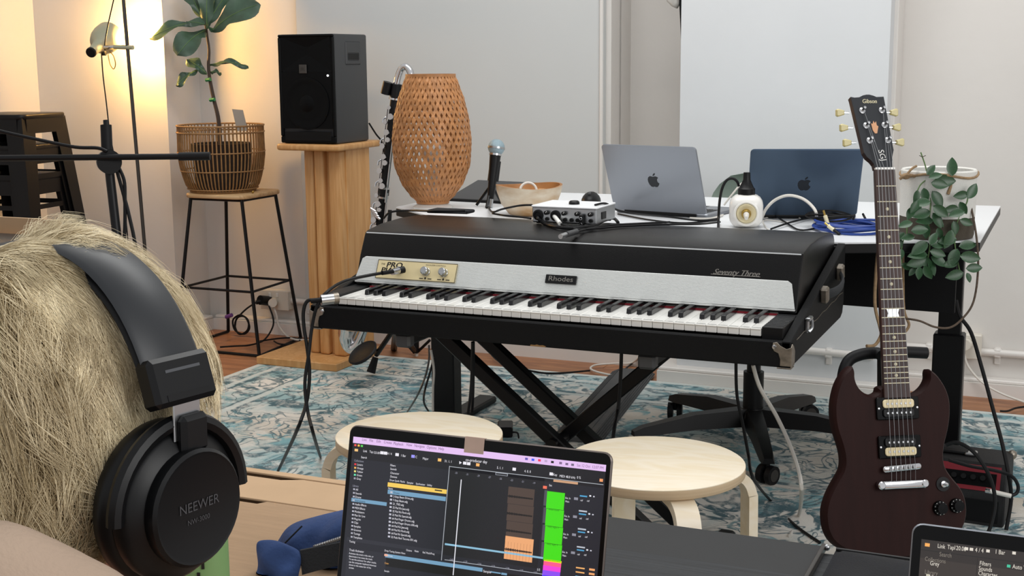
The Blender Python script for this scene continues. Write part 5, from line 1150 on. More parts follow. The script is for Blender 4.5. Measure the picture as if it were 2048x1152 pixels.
SL = thing('laptop_sleeve', 'dark navy fabric laptop sleeve lying right of the black case', 'sleeve', (bk1.x + 0.17, yb - 0.16, TBZ))
b_ = bmesh.new(); bmesh.ops.create_grid(b_, x_segments=24, y_segments=24, size=0.5)
q = MB(); vs = []
for v in b_.verts:
    x, y = v.co.x * 0.30, v.co.y * 0.32; e = max(abs(v.co.x), abs(v.co.y)) * 2
    v.co = V((x, y, 0.004 + 0.015 * (1 - e ** 6) + 0.002 * sin(x * 40) * cos(y * 34)))
q.bm(b_); q.box2((-0.149, -0.159, 0.0005), (0.149, 0.159, 0.005)); q.build('cover', MT['navy_fabric'], SL, 60)
MB().tube([(-0.149, 0.158, 0.007), (0.149, 0.158, 0.007)], 0.003, 8, 0).build('zip', MT['black'], SL)
# cardboard box
cz = 0.52
kb0, kb1 = Uz(440, 937, cz), Uz(690, 961, cz)
KB = thing('cardboard_box', 'large flat brown cardboard box with folded flaps left of the laptop', 'box', ((kb0.x + kb1.x) / 2, kb1.y - 0.3, 0.0))
KO = V(KB.location)
def kp(px, py, z=cz): q = Uz(px, py, z); return (q.x - KO.x, q.y - KO.y)
x0, x1 = kb0.x - 0.3 - KO.x, -0.905 - KO.x
MB().box2((x0, -0.4, RZ + 0.001), (x1, kb1.y - KO.y - 0.001, cz - 0.16), bv=0.002).build('carton', MT['cardboard'], KB, 0)
for (u0, v0, u1, v1) in ((x0, -0.4, x0 + 0.004, kb1.y - KO.y - 0.001), (x1 - 0.004, -0.4, x1, kb1.y - KO.y - 0.001), (x0, -0.4, x1, -0.396), (x0, kb1.y - KO.y - 0.005, x1, kb1.y - KO.y - 0.001)): MB().box2((u0, v0, cz - 0.165), (u1, v1, cz - 0.006)).build('side_wall', MT['cardboard'], KB, 0)
yA = kb1.y - KO.y
def strip(name, ya, yb_, xa, xb_, z, m='cardboard', gap=None):
    q = MB(); poly = [(xa, ya), (xb_, ya), (xb_, yb_)] + (gap or []) + [(xa, yb_)]
    q.prism(poly, z - 0.004, z, bv=0.0008); q.build(name, MT[m], KB, 0)
ga, gb_ = kp(475, 952), kp(600, 962); gc, gd = kp(430, 992), kp(524, 1000)
strip('rim_flap', yA - 0.018, yA, x0, x1, cz, 'cardboard_light')
strip('outer_flap', gd[1] + 0.004, yA - 0.021, x0, x1, cz - 0.001, 'cardboard_light', [(gb_[0], yA - 0.021), (gb_[0] - 0.035, yA - 0.036), (x0 + 0.01, yA - 0.036)])
strip('inner_flap', -0.39, gd[1] + 0.001, x0, x1, cz - 0.0015, 'cardboard', [(gd[0] + 0.01, gd[1] + 0.001), (gd[0], gd[1] - 0.014), (x0 + 0.01, gd[1] - 0.014)])
# green bottle
g0 = Ud(405, 985, 1.38); GB = thing('green_bottle', 'matte green bottle standing between the headphones and the cardboard box', 'bottle', (g0.x, g0.y, TBZ))
rB = 0.024
MB().lathe([(0, 0.001), (rB * 0.95, 0.001), (rB, 0.006), (rB, g0.z - TBZ - 0.05), (rB * 0.96, g0.z - TBZ - 0.01), (rB * 0.8, g0.z - TBZ + 0.004), (0, g0.z - TBZ + 0.006)], n=32).build('body', MT['green_bottle'], GB, 50)
for (dz_, a_) in ((-0.05, -1.05), (-0.063, -1.25)): MB().box((rB * cos(a_), rB * sin(a_), g0.z - TBZ - 0.02 + dz_), (0.003, 0.003, 0.009), r=rotm(0, 0, a_)).build('scratch', MT['ink'], GB, 0)
# blue bag
bg0 = Uz(600, 1130, cz); BG = thing('blue_bag', 'crumpled blue denim bag with dark webbing and a zip left of the laptop', 'bag', (bg0.x, bg0.y, cz))
def bp(px, py, z): q = Uz(px, py, cz + z); return V((q.x - BG.location.x, q.y - BG.location.y, z))
dB = 1.87
BGO = V(BG.location)
def bq(px, py, dd=0.0): return Ud(px, py, dB + dd) - BGO
def cushion(cols, n=12):
    # loft of flattened rings along the bag: each column gives top px, bottom px, depth offset and half thickness
    vs = []; fs = []
    for (tx, ty, bx, by, dd, ht) in cols:
        T, Bt = bq(tx, ty, dd), bq(bx, by, dd); c = (T + Bt) / 2; u = (T - Bt) / 2; w = V((CF.x, CF.y, 0)).normalized() * ht
        for j in range(n): a_ = 2 * pi * j / n; vs.append(c + u * (math.copysign(abs(cos(a_)) ** 0.7, cos(a_))) + w * (math.copysign(abs(sin(a_)) ** 0.8, sin(a_))))
    for i in range(len(cols) - 1):
        for j in range(n): k2 = (j + 1) % n; fs.append([i * n + j, i * n + k2, (i + 1) * n + k2, (i + 1) * n + j])
    fs.append(list(range(n))[::-1]); fs.append(list(range((len(cols) - 1) * n, len(cols) * n)))
    me_ = bpy.data.meshes.new('c'); me_.from_pydata(vs, [], fs); o_ = bpy.data.objects.new('tmp', me_); COL.objects.link(o_)
    sd_ = o_.modifiers.new('s', 'SUBSURF'); sd_.levels = 3; sd_.render_levels = 3; dg = bpy.context.evaluated_depsgraph_get(); dg.update()
    m2 = bpy.data.meshes.new_from_object(o_.evaluated_get(dg)); bpy.data.objects.remove(o_); q = MB()
    for v in m2.vertices:
        p = v.co; k = 0.0035 * sin(p.x * 70 + p.z * 55 + 2 * sin(p.z * 40)) + 0.002 * sin(p.x * 130 - p.z * 90); r_ = p + V((0, -1, 0.6)) * k; q.v.append((r_.x, r_.y, max(r_.z, 0.001)))
    q.f = [list(p.vertices) for p in m2.polygons]; q.c = [None] * len(q.f); return q
cushion([(548, 1078, 552, 1150, 0.05, 0.015), (575, 1052, 580, 1165, 0.04, 0.035), (620, 1036, 625, 1170, 0.03, 0.045), (670, 1025, 675, 1165, 0.02, 0.05), (730, 1012, 735, 1150, 0.02, 0.05), (800, 1010, 800, 1130, 0.02, 0.045), (840, 1030, 840, 1110, 0.02, 0.02)]).build('body', MT['denim'], BG, 60)
cushion([(511, 1085, 513, 1150, -0.03, 0.006), (525, 1078, 522, 1180, -0.035, 0.012), (550, 1076, 545, 1200, -0.045, 0.014), (580, 1090, 575, 1195, -0.05, 0.013), (602, 1101, 604, 1165, -0.05, 0.006)], 10).build('folded_corner', MT['denim'], BG, 60)
MB().tube([bq(570, 1086, -0.02), bq(588, 1068, -0.018), bq(604, 1052, -0.012)], 0.0012, 6).build('seam', MT['navy_fabric'], BG)
def ribbon(name, m, top, bot, th_):
    vs = [bq(*p) for p in top] + [bq(*p) for p in bot]; n = len(top); off = V((CF.x, CF.y, 0)) * th_; vs += [v + off for v in vs]
    fs = [[i, i + 1, n + i + 1, n + i] for i in range(n - 1)] + [[2 * n + i, 3 * n + i, 3 * n + i + 1, 2 * n + i + 1] for i in range(n - 1)] + [[i, 2 * n + i, 2 * n + i + 1, i + 1] for i in range(n - 1)]
    return MB().add(vs, fs).build(name, MT[m], BG, 0)
ribbon('webbing_strap', 'webbing', [(600, 1101, -0.045), (640, 1093, -0.045), (690, 1083, -0.045), (760, 1066, -0.04)], [(604, 1150, -0.05), (640, 1140, -0.05), (690, 1128, -0.05), (760, 1110, -0.045)], 0.004)
z_ = MB(); P = smooth_path([bq(630, 1094, -0.04), bq(660, 1084, -0.038), bq(690, 1074, -0.036), bq(730, 1060, -0.034)], 14)
for i, p in enumerate(P): z_.box(p, (0.0016, 0.004, 0.006), r=rotm(0, 0.6 if i % 2 else -0.6, 0))
tag(z_.build('zip_teeth', MT['steel'], BG, 0), kind='stuff')
# ================================================================ laptops in the foreground
TZ_ = BKZ + 0.003
def face_laptop(label, tl, tr_, dl_, w, lh, opening, m, kids):
    pass
LW, LH = 0.3557, 0.2435
# top corners are level: solve the depth so that the lid is LW wide
dl_ = 1.0
A, B = Ud(704, 849, 1.0) - CAM, Ud(1229, 906, 1.0) - CAM; k = A.z / B.z; sc2 = LW / (A - B * k).length
TL, TR = CAM + A * sc2, CAM + B * (k * sc2); op = 104
up = V((0, sin(rad(op - 90)), cos(rad(op - 90)))); cT = (TL + TR) / 2; yawL = math.atan2(TR.y - TL.y, TR.x - TL.x)
hinge = cT - up * (LH + 0.004); print('laptop hinge', hinge, TL, TR)
LP, lid, LM = laptop('laptop', 'open laptop showing a music program, taped camera, in the middle foreground', (hinge.x, hinge.y - 0.002, hinge.z - 0.008), yawL, LW, 0.248, LH, op, 'space_dark')
TZL = hinge.z - 0.008
Wd, Hd = LW - 0.022, LH - 0.022
class SCR:
    def __init__(s, LM, w, h, yb): s.m = MB(); s.M = LM; s.w = w; s.h = h; s.yb = yb; s.z = -0.0028
    def pt(s, u, v): return ((u - 0.5) * s.w, s.yb + (1 - v) * s.h)
    def rect(s, u0, v0, u1, v1, col, lift=1):
        a, b = s.pt(u0, v0), s.pt(u1, v1); s.m.add([(a[0], a[1], s.z - 0.00006 * lift), (b[0], a[1], s.z - 0.00006 * lift), (b[0], b[1], s.z - 0.00006 * lift), (a[0], b[1], s.z - 0.00006 * lift)], [[0, 1, 2, 3]], s.M, lin(col))
    def text(s, t, u, v, h, col, sx=1.0, lift=6):
        a = s.pt(u, v); s.m.text(t, a, h * s.h, s.M, s.z - 0.00006 * lift, sx, 0, lin(col), al='L')
# screen crop coordinates (2013 px wide crop of 660..1240 x 820..1152) -> u, v on the screen
SO = LP.matrix_basis if False else (M.Translation(LP.location) @ M.Rotation(yawL, 4, 'Z'))
LMW = SO @ LM; LMI = LMW.inverted(); lo_ = LMW @ V((0, 0, -0.0028)); ln_ = (LMW.to_3x3() @ V((0, 0, 1)))
def suv(px, py): q = LMI @ Upl(px, py, lo_, ln_); return q.x, q.y
sx0, syt = suv(707, 873); sx1, _ = suv(1212, 935)
scw = 2 * max(abs(sx0), abs(sx1)); sch = syt - 0.0095
S1 = SCR(LM, sx1 - sx0, sch, 0.0095)
def S1pt(u, v): return (sx0 + u * (sx1 - sx0), 0.0095 + (1 - v) * sch)
S1.pt = S1pt
def cuv(cx, cy): x, y = suv(660 + cx / 3.4707, 820 + cy / 3.4707); return (x - sx0) / (sx1 - sx0), 1 - (y - 0.0095) / sch
W_, G_, DK_ = (0.93, 0.92, 0.95), (0.62, 0.62, 0.68), (0.115, 0.12, 0.155)
S1.rect(0, 0, 1, 1, DK_, 0)
def cr_(c0, c1, col, lift=1): a = cuv(*c0); b = cuv(*c1); S1.rect(a[0], a[1], b[0], b[1], col, lift)
S1.rect(0, 0, 1, 0.036, (0.90, 0.76, 0.95)); S1.rect(0, 0.036, 1, 0.125, (0.075, 0.075, 0.10))
def ct(t, c, h=0.016, col=W_, sx=0.82): u, v = cuv(*c); S1.text(t, u, v, h * 1.25, col, sx)
for t, x, y in (('Live', 225, 205), ('File', 275, 211), ('Edit', 325, 216), ('Create', 375, 222), ('Playback', 443, 232), ('View', 530, 240), ('Navigate', 588, 247), ('Options', 673, 258), ('Help', 755, 267)): ct(t, (x, y), 0.018, (0.42, 0.30, 0.46))
ct('Sat 12 Oct  12:07 PM', (1715, 383), 0.017, (0.5, 0.36, 0.55))
for x, y, c in ((1355, 338, (0.4, 0.35, 0.7)), (1400, 344, (0.2, 0.35, 0.95)), (1445, 348, (0.95, 0.2, 0.35)), (1490, 353, (0.75, 0.65, 0.8)), (1535, 360, (0.1, 0.1, 0.12)), (1592, 367, (0.5, 0.4, 0.55)), (1635, 374, (0.5, 0.4, 0.55)), (1675, 379, (0.45, 0.4, 0.5))): cr_((x, y - 8), (x + 18, y + 10), c, 2)
for x, y, c in ((170, 243, (0.95, 0.3, 0.3)), (193, 246, (0.98, 0.75, 0.3)), (215, 249, (0.35, 0.85, 0.35))): cr_((x, y - 7), (x + 13, y + 8), c, 2)
cr_((172, 268), (194, 288), (0.98, 0.78, 0.5), 2)
for t, x, y in (('Link', 232, 284), ('Tap', 275, 289), ('123.00', 305, 295), ('4 / 4', 400, 302), ('1 Bar', 495, 316), ('C', 595, 326), ('Major', 645, 336), ('31. 1. 1', 797, 354)): ct(t, (x, y), 0.015)
for x, y, c in ((350, 296, W_), (375, 299, W_), (455, 309, W_), (566, 321, (0.62, 0.6, 1.0)), (750, 346, (0.98, 0.76, 0.42)), (1015, 380, (0.98, 0.72, 0.42)), (925, 368, W_), (952, 372, W_), (1268, 410, W_), (1525, 443, W_), (1872, 487, (0.95, 0.62, 0.4))): cr_((x, y - 11), (x + 22, y + 12), c, 2)
a = cuv(898, 354); b = cuv(898, 376); c_ = cuv(916, 366); pa_, pb3, pc_ = S1pt(*a), S1pt(*b), S1pt(*c_); S1.m.add([(*p, S1.z - 0.0002) for p in (pa_, pb3, pc_)], [[0, 1, 2]], LM, lin(W_))
ct('co-producer day', (943, 345), 0.019, W_); ct('Key', (1550, 448), 0.015); ct('MIDI 48.0 kHz', (1595, 458), 0.015); ct('0 %', (1715, 468), 0.015); ct('5. 1. 1', (1160, 400), 0.015); ct('4. 0. 0', (1350, 424), 0.015)
def band(p0_, p1_, hpx, col, lift=2): # band whose upper edge runs between two crop points
    a = cuv(*p0_); b = cuv(*p1_); c = cuv(p0_[0], p0_[1] + hpx); v = (a[1] + b[1]) / 2; S1.rect(a[0], v, b[0], v + (c[1] - a[1]), col, lift)
# browser column
ct('Search', (217, 327), 0.014); ct('Collections', (170, 350), 0.013, G_)
for i, (t, c) in enumerate((('Lovers', (0.9, 0.2, 0.25)), ('Orange', (0.95, 0.7, 0.35)), ('Yellow', (0.95, 0.9, 0.5)), ('Green', (0.4, 0.9, 0.7)), ('Grey', G_))):
    y = 376 + 24.5 * i; cr_((170 - i, y - 7), (182 - i, y + 7), c, 2); ct(t, (190 - i, y + 2), 0.0135)
ct('Library', (160, 525), 0.013, G_)
band((150, 610), (395, 640), 25, (0.45, 0.62, 0.74), 2)
for i, t in enumerate(('All', 'Sounds', 'Drums', 'Instruments', 'Audio Effects', 'MIDI Effects', 'Modulators', 'Max for Live', 'Plug-Ins', 'Clips', 'Samples', 'Grooves', 'Tunings', 'Templates')):
    y = 550 + 25.4 * i; x = 162 - 1.3 * i; cr_((x, y - 7), (x + 12, y + 6), (0.7, 0.7, 0.75), 3); ct(t, (x + 18, y + 2), 0.0135, W_ if i != 3 else (0.1, 0.15, 0.2))
for t, y in (('Filters', 383), ('Sounds', 408), ('Character', 436), ('Devices', 461)): ct(t, (420, y), 0.0135)
for t, x, y in (('Drum Synth', 415, 486), ('Racks', 490, 495), ('Sampler', 535, 503), ('Synthesizer', 597, 511), ('Utility', 675, 520)): ct(t, (x, y), 0.0125)
S1.rect(*cuv(402, 504), *cuv(811, 582), (0, 0, 0), 0) if False else None
band((402, 502), (811, 552), 30, (0.96, 0.80, 0.36)); band((402, 552), (805, 602), 30, (0.45, 0.62, 0.74)); cr_((728, 551), (778, 566), (0.2, 0.17, 0.1), 4)
ct('Name', (405, 543), 0.012)
for i, t in enumerate(('Drums', '2-Step Beam Drive.adg', '7-Step Beam.adg', '21_TRD.adg', '32 Pad Kit Jazz.adg', '32 Pad Kit Rock.adg', '32 Pad Kit Special.adg', '64 Pad Finger Drums adg', '64 Pad Finger Drums 606.adg', '64 Pad Kit Jazz.adg', '64 Pad Kit Rock.adg', '64 Pad Kit Special.adg', '32 Pads Red Tacoma 001.adg')):
    y = 571 + 25.6 * i; x = 420 - 1.4 * i; cr_((x, y - 8), (x + 14, y + 7), (0.75, 0.75, 0.8), 4); ct(t, (x + 22, y + 3), 0.0135, W_ if i else (0.12, 0.18, 0.24))
# arrangement
band((828, 388), (832, 388), 664, (0.7, 0.72, 0.75), 3); band((828, 386), (1898, 520), 4, (0.7, 0.72, 0.75), 3); band((795, 1046), (1480, 1128), 4, (0.7, 0.72, 0.75), 3)
S1.rect(*cuv(836, 392), *cuv(1440, 1100), (0.085, 0.085, 0.105), 1)
band((1150, 432), (1235, 442), 18, (0.62, 0.64, 0.68), 3); band((1153, 436), (1231, 446), 11, (0.1, 0.1, 0.12), 4)
for i in range(8): ct(str(-33 + 2 * i), (868 + 77 * i, 436 + 10 * i), 0.012, G_)
band((1552, 483), (1722, 500), 16, (0.80, 0.62, 0.48), 3)
a = cuv(909, 482); S1.rect(a[0], a[1], a[0] + 0.0035, a[1] + 0.53, (0.92, 0.92, 0.95), 5)
for i in range(3):
    y0_ = 530 + 119 * i; x = 1240 - 6 * i; a = cuv(x, y0_); b = cuv(x + 182, y0_ + 22); S1.rect(a[0], a[1], b[0], a[1] + (cuv(x, y0_ + 118)[1] - a[1]), (0.30, 0.24, 0.21), 2)
    for k in range(26):
        am = 0.0035 + 0.004 * abs(sin(k * 1.9 + i)) * (1 - k / 30); vm = a[1] + 0.052; u = a[0] + (b[0] - a[0]) * (k + 0.1) / 27; S1.rect(u, vm - am, u + (b[0] - a[0]) / 30, vm + am, (0.06, 0.05, 0.05), 4)
a = cuv(1219, 872); b = cuv(1405, 1020); S1.rect(a[0], a[1], b[0], a[1] + 0.125, (0.93, 0.66, 0.45), 3)
for k in range(26):
    am = 0.0035 + 0.005 * abs(sin(k * 1.7)) * (1 - k / 30); u = a[0] + (b[0] - a[0]) * (k + 0.1) / 27; S1.rect(u, a[1] + 0.072 - am, u + (b[0] - a[0]) / 30, a[1] + 0.072 + am, (0.08, 0.05, 0.04), 4)
for k in range(9): S1.rect(a[0] + (b[0] - a[0]) * k / 9, a[1] + 0.03, a[0] + (b[0] - a[0]) * k / 9 + 0.0008, a[1] + 0.125, (0.6, 0.42, 0.3), 4)
band((798, 926), (1480, 1018), 13, (0.55, 0.74, 0.84), 4)
for i in range(7): ct('-1:%02d' % (40 - 3 * i), (828 + 97 * i, 1036 + 15 * i), 0.012, G_)
ct('1/1', (1440, 1108), 0.016, W_)
# track headers
for i in range(4):
    x = 1509 - 6.5 * i; y0_ = 560 + 120 * i; a = cuv(x, y0_); b = cuv(x + 124, y0_); S1.rect(a[0], a[1], b[0], a[1] + 0.094, (0.25, 0.87, 0.0), 3)
    cr_((1490 - 6.5 * i, y0_ - 5), (1503 - 6.5 * i, y0_ + 105), (0.30, 0.30, 0.33), 2); S1.rect(a[0], a[1], b[0], a[1] + 0.002, (0.1, 0.35, 0.0), 4)
    if i: ct(('really angry 1', 'mixed sound', 'really angry 2', 'really angry 3')[i], (x + 16, y0_ + 8), 0.0115, (0.1, 0.4, 0.05))
    xx = 1735 - 7 * i; yy = 600 + 125 * i
    cr_((xx, yy - 10), (xx + 50, yy + 6), (0.30, 0.62, 0.80), 3); cr_((xx - 40, yy + 5), (xx - 14, yy + 26), (0.55, 0.55, 0.6), 3); cr_((xx + 66, yy - 10), (xx + 78, yy + 2), (0.9, 0.9, 0.93), 3); cr_((xx + 92, yy - 4), (xx + 102, yy + 6), (0.8, 0.8, 0.85), 3)
    ct('Ext. In', (xx - 100, yy + 10), 0.0115); ct('Main', (xx - 100, yy + 34), 0.0115); ct('-inf', (xx + 2, yy + 26), 0.0115); ct('-inf', (xx + 48, yy + 30), 0.0115)
    if i: cr_((xx, yy - 32), (xx + 56, yy - 14), (0.72, 0.74, 0.78), 3)
cr_((1480, 525), (1505, 548), (0.95, 0.45, 0.35), 3); ct('Set', (1522, 522), 0.013)
a = cuv(1486, 1032)
for j, (c, h_) in enumerate((((0.98, 0.85, 0.1), 0.012), ((1.0, 0.35, 0.55), 0.022), ((0.95, 0.25, 0.85), 0.026), ((0.55, 0.3, 0.95), 0.026), ((0.35, 0.25, 0.95), 0.02))):
    S1.rect(a[0], a[1], a[0] + 0.066, a[1] + h_, c, 3); a = (a[0] - 0.0006, a[1] + h_)
for j in range(3):
    cr_((1708 - 2 * j, 1088 + 30 * j), (1768 - 2 * j, 1106 + 30 * j), (0.96, 0.70, 0.42) if j < 2 else (0.3, 0.62, 0.8), 3); cr_((1800 - 2 * j, 1098 + 30 * j), (1838 - 2 * j, 1118 + 30 * j), (0.96, 0.66, 0.42), 3)
# lower pane
band((118, 888), (780, 970), 26, (0.16, 0.165, 0.20), 1); ct('Tuning', (135, 911), 0.0135)
S1.rect(*cuv(122, 955), *cuv(372, 1240), (0.15, 0.155, 0.19), 2)
ct('Track Activator', (135, 970), 0.0145)
for i, t in enumerate(('Activates the track in the mix, or', 'deactivates it to mute the track.', 'To set the activator for other tracks,', 'use the computer keyboard shortcut', 'shown in the status bar of the', 'screen.')): ct(t, (133, 993 + 20 * i), 0.0115)
ct('Drop Tuning System Here', (380, 975), 0.012); ct('Octave', (530, 972), 0.012); ct('Note', (588, 978), 0.012); ct('Ref. Pitch/Freq', (645, 988), 0.012)
S1.rect(*cuv(385, 1010), *cuv(1480, 1250), (0.03, 0.03, 0.035), 1); band((385, 995), (1060, 1098), 26, (0.45, 0.62, 0.74), 3)
ct('Sampler', (1065, 1118), 0.015); cr_((1112, 1118), (1185, 1138), (0.45, 0.62, 0.74), 3); cr_((1190, 1128), (1228, 1148), (0.45, 0.62, 0.74), 3)
cr_((378, 998), (400, 1016), (0.95, 0.7, 0.6), 4); ct('Drums', (402, 1010), 0.011); ct('Chain', (380, 1062), 0.011, (0.95, 0.7, 0.4)); ct('Sample', (378, 1116), 0.011)
sc_o = S1.m.build('screen', MT['screen_glow'], lid, 0)
tp = MB(); tu0 = cuv(940, 185); tu1 = cuv(1068, 280); pA_, pB_ = S1pt(*tu0), S1pt(*tu1)
ytop = LH + 0.004
tp.box(((pA_[0] + pB_[0]) / 2, (ytop + ytop - 0.019) / 2, -0.0034), (pB_[0] - pA_[0], 0.019, 0.0006), m=LM); tp.box(((pA_[0] + pB_[0]) / 2, ytop + 0.0004, 0.0), (pB_[0] - pA_[0], 0.0008, 0.007), m=LM)
tp.build('camera_tape', MT['tape_beige'], lid, 0)
# second laptop, bottom right
LW2, LH2 = 0.3557, 0.2435; op2 = 108
tl2 = Ud(1826, 1047, 1.366); up2 = V((0, sin(rad(op2 - 90)), cos(rad(op2 - 90))))
h2_ = tl2 + V((LW2 / 2, 0.004, 0)) - up2 * (LH2 + 0.004)
LP2, lid2, LM2 = laptop('laptop', 'open laptop with a brown toned screen at the bottom right corner', (h2_.x, h2_.y, h2_.z - 0.008), 0.01, LW2, 0.248, LH2, op2, 'space_grey')
LMW2 = M.Translation(LP2.location) @ M.Rotation(0.01, 4, 'Z') @ LM2; LMI2 = LMW2.inverted(); lo2 = LMW2 @ V((0, 0, -0.0028)); ln2 = LMW2.to_3x3() @ V((0, 0, 1))
def suv2(px, py): q = LMI2 @ Upl(px, py, lo2, ln2); return q.x, q.y
ex0, eyt = suv2(1843, 1078)
S2 = SCR(LM2, -2 * ex0, eyt - 0.0095, 0.0095)
def c2(cx, cy): x, y = suv2(1200 + cx / 2.415, 1000 + cy / 2.415); return (x + S2.w / 2) / S2.w, 1 - (y - 0.0095) / S2.h
S2.rect(0, 0, 1, 1, (0.215, 0.185, 0.165), 0); S2.rect(0, 0, 1, 0.085, (0.17, 0.145, 0.13), 1)
a, b = c2(1570, 207), c2(1592, 226); S2.rect(a[0], a[1], b[0], b[1], (0.98, 0.68, 0.35), 2)
def t2(t, c, h=0.03, col=(0.88, 0.85, 0.8)): u, v = c2(*c); S2.text(t, u, v, h, col, 0.72)
for t, x, y in (('Link', 1632, 222), ('Tap', 1678, 227), ('120.00', 1713, 231), ('4 / 4', 1812, 241), ('1 Bar', 1912, 250), ('Collections', 1570, 284), ('Grey', 1595, 305), ('Library', 1570, 347), ('Filters', 1835, 305), ('Sounds', 1830, 330), ('Character', 1828, 353), ('Auto Tag', 1992, 321), ('Search', 1640, 262)): t2(t, (x, y), 0.028, (0.88, 0.85, 0.8) if t not in ('Search', 'Collections', 'Library') else (0.5, 0.47, 0.43))
for x, y, c in ((1762, 234, (0.88, 0.85, 0.8)), (1786, 237, (0.88, 0.85, 0.8)), (1866, 245, (0.88, 0.85, 0.8)), (1992, 255, (0.88, 0.85, 0.8)), (1966, 318, (0.25, 0.75, 0.6)), (1576, 364, (0.8, 0.78, 0.7))): a, b = c2(x, y - 7), c2(x + 16, y + 9); S2.rect(a[0], a[1], b[0], b[1], c, 2)
a, b = c2(1568, 240), c2(1568, 252); S2.rect(0, a[1], 1, a[1] + 0.003, (0.1, 0.09, 0.08), 2); a = c2(1822, 280); S2.rect(a[0], a[1], a[0] + 0.002, 1, (0.12, 0.1, 0.09), 2)
for i in range(8): t2(('All', 'Sounds', 'Drums', 'Instruments', 'Audio Effects', 'MIDI Effects', 'Clips', 'Samples')[i], (1585, 372 + 25 * i))
S2.m.build('screen', MT['screen_glow'], lid2, 0)
# supports under the laptops
def riser(name, label, lp, w, d, z):
    t = thing(name, label, 'box', (lp.location.x, lp.location.y - d / 2, TBZ)); MB().box2((-w / 2, -d / 2, 0.0), (w / 2, d / 2, z - TBZ - 0.0), bv=0.002).build('block', MT['black_board'], t, 0)
print('laptop z', LP.location.z, LP2.location.z)
# ================================================================ seated person
def remesh(mb, name, m, parent, vox, smooth=6):
    me = bpy.data.meshes.new(name); me.from_pydata(mb.v, [], mb.f)
    o = bpy.data.objects.new('tmp', me); COL.objects.link(o)
    r = o.modifiers.new('r', 'REMESH'); r.mode = 'VOXEL'; r.voxel_size = vox
    s = o.modifiers.new('s', 'SMOOTH'); s.factor = 0.5; s.iterations = smooth
    dg = bpy.context.evaluated_depsgraph_get(); dg.update()
    nm = bpy.data.meshes.new_from_object(o.evaluated_get(dg)); bpy.data.objects.remove(o)
    nm.name = name; nm.materials.clear(); nm.materials.append(MT[m]); nm.polygons.foreach_set('use_smooth', [True] * len(nm.polygons))
    return inst(name, nm, parent)
HC = V((-0.602, 0.640, 0.985)); HR = M.Translation(HC) @ rotm(0.10, 0, rad(-8))
HX, HY, HZ = 0.074, 0.096, 0.112
PN = thing('person', 'person with short blond hair and beige top sitting with back to the camera, wearing headphones', 'person', (-0.6, 0.45, 0.0))
PNO = V(PN.location)
def w2(p): return V(p) - PNO
def cap(mb, a, b, r0, r1, n=14):
    mb.tube([w2(a), w2(b)], lambda t: r0 + (r1 - r0) * t, n, 0); mb.ball(w2(a), r0, n); mb.ball(w2(b), r1, n)
def hb(mb, c, r, rot=None, n=20): mb.ball((0, 0, 0), r, n, M.Translation(w2(HR @ V(c))) @ HR.to_3x3().to_4x4(), rot)
B = MB()
hb(B, (0, 0, 0.012), (HX, HY, 0.104), n=28); hb(B, (0, 0.045, -0.035), (0.058, 0.058, 0.075), n=24); hb(B, (0, 0.072, -0.088), (0.03, 0.026, 0.022)); hb(B, (0, 0.1, -0.025), (0.012, 0.02, 0.022)); hb(B, (0, 0.106, -0.036), (0.016, 0.014, 0.012)); hb(B, (0, 0.094, -0.006), (0.009, 0.012, 0.03))
hb(B, (0, 0.090, 0.018), (0.05, 0.016, 0.012)); hb(B, (0, 0.096, -0.064), (0.024, 0.010, 0.008)); hb(B, (0, 0.095, -0.072), (0.02, 0.010, 0.007))
for s in (-1, 1): hb(B, (s * 0.078, -0.005, -0.02), (0.010, 0.02, 0.032)); hb(B, (s * 0.045, 0.066, -0.03), (0.022, 0.02, 0.02))
nb = V((-0.6, 0.53, 0.80))
cap(B, nb, HR @ V((0, -0.02, -0.06)), 0.058, 0.052)
ch, pe = V((-0.6, 0.47, 0.66)), V((-0.6, 0.40, 0.36))
def blob(mb, c, r, n=24): mb.ball(w2(c), r, n)
for t in range(7):
    k = t / 6; c = pe.lerp(nb - V((0, 0.02, 0.05)), k); blob(B, c, (0.16 + 0.02 * sin(k * 3), 0.115, 0.09))
SH, EL, WR = {}, {}, {}
for s in (-1, 1):
    SH[s] = V((-0.6 + s * 0.185, 0.52, 0.755)); EL[s] = V((-0.6 + s * 0.25, 0.72, 0.545)); WR[s] = V((-0.66 + s * 0.10, 1.0, 0.575))
    cap(B, nb - V((0, 0.01, 0.03)), SH[s], 0.05, 0.055); cap(B, SH[s], EL[s], 0.052, 0.042); cap(B, EL[s], WR[s], 0.041, 0.026)
    HPm = WR[s] + V((-0.008 * s, 0.075, -0.004)); B.ball(w2(WR[s] + V((-0.004 * s, 0.05, -0.002))), (0.040, 0.050, 0.015), 16)
    for k in range(4):
        x0 = -0.030 + 0.020 * k; ln = (0.068, 0.078, 0.074, 0.058)[k if s < 0 else 3 - k]; a = HPm + V((x0, 0.012, 0.0)); m1 = a + V((x0 * 0.15, ln * 0.55, 0.004)); e = m1 + V((0, ln * 0.42, -0.022))
        cap(B, a, m1, 0.0092, 0.0085, 8); cap(B, m1, e, 0.0085, 0.007, 8)
    a = WR[s] + V((-s * 0.030, 0.035, -0.004)); m1 = a + V((-s * 0.026, 0.028, -0.006)); cap(B, a, m1, 0.011, 0.0095, 8); cap(B, m1, m1 + V((-s * 0.008, 0.028, -0.008)), 0.0095, 0.008, 8)
    hip = V((-0.6 + s * 0.10, 0.42, 0.36)); kn_ = V((-0.6 + s * 0.17, 0.83, 0.40)); an_ = V((-0.6 + s * 0.18, 0.80, 0.075))
    cap(B, hip, kn_, 0.078, 0.055); cap(B, kn_, an_, 0.052, 0.036); cap(B, an_ + V((0, -0.03, -0.03)), an_ + V((0, 0.15, -0.045)), 0.036, 0.028)
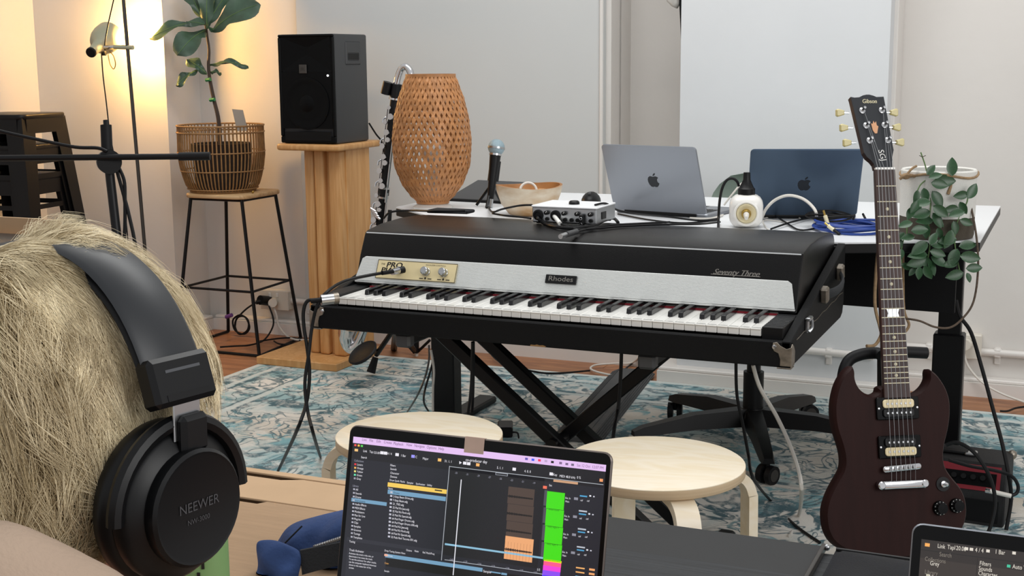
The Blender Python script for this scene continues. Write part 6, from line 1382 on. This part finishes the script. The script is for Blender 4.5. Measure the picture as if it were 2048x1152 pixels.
remesh(B, 'body', 'skin', PN, 0.0065, 4)
# eyes
for s in (-1, 1):
    MB().ball(w2(HR @ V((s * 0.031, 0.083, 0.0))), 0.0115, 14).build('eye', MT['ceramic'], PN); MB().ball(w2(HR @ V((s * 0.031, 0.0915, 0.0))), 0.0048, 10).build('iris', MT['stem'], PN)
C_ = MB()
for t in range(8):
    k = t / 7; c = pe.lerp(nb - V((0, 0.03, 0.045)), k); blob(C_, c, (0.178 + 0.025 * sin(k * 3), 0.132, 0.095))
for s in (-1, 1): cap(C_, nb - V((0, 0.02, 0.035)), SH[s], 0.062, 0.07); cap(C_, SH[s], EL[s], 0.069, 0.058); cap(C_, EL[s], WR[s] - V((0, 0.02, 0)), 0.056, 0.036)
# bunched collar behind the neck
for i in range(15):
    a = pi * 0.95 + pi * 1.1 * i / 14; C_.ball(w2(V((-0.61 + 0.098 * cos(a), 0.545 + 0.085 * sin(a), 0.845 + 0.012 * sin(i * 1.3)))), (0.042, 0.042, 0.038), 12)
hump = Ud(-30, 1212, 0.69); cap(C_, hump, nb - V((0, 0.03, 0.03)), 0.047, 0.07); cap(C_, hump, Ud(150, 1290, 0.70), 0.047, 0.045); cap(C_, hump, V((-0.72, 0.47, 0.76)), 0.047, 0.07)
remesh(C_, 'sweatshirt', 'shirt', PN, 0.010, 4)
T_ = MB(); blob(T_, pe + V((0, 0, -0.01)), (0.185, 0.14, 0.085))
for s in (-1, 1):
    hip = V((-0.6 + s * 0.10, 0.42, 0.36)); kn_ = V((-0.6 + s * 0.17, 0.83, 0.40)); an_ = V((-0.6 + s * 0.18, 0.80, 0.10)); cap(T_, hip, kn_, 0.092, 0.07); cap(T_, kn_, an_, 0.068, 0.055)
remesh(T_, 'trousers', 'trousers', PN, 0.012, 3)
for s in (-1, 1):
    an_ = V((-0.6 + s * 0.18, 0.80, 0.0)); q = MB(); q.ball(w2(an_ + V((0, 0.05, 0.045))), (0.048, 0.14, 0.055), 20); q.v = [(x, y, max(z, 0.002)) for x, y, z in q.v]; q.build('shoe', MT['black_matte'], PN, 60)
pf = MB(); pf.lathe([(0, 0.001), (0.2, 0.001), (0.225, 0.03), (0.23, 0.14), (0.215, 0.235), (0.15, 0.262), (0, 0.266)], n=36); o = pf.build('pouf', MT['felt_brown'], None, 60); o.location = (-0.6, 0.40, 0.0); tag(o, 'low round brown pouf the blond person sits on', 'pouf')
# ---------------------------------------------------------------- hair
hm = mat('hair', 'cdbd93', 0.42, spec=0.35); N = hm.node_tree.nodes; L = hm.node_tree.links
at = N.new('ShaderNodeAttribute'); at.attribute_name = 'along'; ge = N.new('ShaderNodeAttribute'); ge.attribute_name = 'tone'
r1_ = N.new('ShaderNodeValToRGB'); L.new(at.outputs['Fac'], r1_.inputs['Fac']); e = r1_.color_ramp.elements
e[0].color = (*hexc('ac9468'), 1); e[1].color = (*hexc('f3e8cc'), 1); e[1].position = 0.6
r2_ = N.new('ShaderNodeValToRGB'); L.new(ge.outputs['Fac'], r2_.inputs['Fac']); e = r2_.color_ramp.elements
e[0].color = (0.50, 0.43, 0.32, 1); e[1].color = (1.25, 1.22, 1.14, 1)
mx = N.new('ShaderNodeMix'); mx.data_type = 'RGBA'; mx.blend_type = 'MULTIPLY'; mx.inputs[0].default_value = 1
L.new(r1_.outputs['Color'], mx.inputs[6]); L.new(r2_.outputs['Color'], mx.inputs[7]); L.new(mx.outputs[2], N['Principled BSDF'].inputs['Base Color'])
rr = random.Random(3)
EX, EY, EZ = 0.083, 0.107, 0.120
crown = V((-0.25, -0.30, 0.92)).normalized()
q = MB(); b_ = bmesh.new(); bmesh.ops.create_icosphere(b_, subdivisions=5, radius=1)
for v in list(b_.verts):
    n_ = v.co.normalized()
    if (n_.y > 0.45 and n_.z < 0.30) or n_.z < -0.62 or (n_.y > 0.0 and n_.z < -0.25): b_.verts.remove(v)
for v in b_.verts: v.co = w2(HR @ V((v.co.x * EX, v.co.y * EY, v.co.z * EZ + 0.006)))
q.bm(b_); q.build('scalp_hair', MT['hair_cap'], PN, 60)
vs = []; fs = []; al = []; tn = []
K = 6
def bare(n_): return (n_.y > 0.45 and n_.z < 0.32) or n_.z < -0.55 or (n_.y > 0.05 and n_.z < -0.2)
def strand_path(n_, tdir, Ls, lf_, ph, wav_):
    p = V((n_.x * EX, n_.y * EY, n_.z * EZ)); pts = []
    for k in range(K):
        t = k / (K - 1); u = V((p.x / EX, p.y / EY, p.z / EZ))
        flat_ = abs(p.y + 0.004 + 0.12 * p.z) < 0.034
        u = u / u.length * (1 + (min(lf_, 0.012) if flat_ else lf_) * min(1, t * 1.8) + 0.012 * t); pts.append(V((u.x * EX, u.y * EY, u.z * EZ + 0.006)))
        nn = u.normalized(); td = tdir - nn * tdir.dot(nn); td = td.normalized() if td.length > 0.02 else V((0, 0, -1))
        td = (td + V((sin(ph + 5 * t), cos(ph + 5 * t), 0)) * wav_ + V((0, 0, -0.25))).normalized(); p = V((u.x * EX, u.y * EY, u.z * EZ)) + td * (Ls / (K - 1))
    return pts
ncl = 0
while ncl < 1150:
    nc = V((rr.gauss(0, 1), rr.gauss(0, 1), rr.gauss(0, 1))).normalized()
    if bare(nc): continue
    ncl += 1
    tdir = nc - crown * nc.dot(crown)
    if tdir.length < 0.05: tdir = V((rr.gauss(0, 1), rr.gauss(0, 1), 0))
    tdir.normalize(); tdir = (tdir + V((0, 0, -0.5)) + V((rr.gauss(0, 0.26), rr.gauss(0, 0.26), rr.gauss(0, 0.12)))).normalized()
    Lc = rr.uniform(0.035, 0.062) * (1.35 if nc.y > 0.25 else 1.0) * (0.75 if nc.z < -0.3 else 1); lc = 0.015 + rr.uniform(0, 0.085) + (0.03 if nc.z > 0.6 and nc.y < 0 else 0); pc = rr.uniform(0, 6.28); tone = rr.random()
    if nc.z < 0.0: tone *= 0.75
    guide = strand_path(nc, tdir, Lc, lc, pc, 0.22)
    for s_ in range(32):
        n_ = (nc + V((rr.gauss(0, 0.085), rr.gauss(0, 0.085), rr.gauss(0, 0.085)))).normalized()
        if bare(n_): continue
        loose = rr.random() < 0.05
        own = strand_path(n_, (tdir + V((rr.gauss(0, 0.07), rr.gauss(0, 0.07), 0))).normalized(), Lc * rr.uniform(0.75, 1.1), lc * rr.uniform(0.4, 1.1) + (0.03 if loose else 0), pc + rr.gauss(0, 0.3), 0.2)
        cl_ = 0.1 if loose else rr.uniform(0.45, 0.8)
        pts = [own[k].lerp(guide[k], cl_ * (k / (K - 1)) ** 1.2) for k in range(K)]
        r0_ = rr.uniform(0.00018, 0.0003); i0 = len(vs); tv = min(1, max(0, tone + rr.gauss(0, 0.12)))
        for k in range(K):
            tg = (pts[min(k + 1, K - 1)] - pts[max(k - 1, 0)]).normalized(); nn = pts[k].normalized(); sd = tg.cross(nn).normalized(); w_ = r0_ * (1 - 0.75 * (k / (K - 1)) ** 2)
            for o_ in (sd * w_, sd * -w_, nn * w_): vs.append(w2(HR @ (pts[k] + o_))); al.append(k / (K - 1)); tn.append(tv)
        for k in range(K - 1):
            for j in range(3): a = i0 + k * 3 + j; b = i0 + k * 3 + (j + 1) % 3; fs.append((a, b, b + 3, a + 3))
me = bpy.data.meshes.new('hair'); me.from_pydata(vs, [], fs); me.materials.append(hm)
a_ = me.attributes.new('along', 'FLOAT', 'POINT'); a_.data.foreach_set('value', al); a_ = me.attributes.new('tone', 'FLOAT', 'POINT'); a_.data.foreach_set('value', tn); me.polygons.foreach_set('use_smooth', [True] * len(me.polygons))
tag(inst('hair', me, PN), kind='stuff')
# ================================================================ headphones
HP = thing('headphones', 'black over ear headphones with padded headband on the blond head', 'headphones', tuple(HR @ V((0, 0, 0.125))))
HPO = V(HP.location)
QM = M.Translation(-HPO) @ HR @ M.Rotation(rad(-7), 4, 'X')            # head frame, band tips forward a little
BX, BZ = 0.101, 0.1195
def arc(a, g=0.0): return V(((BX + g) * math.copysign(abs(sin(a)) ** 0.88, sin(a)), 0.004, -0.004 + (BZ + g) * cos(a)))
def band(a0, a1, g0, g1, wy, name, m, n=28, bulge=0.0):
    vs = []; fs = []; c = 8
    for i in range(n + 1):
        a = a0 + (a1 - a0) * i / n
        for j in range(c):
            th_ = 2 * pi * j / c; yy = wy * (abs(cos(th_)) ** 0.5) * (1 if cos(th_) > 0 else -1); gg = (g0 + g1) / 2 + (g1 - g0) / 2 * (abs(sin(th_)) ** 0.6) * (1 if sin(th_) > 0 else -1)
            p = arc(a, gg); vs.append((p.x, p.y + yy, p.z))
    for i in range(n):
        for j in range(c): k2 = (j + 1) % c; fs.append([i * c + j, i * c + k2, (i + 1) * c + k2, (i + 1) * c + j])
    fs.append(list(range(c))); fs.append(list(range(n * c, n * c + c))[::-1])
    return MB().add(vs, fs, QM).build(name, MT[m], HP, 50)
band(rad(-63), rad(63), 0.0045, 0.011, 0.0235, 'headband', 'phones_satin'); band(rad(-60), rad(60), -0.005, 0.005, 0.0205, 'band_pad', 'phones_black')
for s in (-1, 1):
    a = s * rad(67); c = arc(a, 0.008); tg = V((cos(a) * s, 0, -sin(a) * s * 1.0)).normalized() if False else (arc(a + s * 0.02, 0.008) - arc(a, 0.008)).normalized(); ou = V((c.x, 0, c.z + 0.004)).normalized(); yv = V((0, 1, 0)); Fm = QM @ frame(c, yv, tg, yv.cross(tg).normalized())
    sb_ = MB().box((0, 0, 0), (0.050, 0.030, 0.015), m=Fm, bv=0.003).build('slider_housing', MT['phones_black'], HP)
    MB().box((0, -0.006, (0.0072 if (yv.cross(tg)).dot(ou) > 0 else -0.0072)), (0.028, 0.0018, 0.001), m=Fm).build('slider_mark', MT['phones_text'], sb_); MB().box((0, 0.010, (0.0072 if (yv.cross(tg)).dot(ou) > 0 else -0.0072)), (0.034, 0.004, 0.0012), m=Fm).build('slider_groove', MT['black'], sb_)
    e = c + tg * 0.015; e2 = c + tg * 0.034
    MB().box(c + tg * 0.024, (0.002, 0.022, 0.026), m=QM, bv=0.0006).build('steel_strip', MT['steel'], HP)
    zc_ = -0.031; cx_ = s * 0.097
    ymid = V((e2.x, e2.y, e2.z))
    MB().box((ymid.x, 0.006, (ymid.z + zc_ + 0.045) / 2), (0.008, 0.022, max(0.012, ymid.z - zc_ - 0.045) + 0.012), m=QM, bv=0.003).build('yoke_stem', MT['phones_black'], HP)
    MB().tube([(s * 0.104, 0.001 + 0.0515 * cos(t), zc_ + 0.0515 * sin(t)) for t in [pi * i / 24 for i in range(25)]], 0.0052, 8, 0, m=QM).build('yoke', MT['phones_black'], HP)
    CM = QM @ M.Translation((s * 0.078, 0.001, zc_)) @ M.Rotation(s * pi / 2, 4, 'Y')
    pad = [(0.030, 0.0), (0.046, 0.001), (0.0505, 0.006), (0.051, 0.012), (0.048, 0.0175), (0.042, 0.019)]
    vs = []; fs = []; n = 60
    for (r_, z) in pad:
        for j in range(n): a = 2 * pi * j / n; k2 = 1 + (0.016 * sin(30 * a) if 0.002 < z < 0.016 else 0); vs.append((r_ * k2 * cos(a), r_ * k2 * sin(a), z))
    for i in range(len(pad) - 1):
        for j in range(n): k2 = (j + 1) % n; fs.append([i * n + j, i * n + k2, (i + 1) * n + k2, (i + 1) * n + j])
    MB().add(vs, fs, CM).build('ear_pad', MT['phones_black'], HP, 60)
    MB().lathe([(0.044, 0.017), (0.0475, 0.019), (0.0475, 0.025), (0.044, 0.029), (0.036, 0.033), (0.0355, 0.036)], n=40, m=CM, cap=False).build('cup_shell', MT['phones_black'], HP, 50)
    cp2 = MB().lathe([(0.0358, 0.033), (0.0365, 0.036), (0.0365, 0.0405), (0.0345, 0.0425), (0.0325, 0.0418), (0, 0.0416)], n=44, m=CM).build('cup_cap', MT['phones_black'], HP, 40)
    if s > 0:
        TM = QM @ M.Translation((s * 0.078 + 0.0419, 0.001, zc_)) @ M(((0, 0, 1, 0), (1, 0, 0, 0), (0, 1, 0, 0), (0, 0, 0, 1)))
        q = MB(); q.text('NEEWER', (0.0, 0.002), 0.0085, m=TM, z=0.0003); q.text('NW-3000', (-0.001, -0.007), 0.0045, m=TM, z=0.0003); q.build('cup_lettering', MT['phones_text'], cp2, 0)
# ================================================================ cables
def P3(p):
    if len(p) == 2: return Uz(p[0], p[1], RZ + 0.004)
    if p[2] == 'z': return Uz(p[0], p[1], p[3])
    if p[2] == 'y': return Uy(p[0], p[1], p[3])
    return Ud(*p)
def cab(label, pts, r=0.0032, m='cable_black', name='cable', ends=None, cat='cable', k=6):
    P = [P3(p) for p in pts]; o0 = P[-1]
    if not ends:
        o = MB().tube([p - o0 for p in P], r, 7, k).build(name, MT[m]); o.location = o0; return tag(o, label, cat)
    t = thing(name, label, cat, o0); MB().tube([p - o0 for p in P], r, 7, k).build('cord', MT[m], t)
    for (nm, a, b, rr_, mm) in ends: MB().tube([P3(a) - o0, P3(b) - o0], rr_, 12, 0).build(nm, MT[mm], t)
    return t
LT = LZ + 0.004
cab('black cable with a silver plug barrel hanging from the left end of the piano', [(634, 600, 3.02), (615, 602, 3.02), (607, 622, 3.02), (608, 655, 3.02), (615, 700, 3.01), (619, 750, 3.0), (613, 805, 2.99), (592, 865, 2.96), (556, 942)], 0.0042,
    ends=[('plug_barrel', (668, 597, 3.03), (642, 600, 3.02), 0.0125, 'steel'), ('plug_collar', (676, 596, 3.035), (666, 597, 3.03), 0.0135, 'nickel_old'), ('boot', (643, 600, 3.02), (622, 602, 3.02), 0.0062, 'cable_black')])
pj_ = PFW @ V((jx, cyp, 0.03))
dj = (pj_ - CAM).dot(CF)
cab('black cable with a chrome jack plug in the control plate of the piano', [(784, 543, dj - 0.02), (740, 550, dj - 0.06), (690, 562, dj - 0.09), (655, 583, 3.03), (634, 613, 3.02), (624, 655, 3.02), (618, 705, 3.0), (610, 765, 2.99), (615, 820, 2.97), (628, 872, 2.93), (641, 914)], 0.004,
    ends=[('plug_body', (802, 540, dj + 0.005), (784, 544, dj - 0.02), 0.0078, 'chrome'), ('plug_band', (808, 539, dj + 0.008), (798, 541, dj), 0.0085, 'black'), ('plug_boot', (786, 543, dj - 0.018), (764, 546, dj - 0.045), 0.0052, 'cable_black')])
cab('straight black cable hanging from the middle of the piano to the rug', [(1243, 706, 2.95), (1241, 760, 2.96), (1236, 820, 2.97), (1226, 880, 2.95), (1232, 930)], 0.0042)
cab('black cable hanging before the swivel chair column and trailing over the rug', [(1472, 726, 2.85), (1474, 790, 2.88), (1486, 850, 2.9), (1497, 910, 2.92), (1506, 955, 2.9), (1540, 1000), (1590, 1050), (1640, 1085)], 0.0036)
cab('white cable hanging from the right end of the piano down to the rug', [(1506, 730, 2.9), (1520, 775, 2.92), (1552, 830, 2.92), (1578, 885, 2.9), (1597, 940, 2.85), (1603, 985, 2.8), (1598, 1030), (1580, 1072)], 0.0046, 'cable_white')
cab('thick black cable running from the desk corner down beside the amplifier', [(1912, 600, 3.5), (1920, 632, 3.5), (1942, 665, 3.5), (1962, 730, 3.5), (1985, 815, 3.45), (2005, 890, 3.4), (2018, 955, 3.38), (2022, 1000, 3.4), (2012, 1060)], 0.0052)
cab('black instrument cable looping over the amplifier with a white plug in its panel', [(2020, 992, 3.36), (2034, 985, 3.36), (2035, 968, 3.36), (2020, 950, 3.36), (1985, 940, 3.36), (1940, 932, 3.36), (1898, 920, 3.36)], 0.0045,
    ends=[('white_boot', (1980, 982, 3.37), (2022, 992, 3.36), 0.006, 'cable_white'), ('plug_tip', (1972, 981, 3.38), (1984, 983, 3.37), 0.0068, 'chrome')])
cab('dark cable arching over the front of the amplifier behind the guitar', [(1892, 890, 3.34), (1915, 885, 3.33), (1945, 902, 3.31), (1970, 935, 3.3), (1985, 970, 3.3), (1990, 1010, 3.3), (1980, 1055, 3.3), (1970, 1075, 3.3)], 0.005)
cab('white cable plugged into the socket right of the guitar, trailing to the right', [(1928, 690, 'y', 4.93), (1928, 708, 'y', 4.92), (1938, 735, 'y', 4.92), (1965, 765, 'y', 4.9), (2005, 788, 'y', 4.86), (2060, 808)], 0.0042, 'cable_white', ends=[('plug', (1934, 688, 'y', 4.945), (1930, 690, 'y', 4.92), 0.02, 'switch_white')])
cab('short black cable lying on the floor at the right edge', [(2000, 822), (2015, 822), (2032, 816), (2060, 812)], 0.0035)
cab('black cable lying on the floorboards along the back wall', [(945, 660, 'y', 4.9), (975, 690, 'y', 4.9), (985, 712), (1010, 728), (1075, 744), (1120, 746), (1180, 741)], 0.0036)
cab('white cable folded in a loop on the floor before the cable ramp', [(1232, 752), (1195, 744), (1181, 737), (1192, 730), (1230, 727), (1262, 726), (1280, 712, 'y', 4.9), (1284, 700, 'y', 4.9)], 0.0042, 'cable_white')
cab('black cable crossing the floor from the cable ramp to the swivel chair', [(1282, 743), (1300, 736), (1330, 733), (1365, 737), (1400, 748), (1440, 762), (1490, 772)], 0.0036)
cab('black cable rising from the cable ramp behind the piano', [(1250, 738), (1268, 724), (1285, 712, 'y', 4.85), (1300, 700, 'y', 4.85)], 0.0036)
# wall plugs at the left
cab('black power plug with coiled cable at the socket beside the plant stool', [(512, 605, 'y', 4.9), (490, 620, 'y', 4.86), (470, 645, 'y', 4.84), (478, 668, 'y', 4.84), (495, 660, 'y', 4.84), (496, 640, 'y', 4.84), (480, 630, 'y', 4.84), (466, 640, 'y', 4.84), (470, 660, 'y', 4.84), (488, 668, 'y', 4.84), (499, 655, 'y', 4.84), (490, 634, 'y', 4.84), (474, 636, 'y', 4.84), (470, 655, 'y', 4.84)], 0.0042,
    ends=[('plug', (540, 602, 'y', 4.95), (520, 600, 'y', 4.89), 0.022, 'black'), ('plug_neck', (524, 602, 'y', 4.9), (512, 605, 'y', 4.88), 0.01, 'black'), ('purple_tip', (452, 634, 'y', 4.84), (464, 630, 'y', 4.84), 0.009, 'purple')])
cab('black cable sweeping from the wall plug over the floorboards', [(538, 612, 'y', 4.9), (546, 635, 'y', 4.88), (545, 655, 'y', 4.86), (528, 680), (500, 690), (470, 692), (440, 694)], 0.004)
cab('white cable curving from the wall socket down to the speaker stand', [(545, 610, 'y', 4.93), (553, 630, 'y', 4.92), (557, 650, 'y', 4.91), (572, 670), (590, 679), (618, 680)], 0.0045, 'cable_white', ends=[('plug', (548, 604, 'y', 4.95), (545, 606, 'y', 4.91), 0.02, 'switch_white')])
cab('loose black cable loop on the floorboards behind the speaker stand', [(548, 682), (560, 688), (585, 688), (600, 682), (590, 676), (565, 676), (540, 679), (520, 682)], 0.0036)
# on the piano lid and the desk
cab('thick black cable from the first input of the audio interface over the lid', [(1079, 428, 'z', LT + 0.016), (1076, 436, 'z', LT + 0.012), (1088, 446, 'z', LT), (1115, 454, 'z', LT), (1150, 456, 'z', LT), (1190, 450, 'z', LT), (1212, 438, 'z', LT), (1228, 437, 'z', LT - 0.01), (1236, 445, 'z', LT - 0.004)], 0.0044, ends=[('plug', (1080, 424, 'z', LT + 0.022), (1078, 431, 'z', LT + 0.014), 0.007, 'steel')])
cab('black cable with a white jack plug from the second input of the interface', [(1119, 446, 'z', LT + 0.004), (1135, 453, 'z', LT), (1160, 459, 'z', LT), (1200, 456, 'z', LT), (1250, 452, 'z', LT), (1320, 449, 'z', LT), (1400, 448, 'z', LT - 0.004), (1440, 444, 'z', DZ + 0.006)], 0.0026, ends=[('white_plug', (1106, 429, 'z', LT + 0.02), (1120, 447, 'z', LT + 0.004), 0.0055, 'key_white')])
cab('black cable with a loose USB plug lying on the piano lid', [(1152, 464, 'z', LT), (1170, 459, 'z', LT), (1200, 453, 'z', LT), (1240, 449, 'z', LT), (1300, 446, 'z', LT), (1340, 444, 'z', LT)], 0.0026, ends=[('usb_grip', (1133, 469, 'z', LT + 0.002), (1153, 463, 'z', LT), 0.0068, 'plastic_grey'), ('usb_shell', (1121, 473, 'z', LT + 0.002), (1135, 468, 'z', LT + 0.002), 0.0058, 'steel')])
cab('black cable from the back of the interface to the grey laptop', [(1190, 410, 'z', LT + 0.045), (1212, 407, 'z', LT + 0.045), (1235, 420, 'z', LT + 0.02), (1275, 428, 'z', DZ + 0.05), (1340, 434, 'z', DZ + 0.02), (1400, 441, 'z', DZ + 0.008), (1438, 437, 'z', DZ + 0.006)], 0.0028)
cab('thin black cable crossing the desk before the grey laptop', [(1236, 428, 'z', DZ + 0.004), (1300, 440, 'z', DZ + 0.004), (1370, 446, 'z', DZ + 0.004), (1436, 440, 'z', DZ + 0.004)], 0.0026)
cab('white cable on the desk left of the white socket block', [(1380, 436, 'z', DZ + 0.004), (1420, 437, 'z', DZ + 0.004), (1446, 430, 'z', DZ + 0.004)], 0.003, 'cable_white')
dps = (ps - CAM).dot(CF)
cab('black power cord arching out of the plug on the white socket block', [(1478, 373, dps), (1474, 363, dps), (1465, 357, dps), (1453, 361, dps), (1444, 378, dps), (1439, 405, dps), (1437, 440, dps), (1437, 462, 'z', DZ + 0.004)], 0.0037)
cab('thin white cord rising behind the white socket block', [(1448, 410, dps + 0.08), (1465, 388, dps + 0.08), (1482, 368, dps + 0.08), (1494, 362, dps + 0.08), (1499, 370, dps + 0.08), (1494, 388, dps + 0.08)], 0.0026, 'cable_white')
cab('white cable standing up in an arch before the dark blue laptop', [(1524, 436, 'z', DZ + 0.004), (1532, 418, 3.62), (1550, 400, 3.6), (1575, 391, 3.58), (1602, 396, 3.56), (1622, 410, 3.54), (1633, 428, 3.52), (1628, 448, 'z', DZ + 0.004)], 0.0042, 'cable_white')
cab('thin white cable lying flat before the dark blue laptop', [(1525, 437, 'z', DZ + 0.003), (1560, 432, 'z', DZ + 0.003), (1600, 436, 'z', DZ + 0.003), (1580, 444, 'z', DZ + 0.003), (1530, 440, 'z', DZ + 0.003), (1530, 452, 'z', DZ + 0.003), (1540, 461, 'z', DZ + 0.003)], 0.0016, 'cable_white')
cab('thin black cable running right from the white socket block', [(1512, 422, 'z', DZ + 0.02), (1540, 426, 'z', DZ + 0.01), (1570, 444, 'z', DZ + 0.006), (1600, 460, 'z', DZ + 0.004), (1640, 455, 'z', DZ + 0.004)], 0.0026)
cab('thin black cable crossing before the dark blue laptop', [(1542, 458, 'z', DZ + 0.005), (1580, 445, 'z', DZ + 0.008), (1620, 436, 'z', DZ + 0.006), (1660, 434, 'z', DZ + 0.006), (1700, 443, 'z', DZ + 0.006)], 0.0026)
cab('short black cable end sticking up behind the blue coil', [(1735, 444, 'z', DZ + 0.006), (1730, 436, 3.6), (1726, 428, 3.62)], 0.0032)
def coil(label, cx, cy, rx, ry, turns, r, m, h0, tilt=0.0):
    c = Uz(cx, cy, DZ); q = MB(); P = []
    for i in range(int(turns * 26) + 1):
        a = 2 * pi * i / 26; k = 1 + 0.09 * sin(i * 0.37) ; P.append((rx * k * cos(a), ry * k * sin(a), r + h0 + 0.0035 * (i / 26) + 0.003 * sin(a * 2 + i * 0.05)))
    q.tube(P, r, 7, 0); o = q.build('cable_coil', MT[m]); o.location = (c.x, c.y, DZ); return tag(o, label, 'cable')
coil('coil of bright blue cable lying at the front edge of the desk', 1705, 462, 0.095, 0.085, 6, 0.0034, 'cable_blue', 0.0)
coil('coil of thin black cable lying on the left of the blue coil', 1660, 455, 0.06, 0.06, 4, 0.0026, 'cable_black', 0.022)
def jack(label, a, b, r=0.0055):
    P0, P1 = P3(a), P3(b); t = thing('jack_plug', label, 'plug', P1); d = P0 - P1; L_ = d.length; d.normalize()
    MB().tube([V((0, 0, 0)), d * L_ * 0.6], r, 12, 0).build('barrel', MT['pearl'], t); MB().tube([d * L_ * 0.58, d * L_], r * 0.5, 10, 0).build('tip', MT['brass'], t); MB().tube([-d * 0.02, V((0, 0, 0))], r * 0.75, 10, 0).build('boot', MT['cable_black'], t)
jack('upright gold tipped jack plug standing over the cable coils', (1647, 421, 3.47), (1655, 447, 3.46)); jack('gold jack plug lying across the black and blue coils', (1650, 446, 3.42), (1668, 460, 3.40))
# microphone cable, speaker cable, lid left
cab('black microphone cable running from the tripod to the audio interface', [(980, 404, D0 - 0.02), (978, 414, D0 - 0.03), (985, 424, 'z', LT + 0.004), (1005, 418, 'z', LT + 0.012), (1040, 411, 'z', LT + 0.016), (1064, 410, 'z', LT + 0.02)], 0.0028)
cab('thin black cable lying along the back edge of the piano lid', [(985, 427, 'z', LT - 0.004), (1010, 431, 'z', LT), (1040, 434, 'z', LT), (1062, 437, 'z', LT)], 0.0026)
cab('black cable draped over the back left corner of the piano lid', [(768, 436, 3.75), (782, 424, 3.72), (820, 421, 3.68), (870, 422, 'z', LT + 0.005), (930, 421, 'z', LT + 0.006)], 0.003)
cab('black speaker cable hanging from the back of the loudspeaker', [(738, 246, 'y', 4.72), (752, 268, 'y', 4.74), (765, 287, 'y', 4.76), (772, 330, 'y', 4.8)], 0.0036)
# cables at the left desk leg
cab('grey cable curving down from the left desk leg to the rug', [(858, 690, 3.75), (858, 720, 3.75), (850, 755, 3.75), (835, 790, 3.75), (812, 828)], 0.003, 'stand_grey')
cab('black cable hanging beside the left desk leg', [(868, 715, 3.72), (860, 745, 3.72), (850, 780, 3.7), (848, 805, 3.7), (858, 824)], 0.003)
cab('white cable running down the front of the left desk leg', [(862, 700, 3.7), (868, 740, 3.7), (866, 780, 3.7), (866, 822, 3.7)], 0.0034, 'cable_white')
cab('black cable hanging from the piano before the left desk leg', [(945, 684, 3.05), (944, 740, 3.08), (941, 790, 3.08), (936, 826, 3.05)], 0.0036)
cab('second black cable hanging close beside the first at the left desk leg', [(947, 684, 3.06), (947, 740, 3.1), (946, 790, 3.1), (944, 826, 3.07)], 0.0036)
ad = Uz(1003, 873, RZ); t = thing('power_adapter', 'small black power adapter lying on the rug behind the left stool', 'power adapter', (ad.x, ad.y + 0.03, RZ), 0.4)
MB().box((0, 0, 0.018), (0.05, 0.09, 0.034), bv=0.004).build('case', MT['black'], t); MB().tube([(0.02, -0.04, 0.018), (0.04, -0.06, 0.022), (0.045, -0.075, 0.008)], 0.003, 7).build('lead', MT['cable_black'], t)
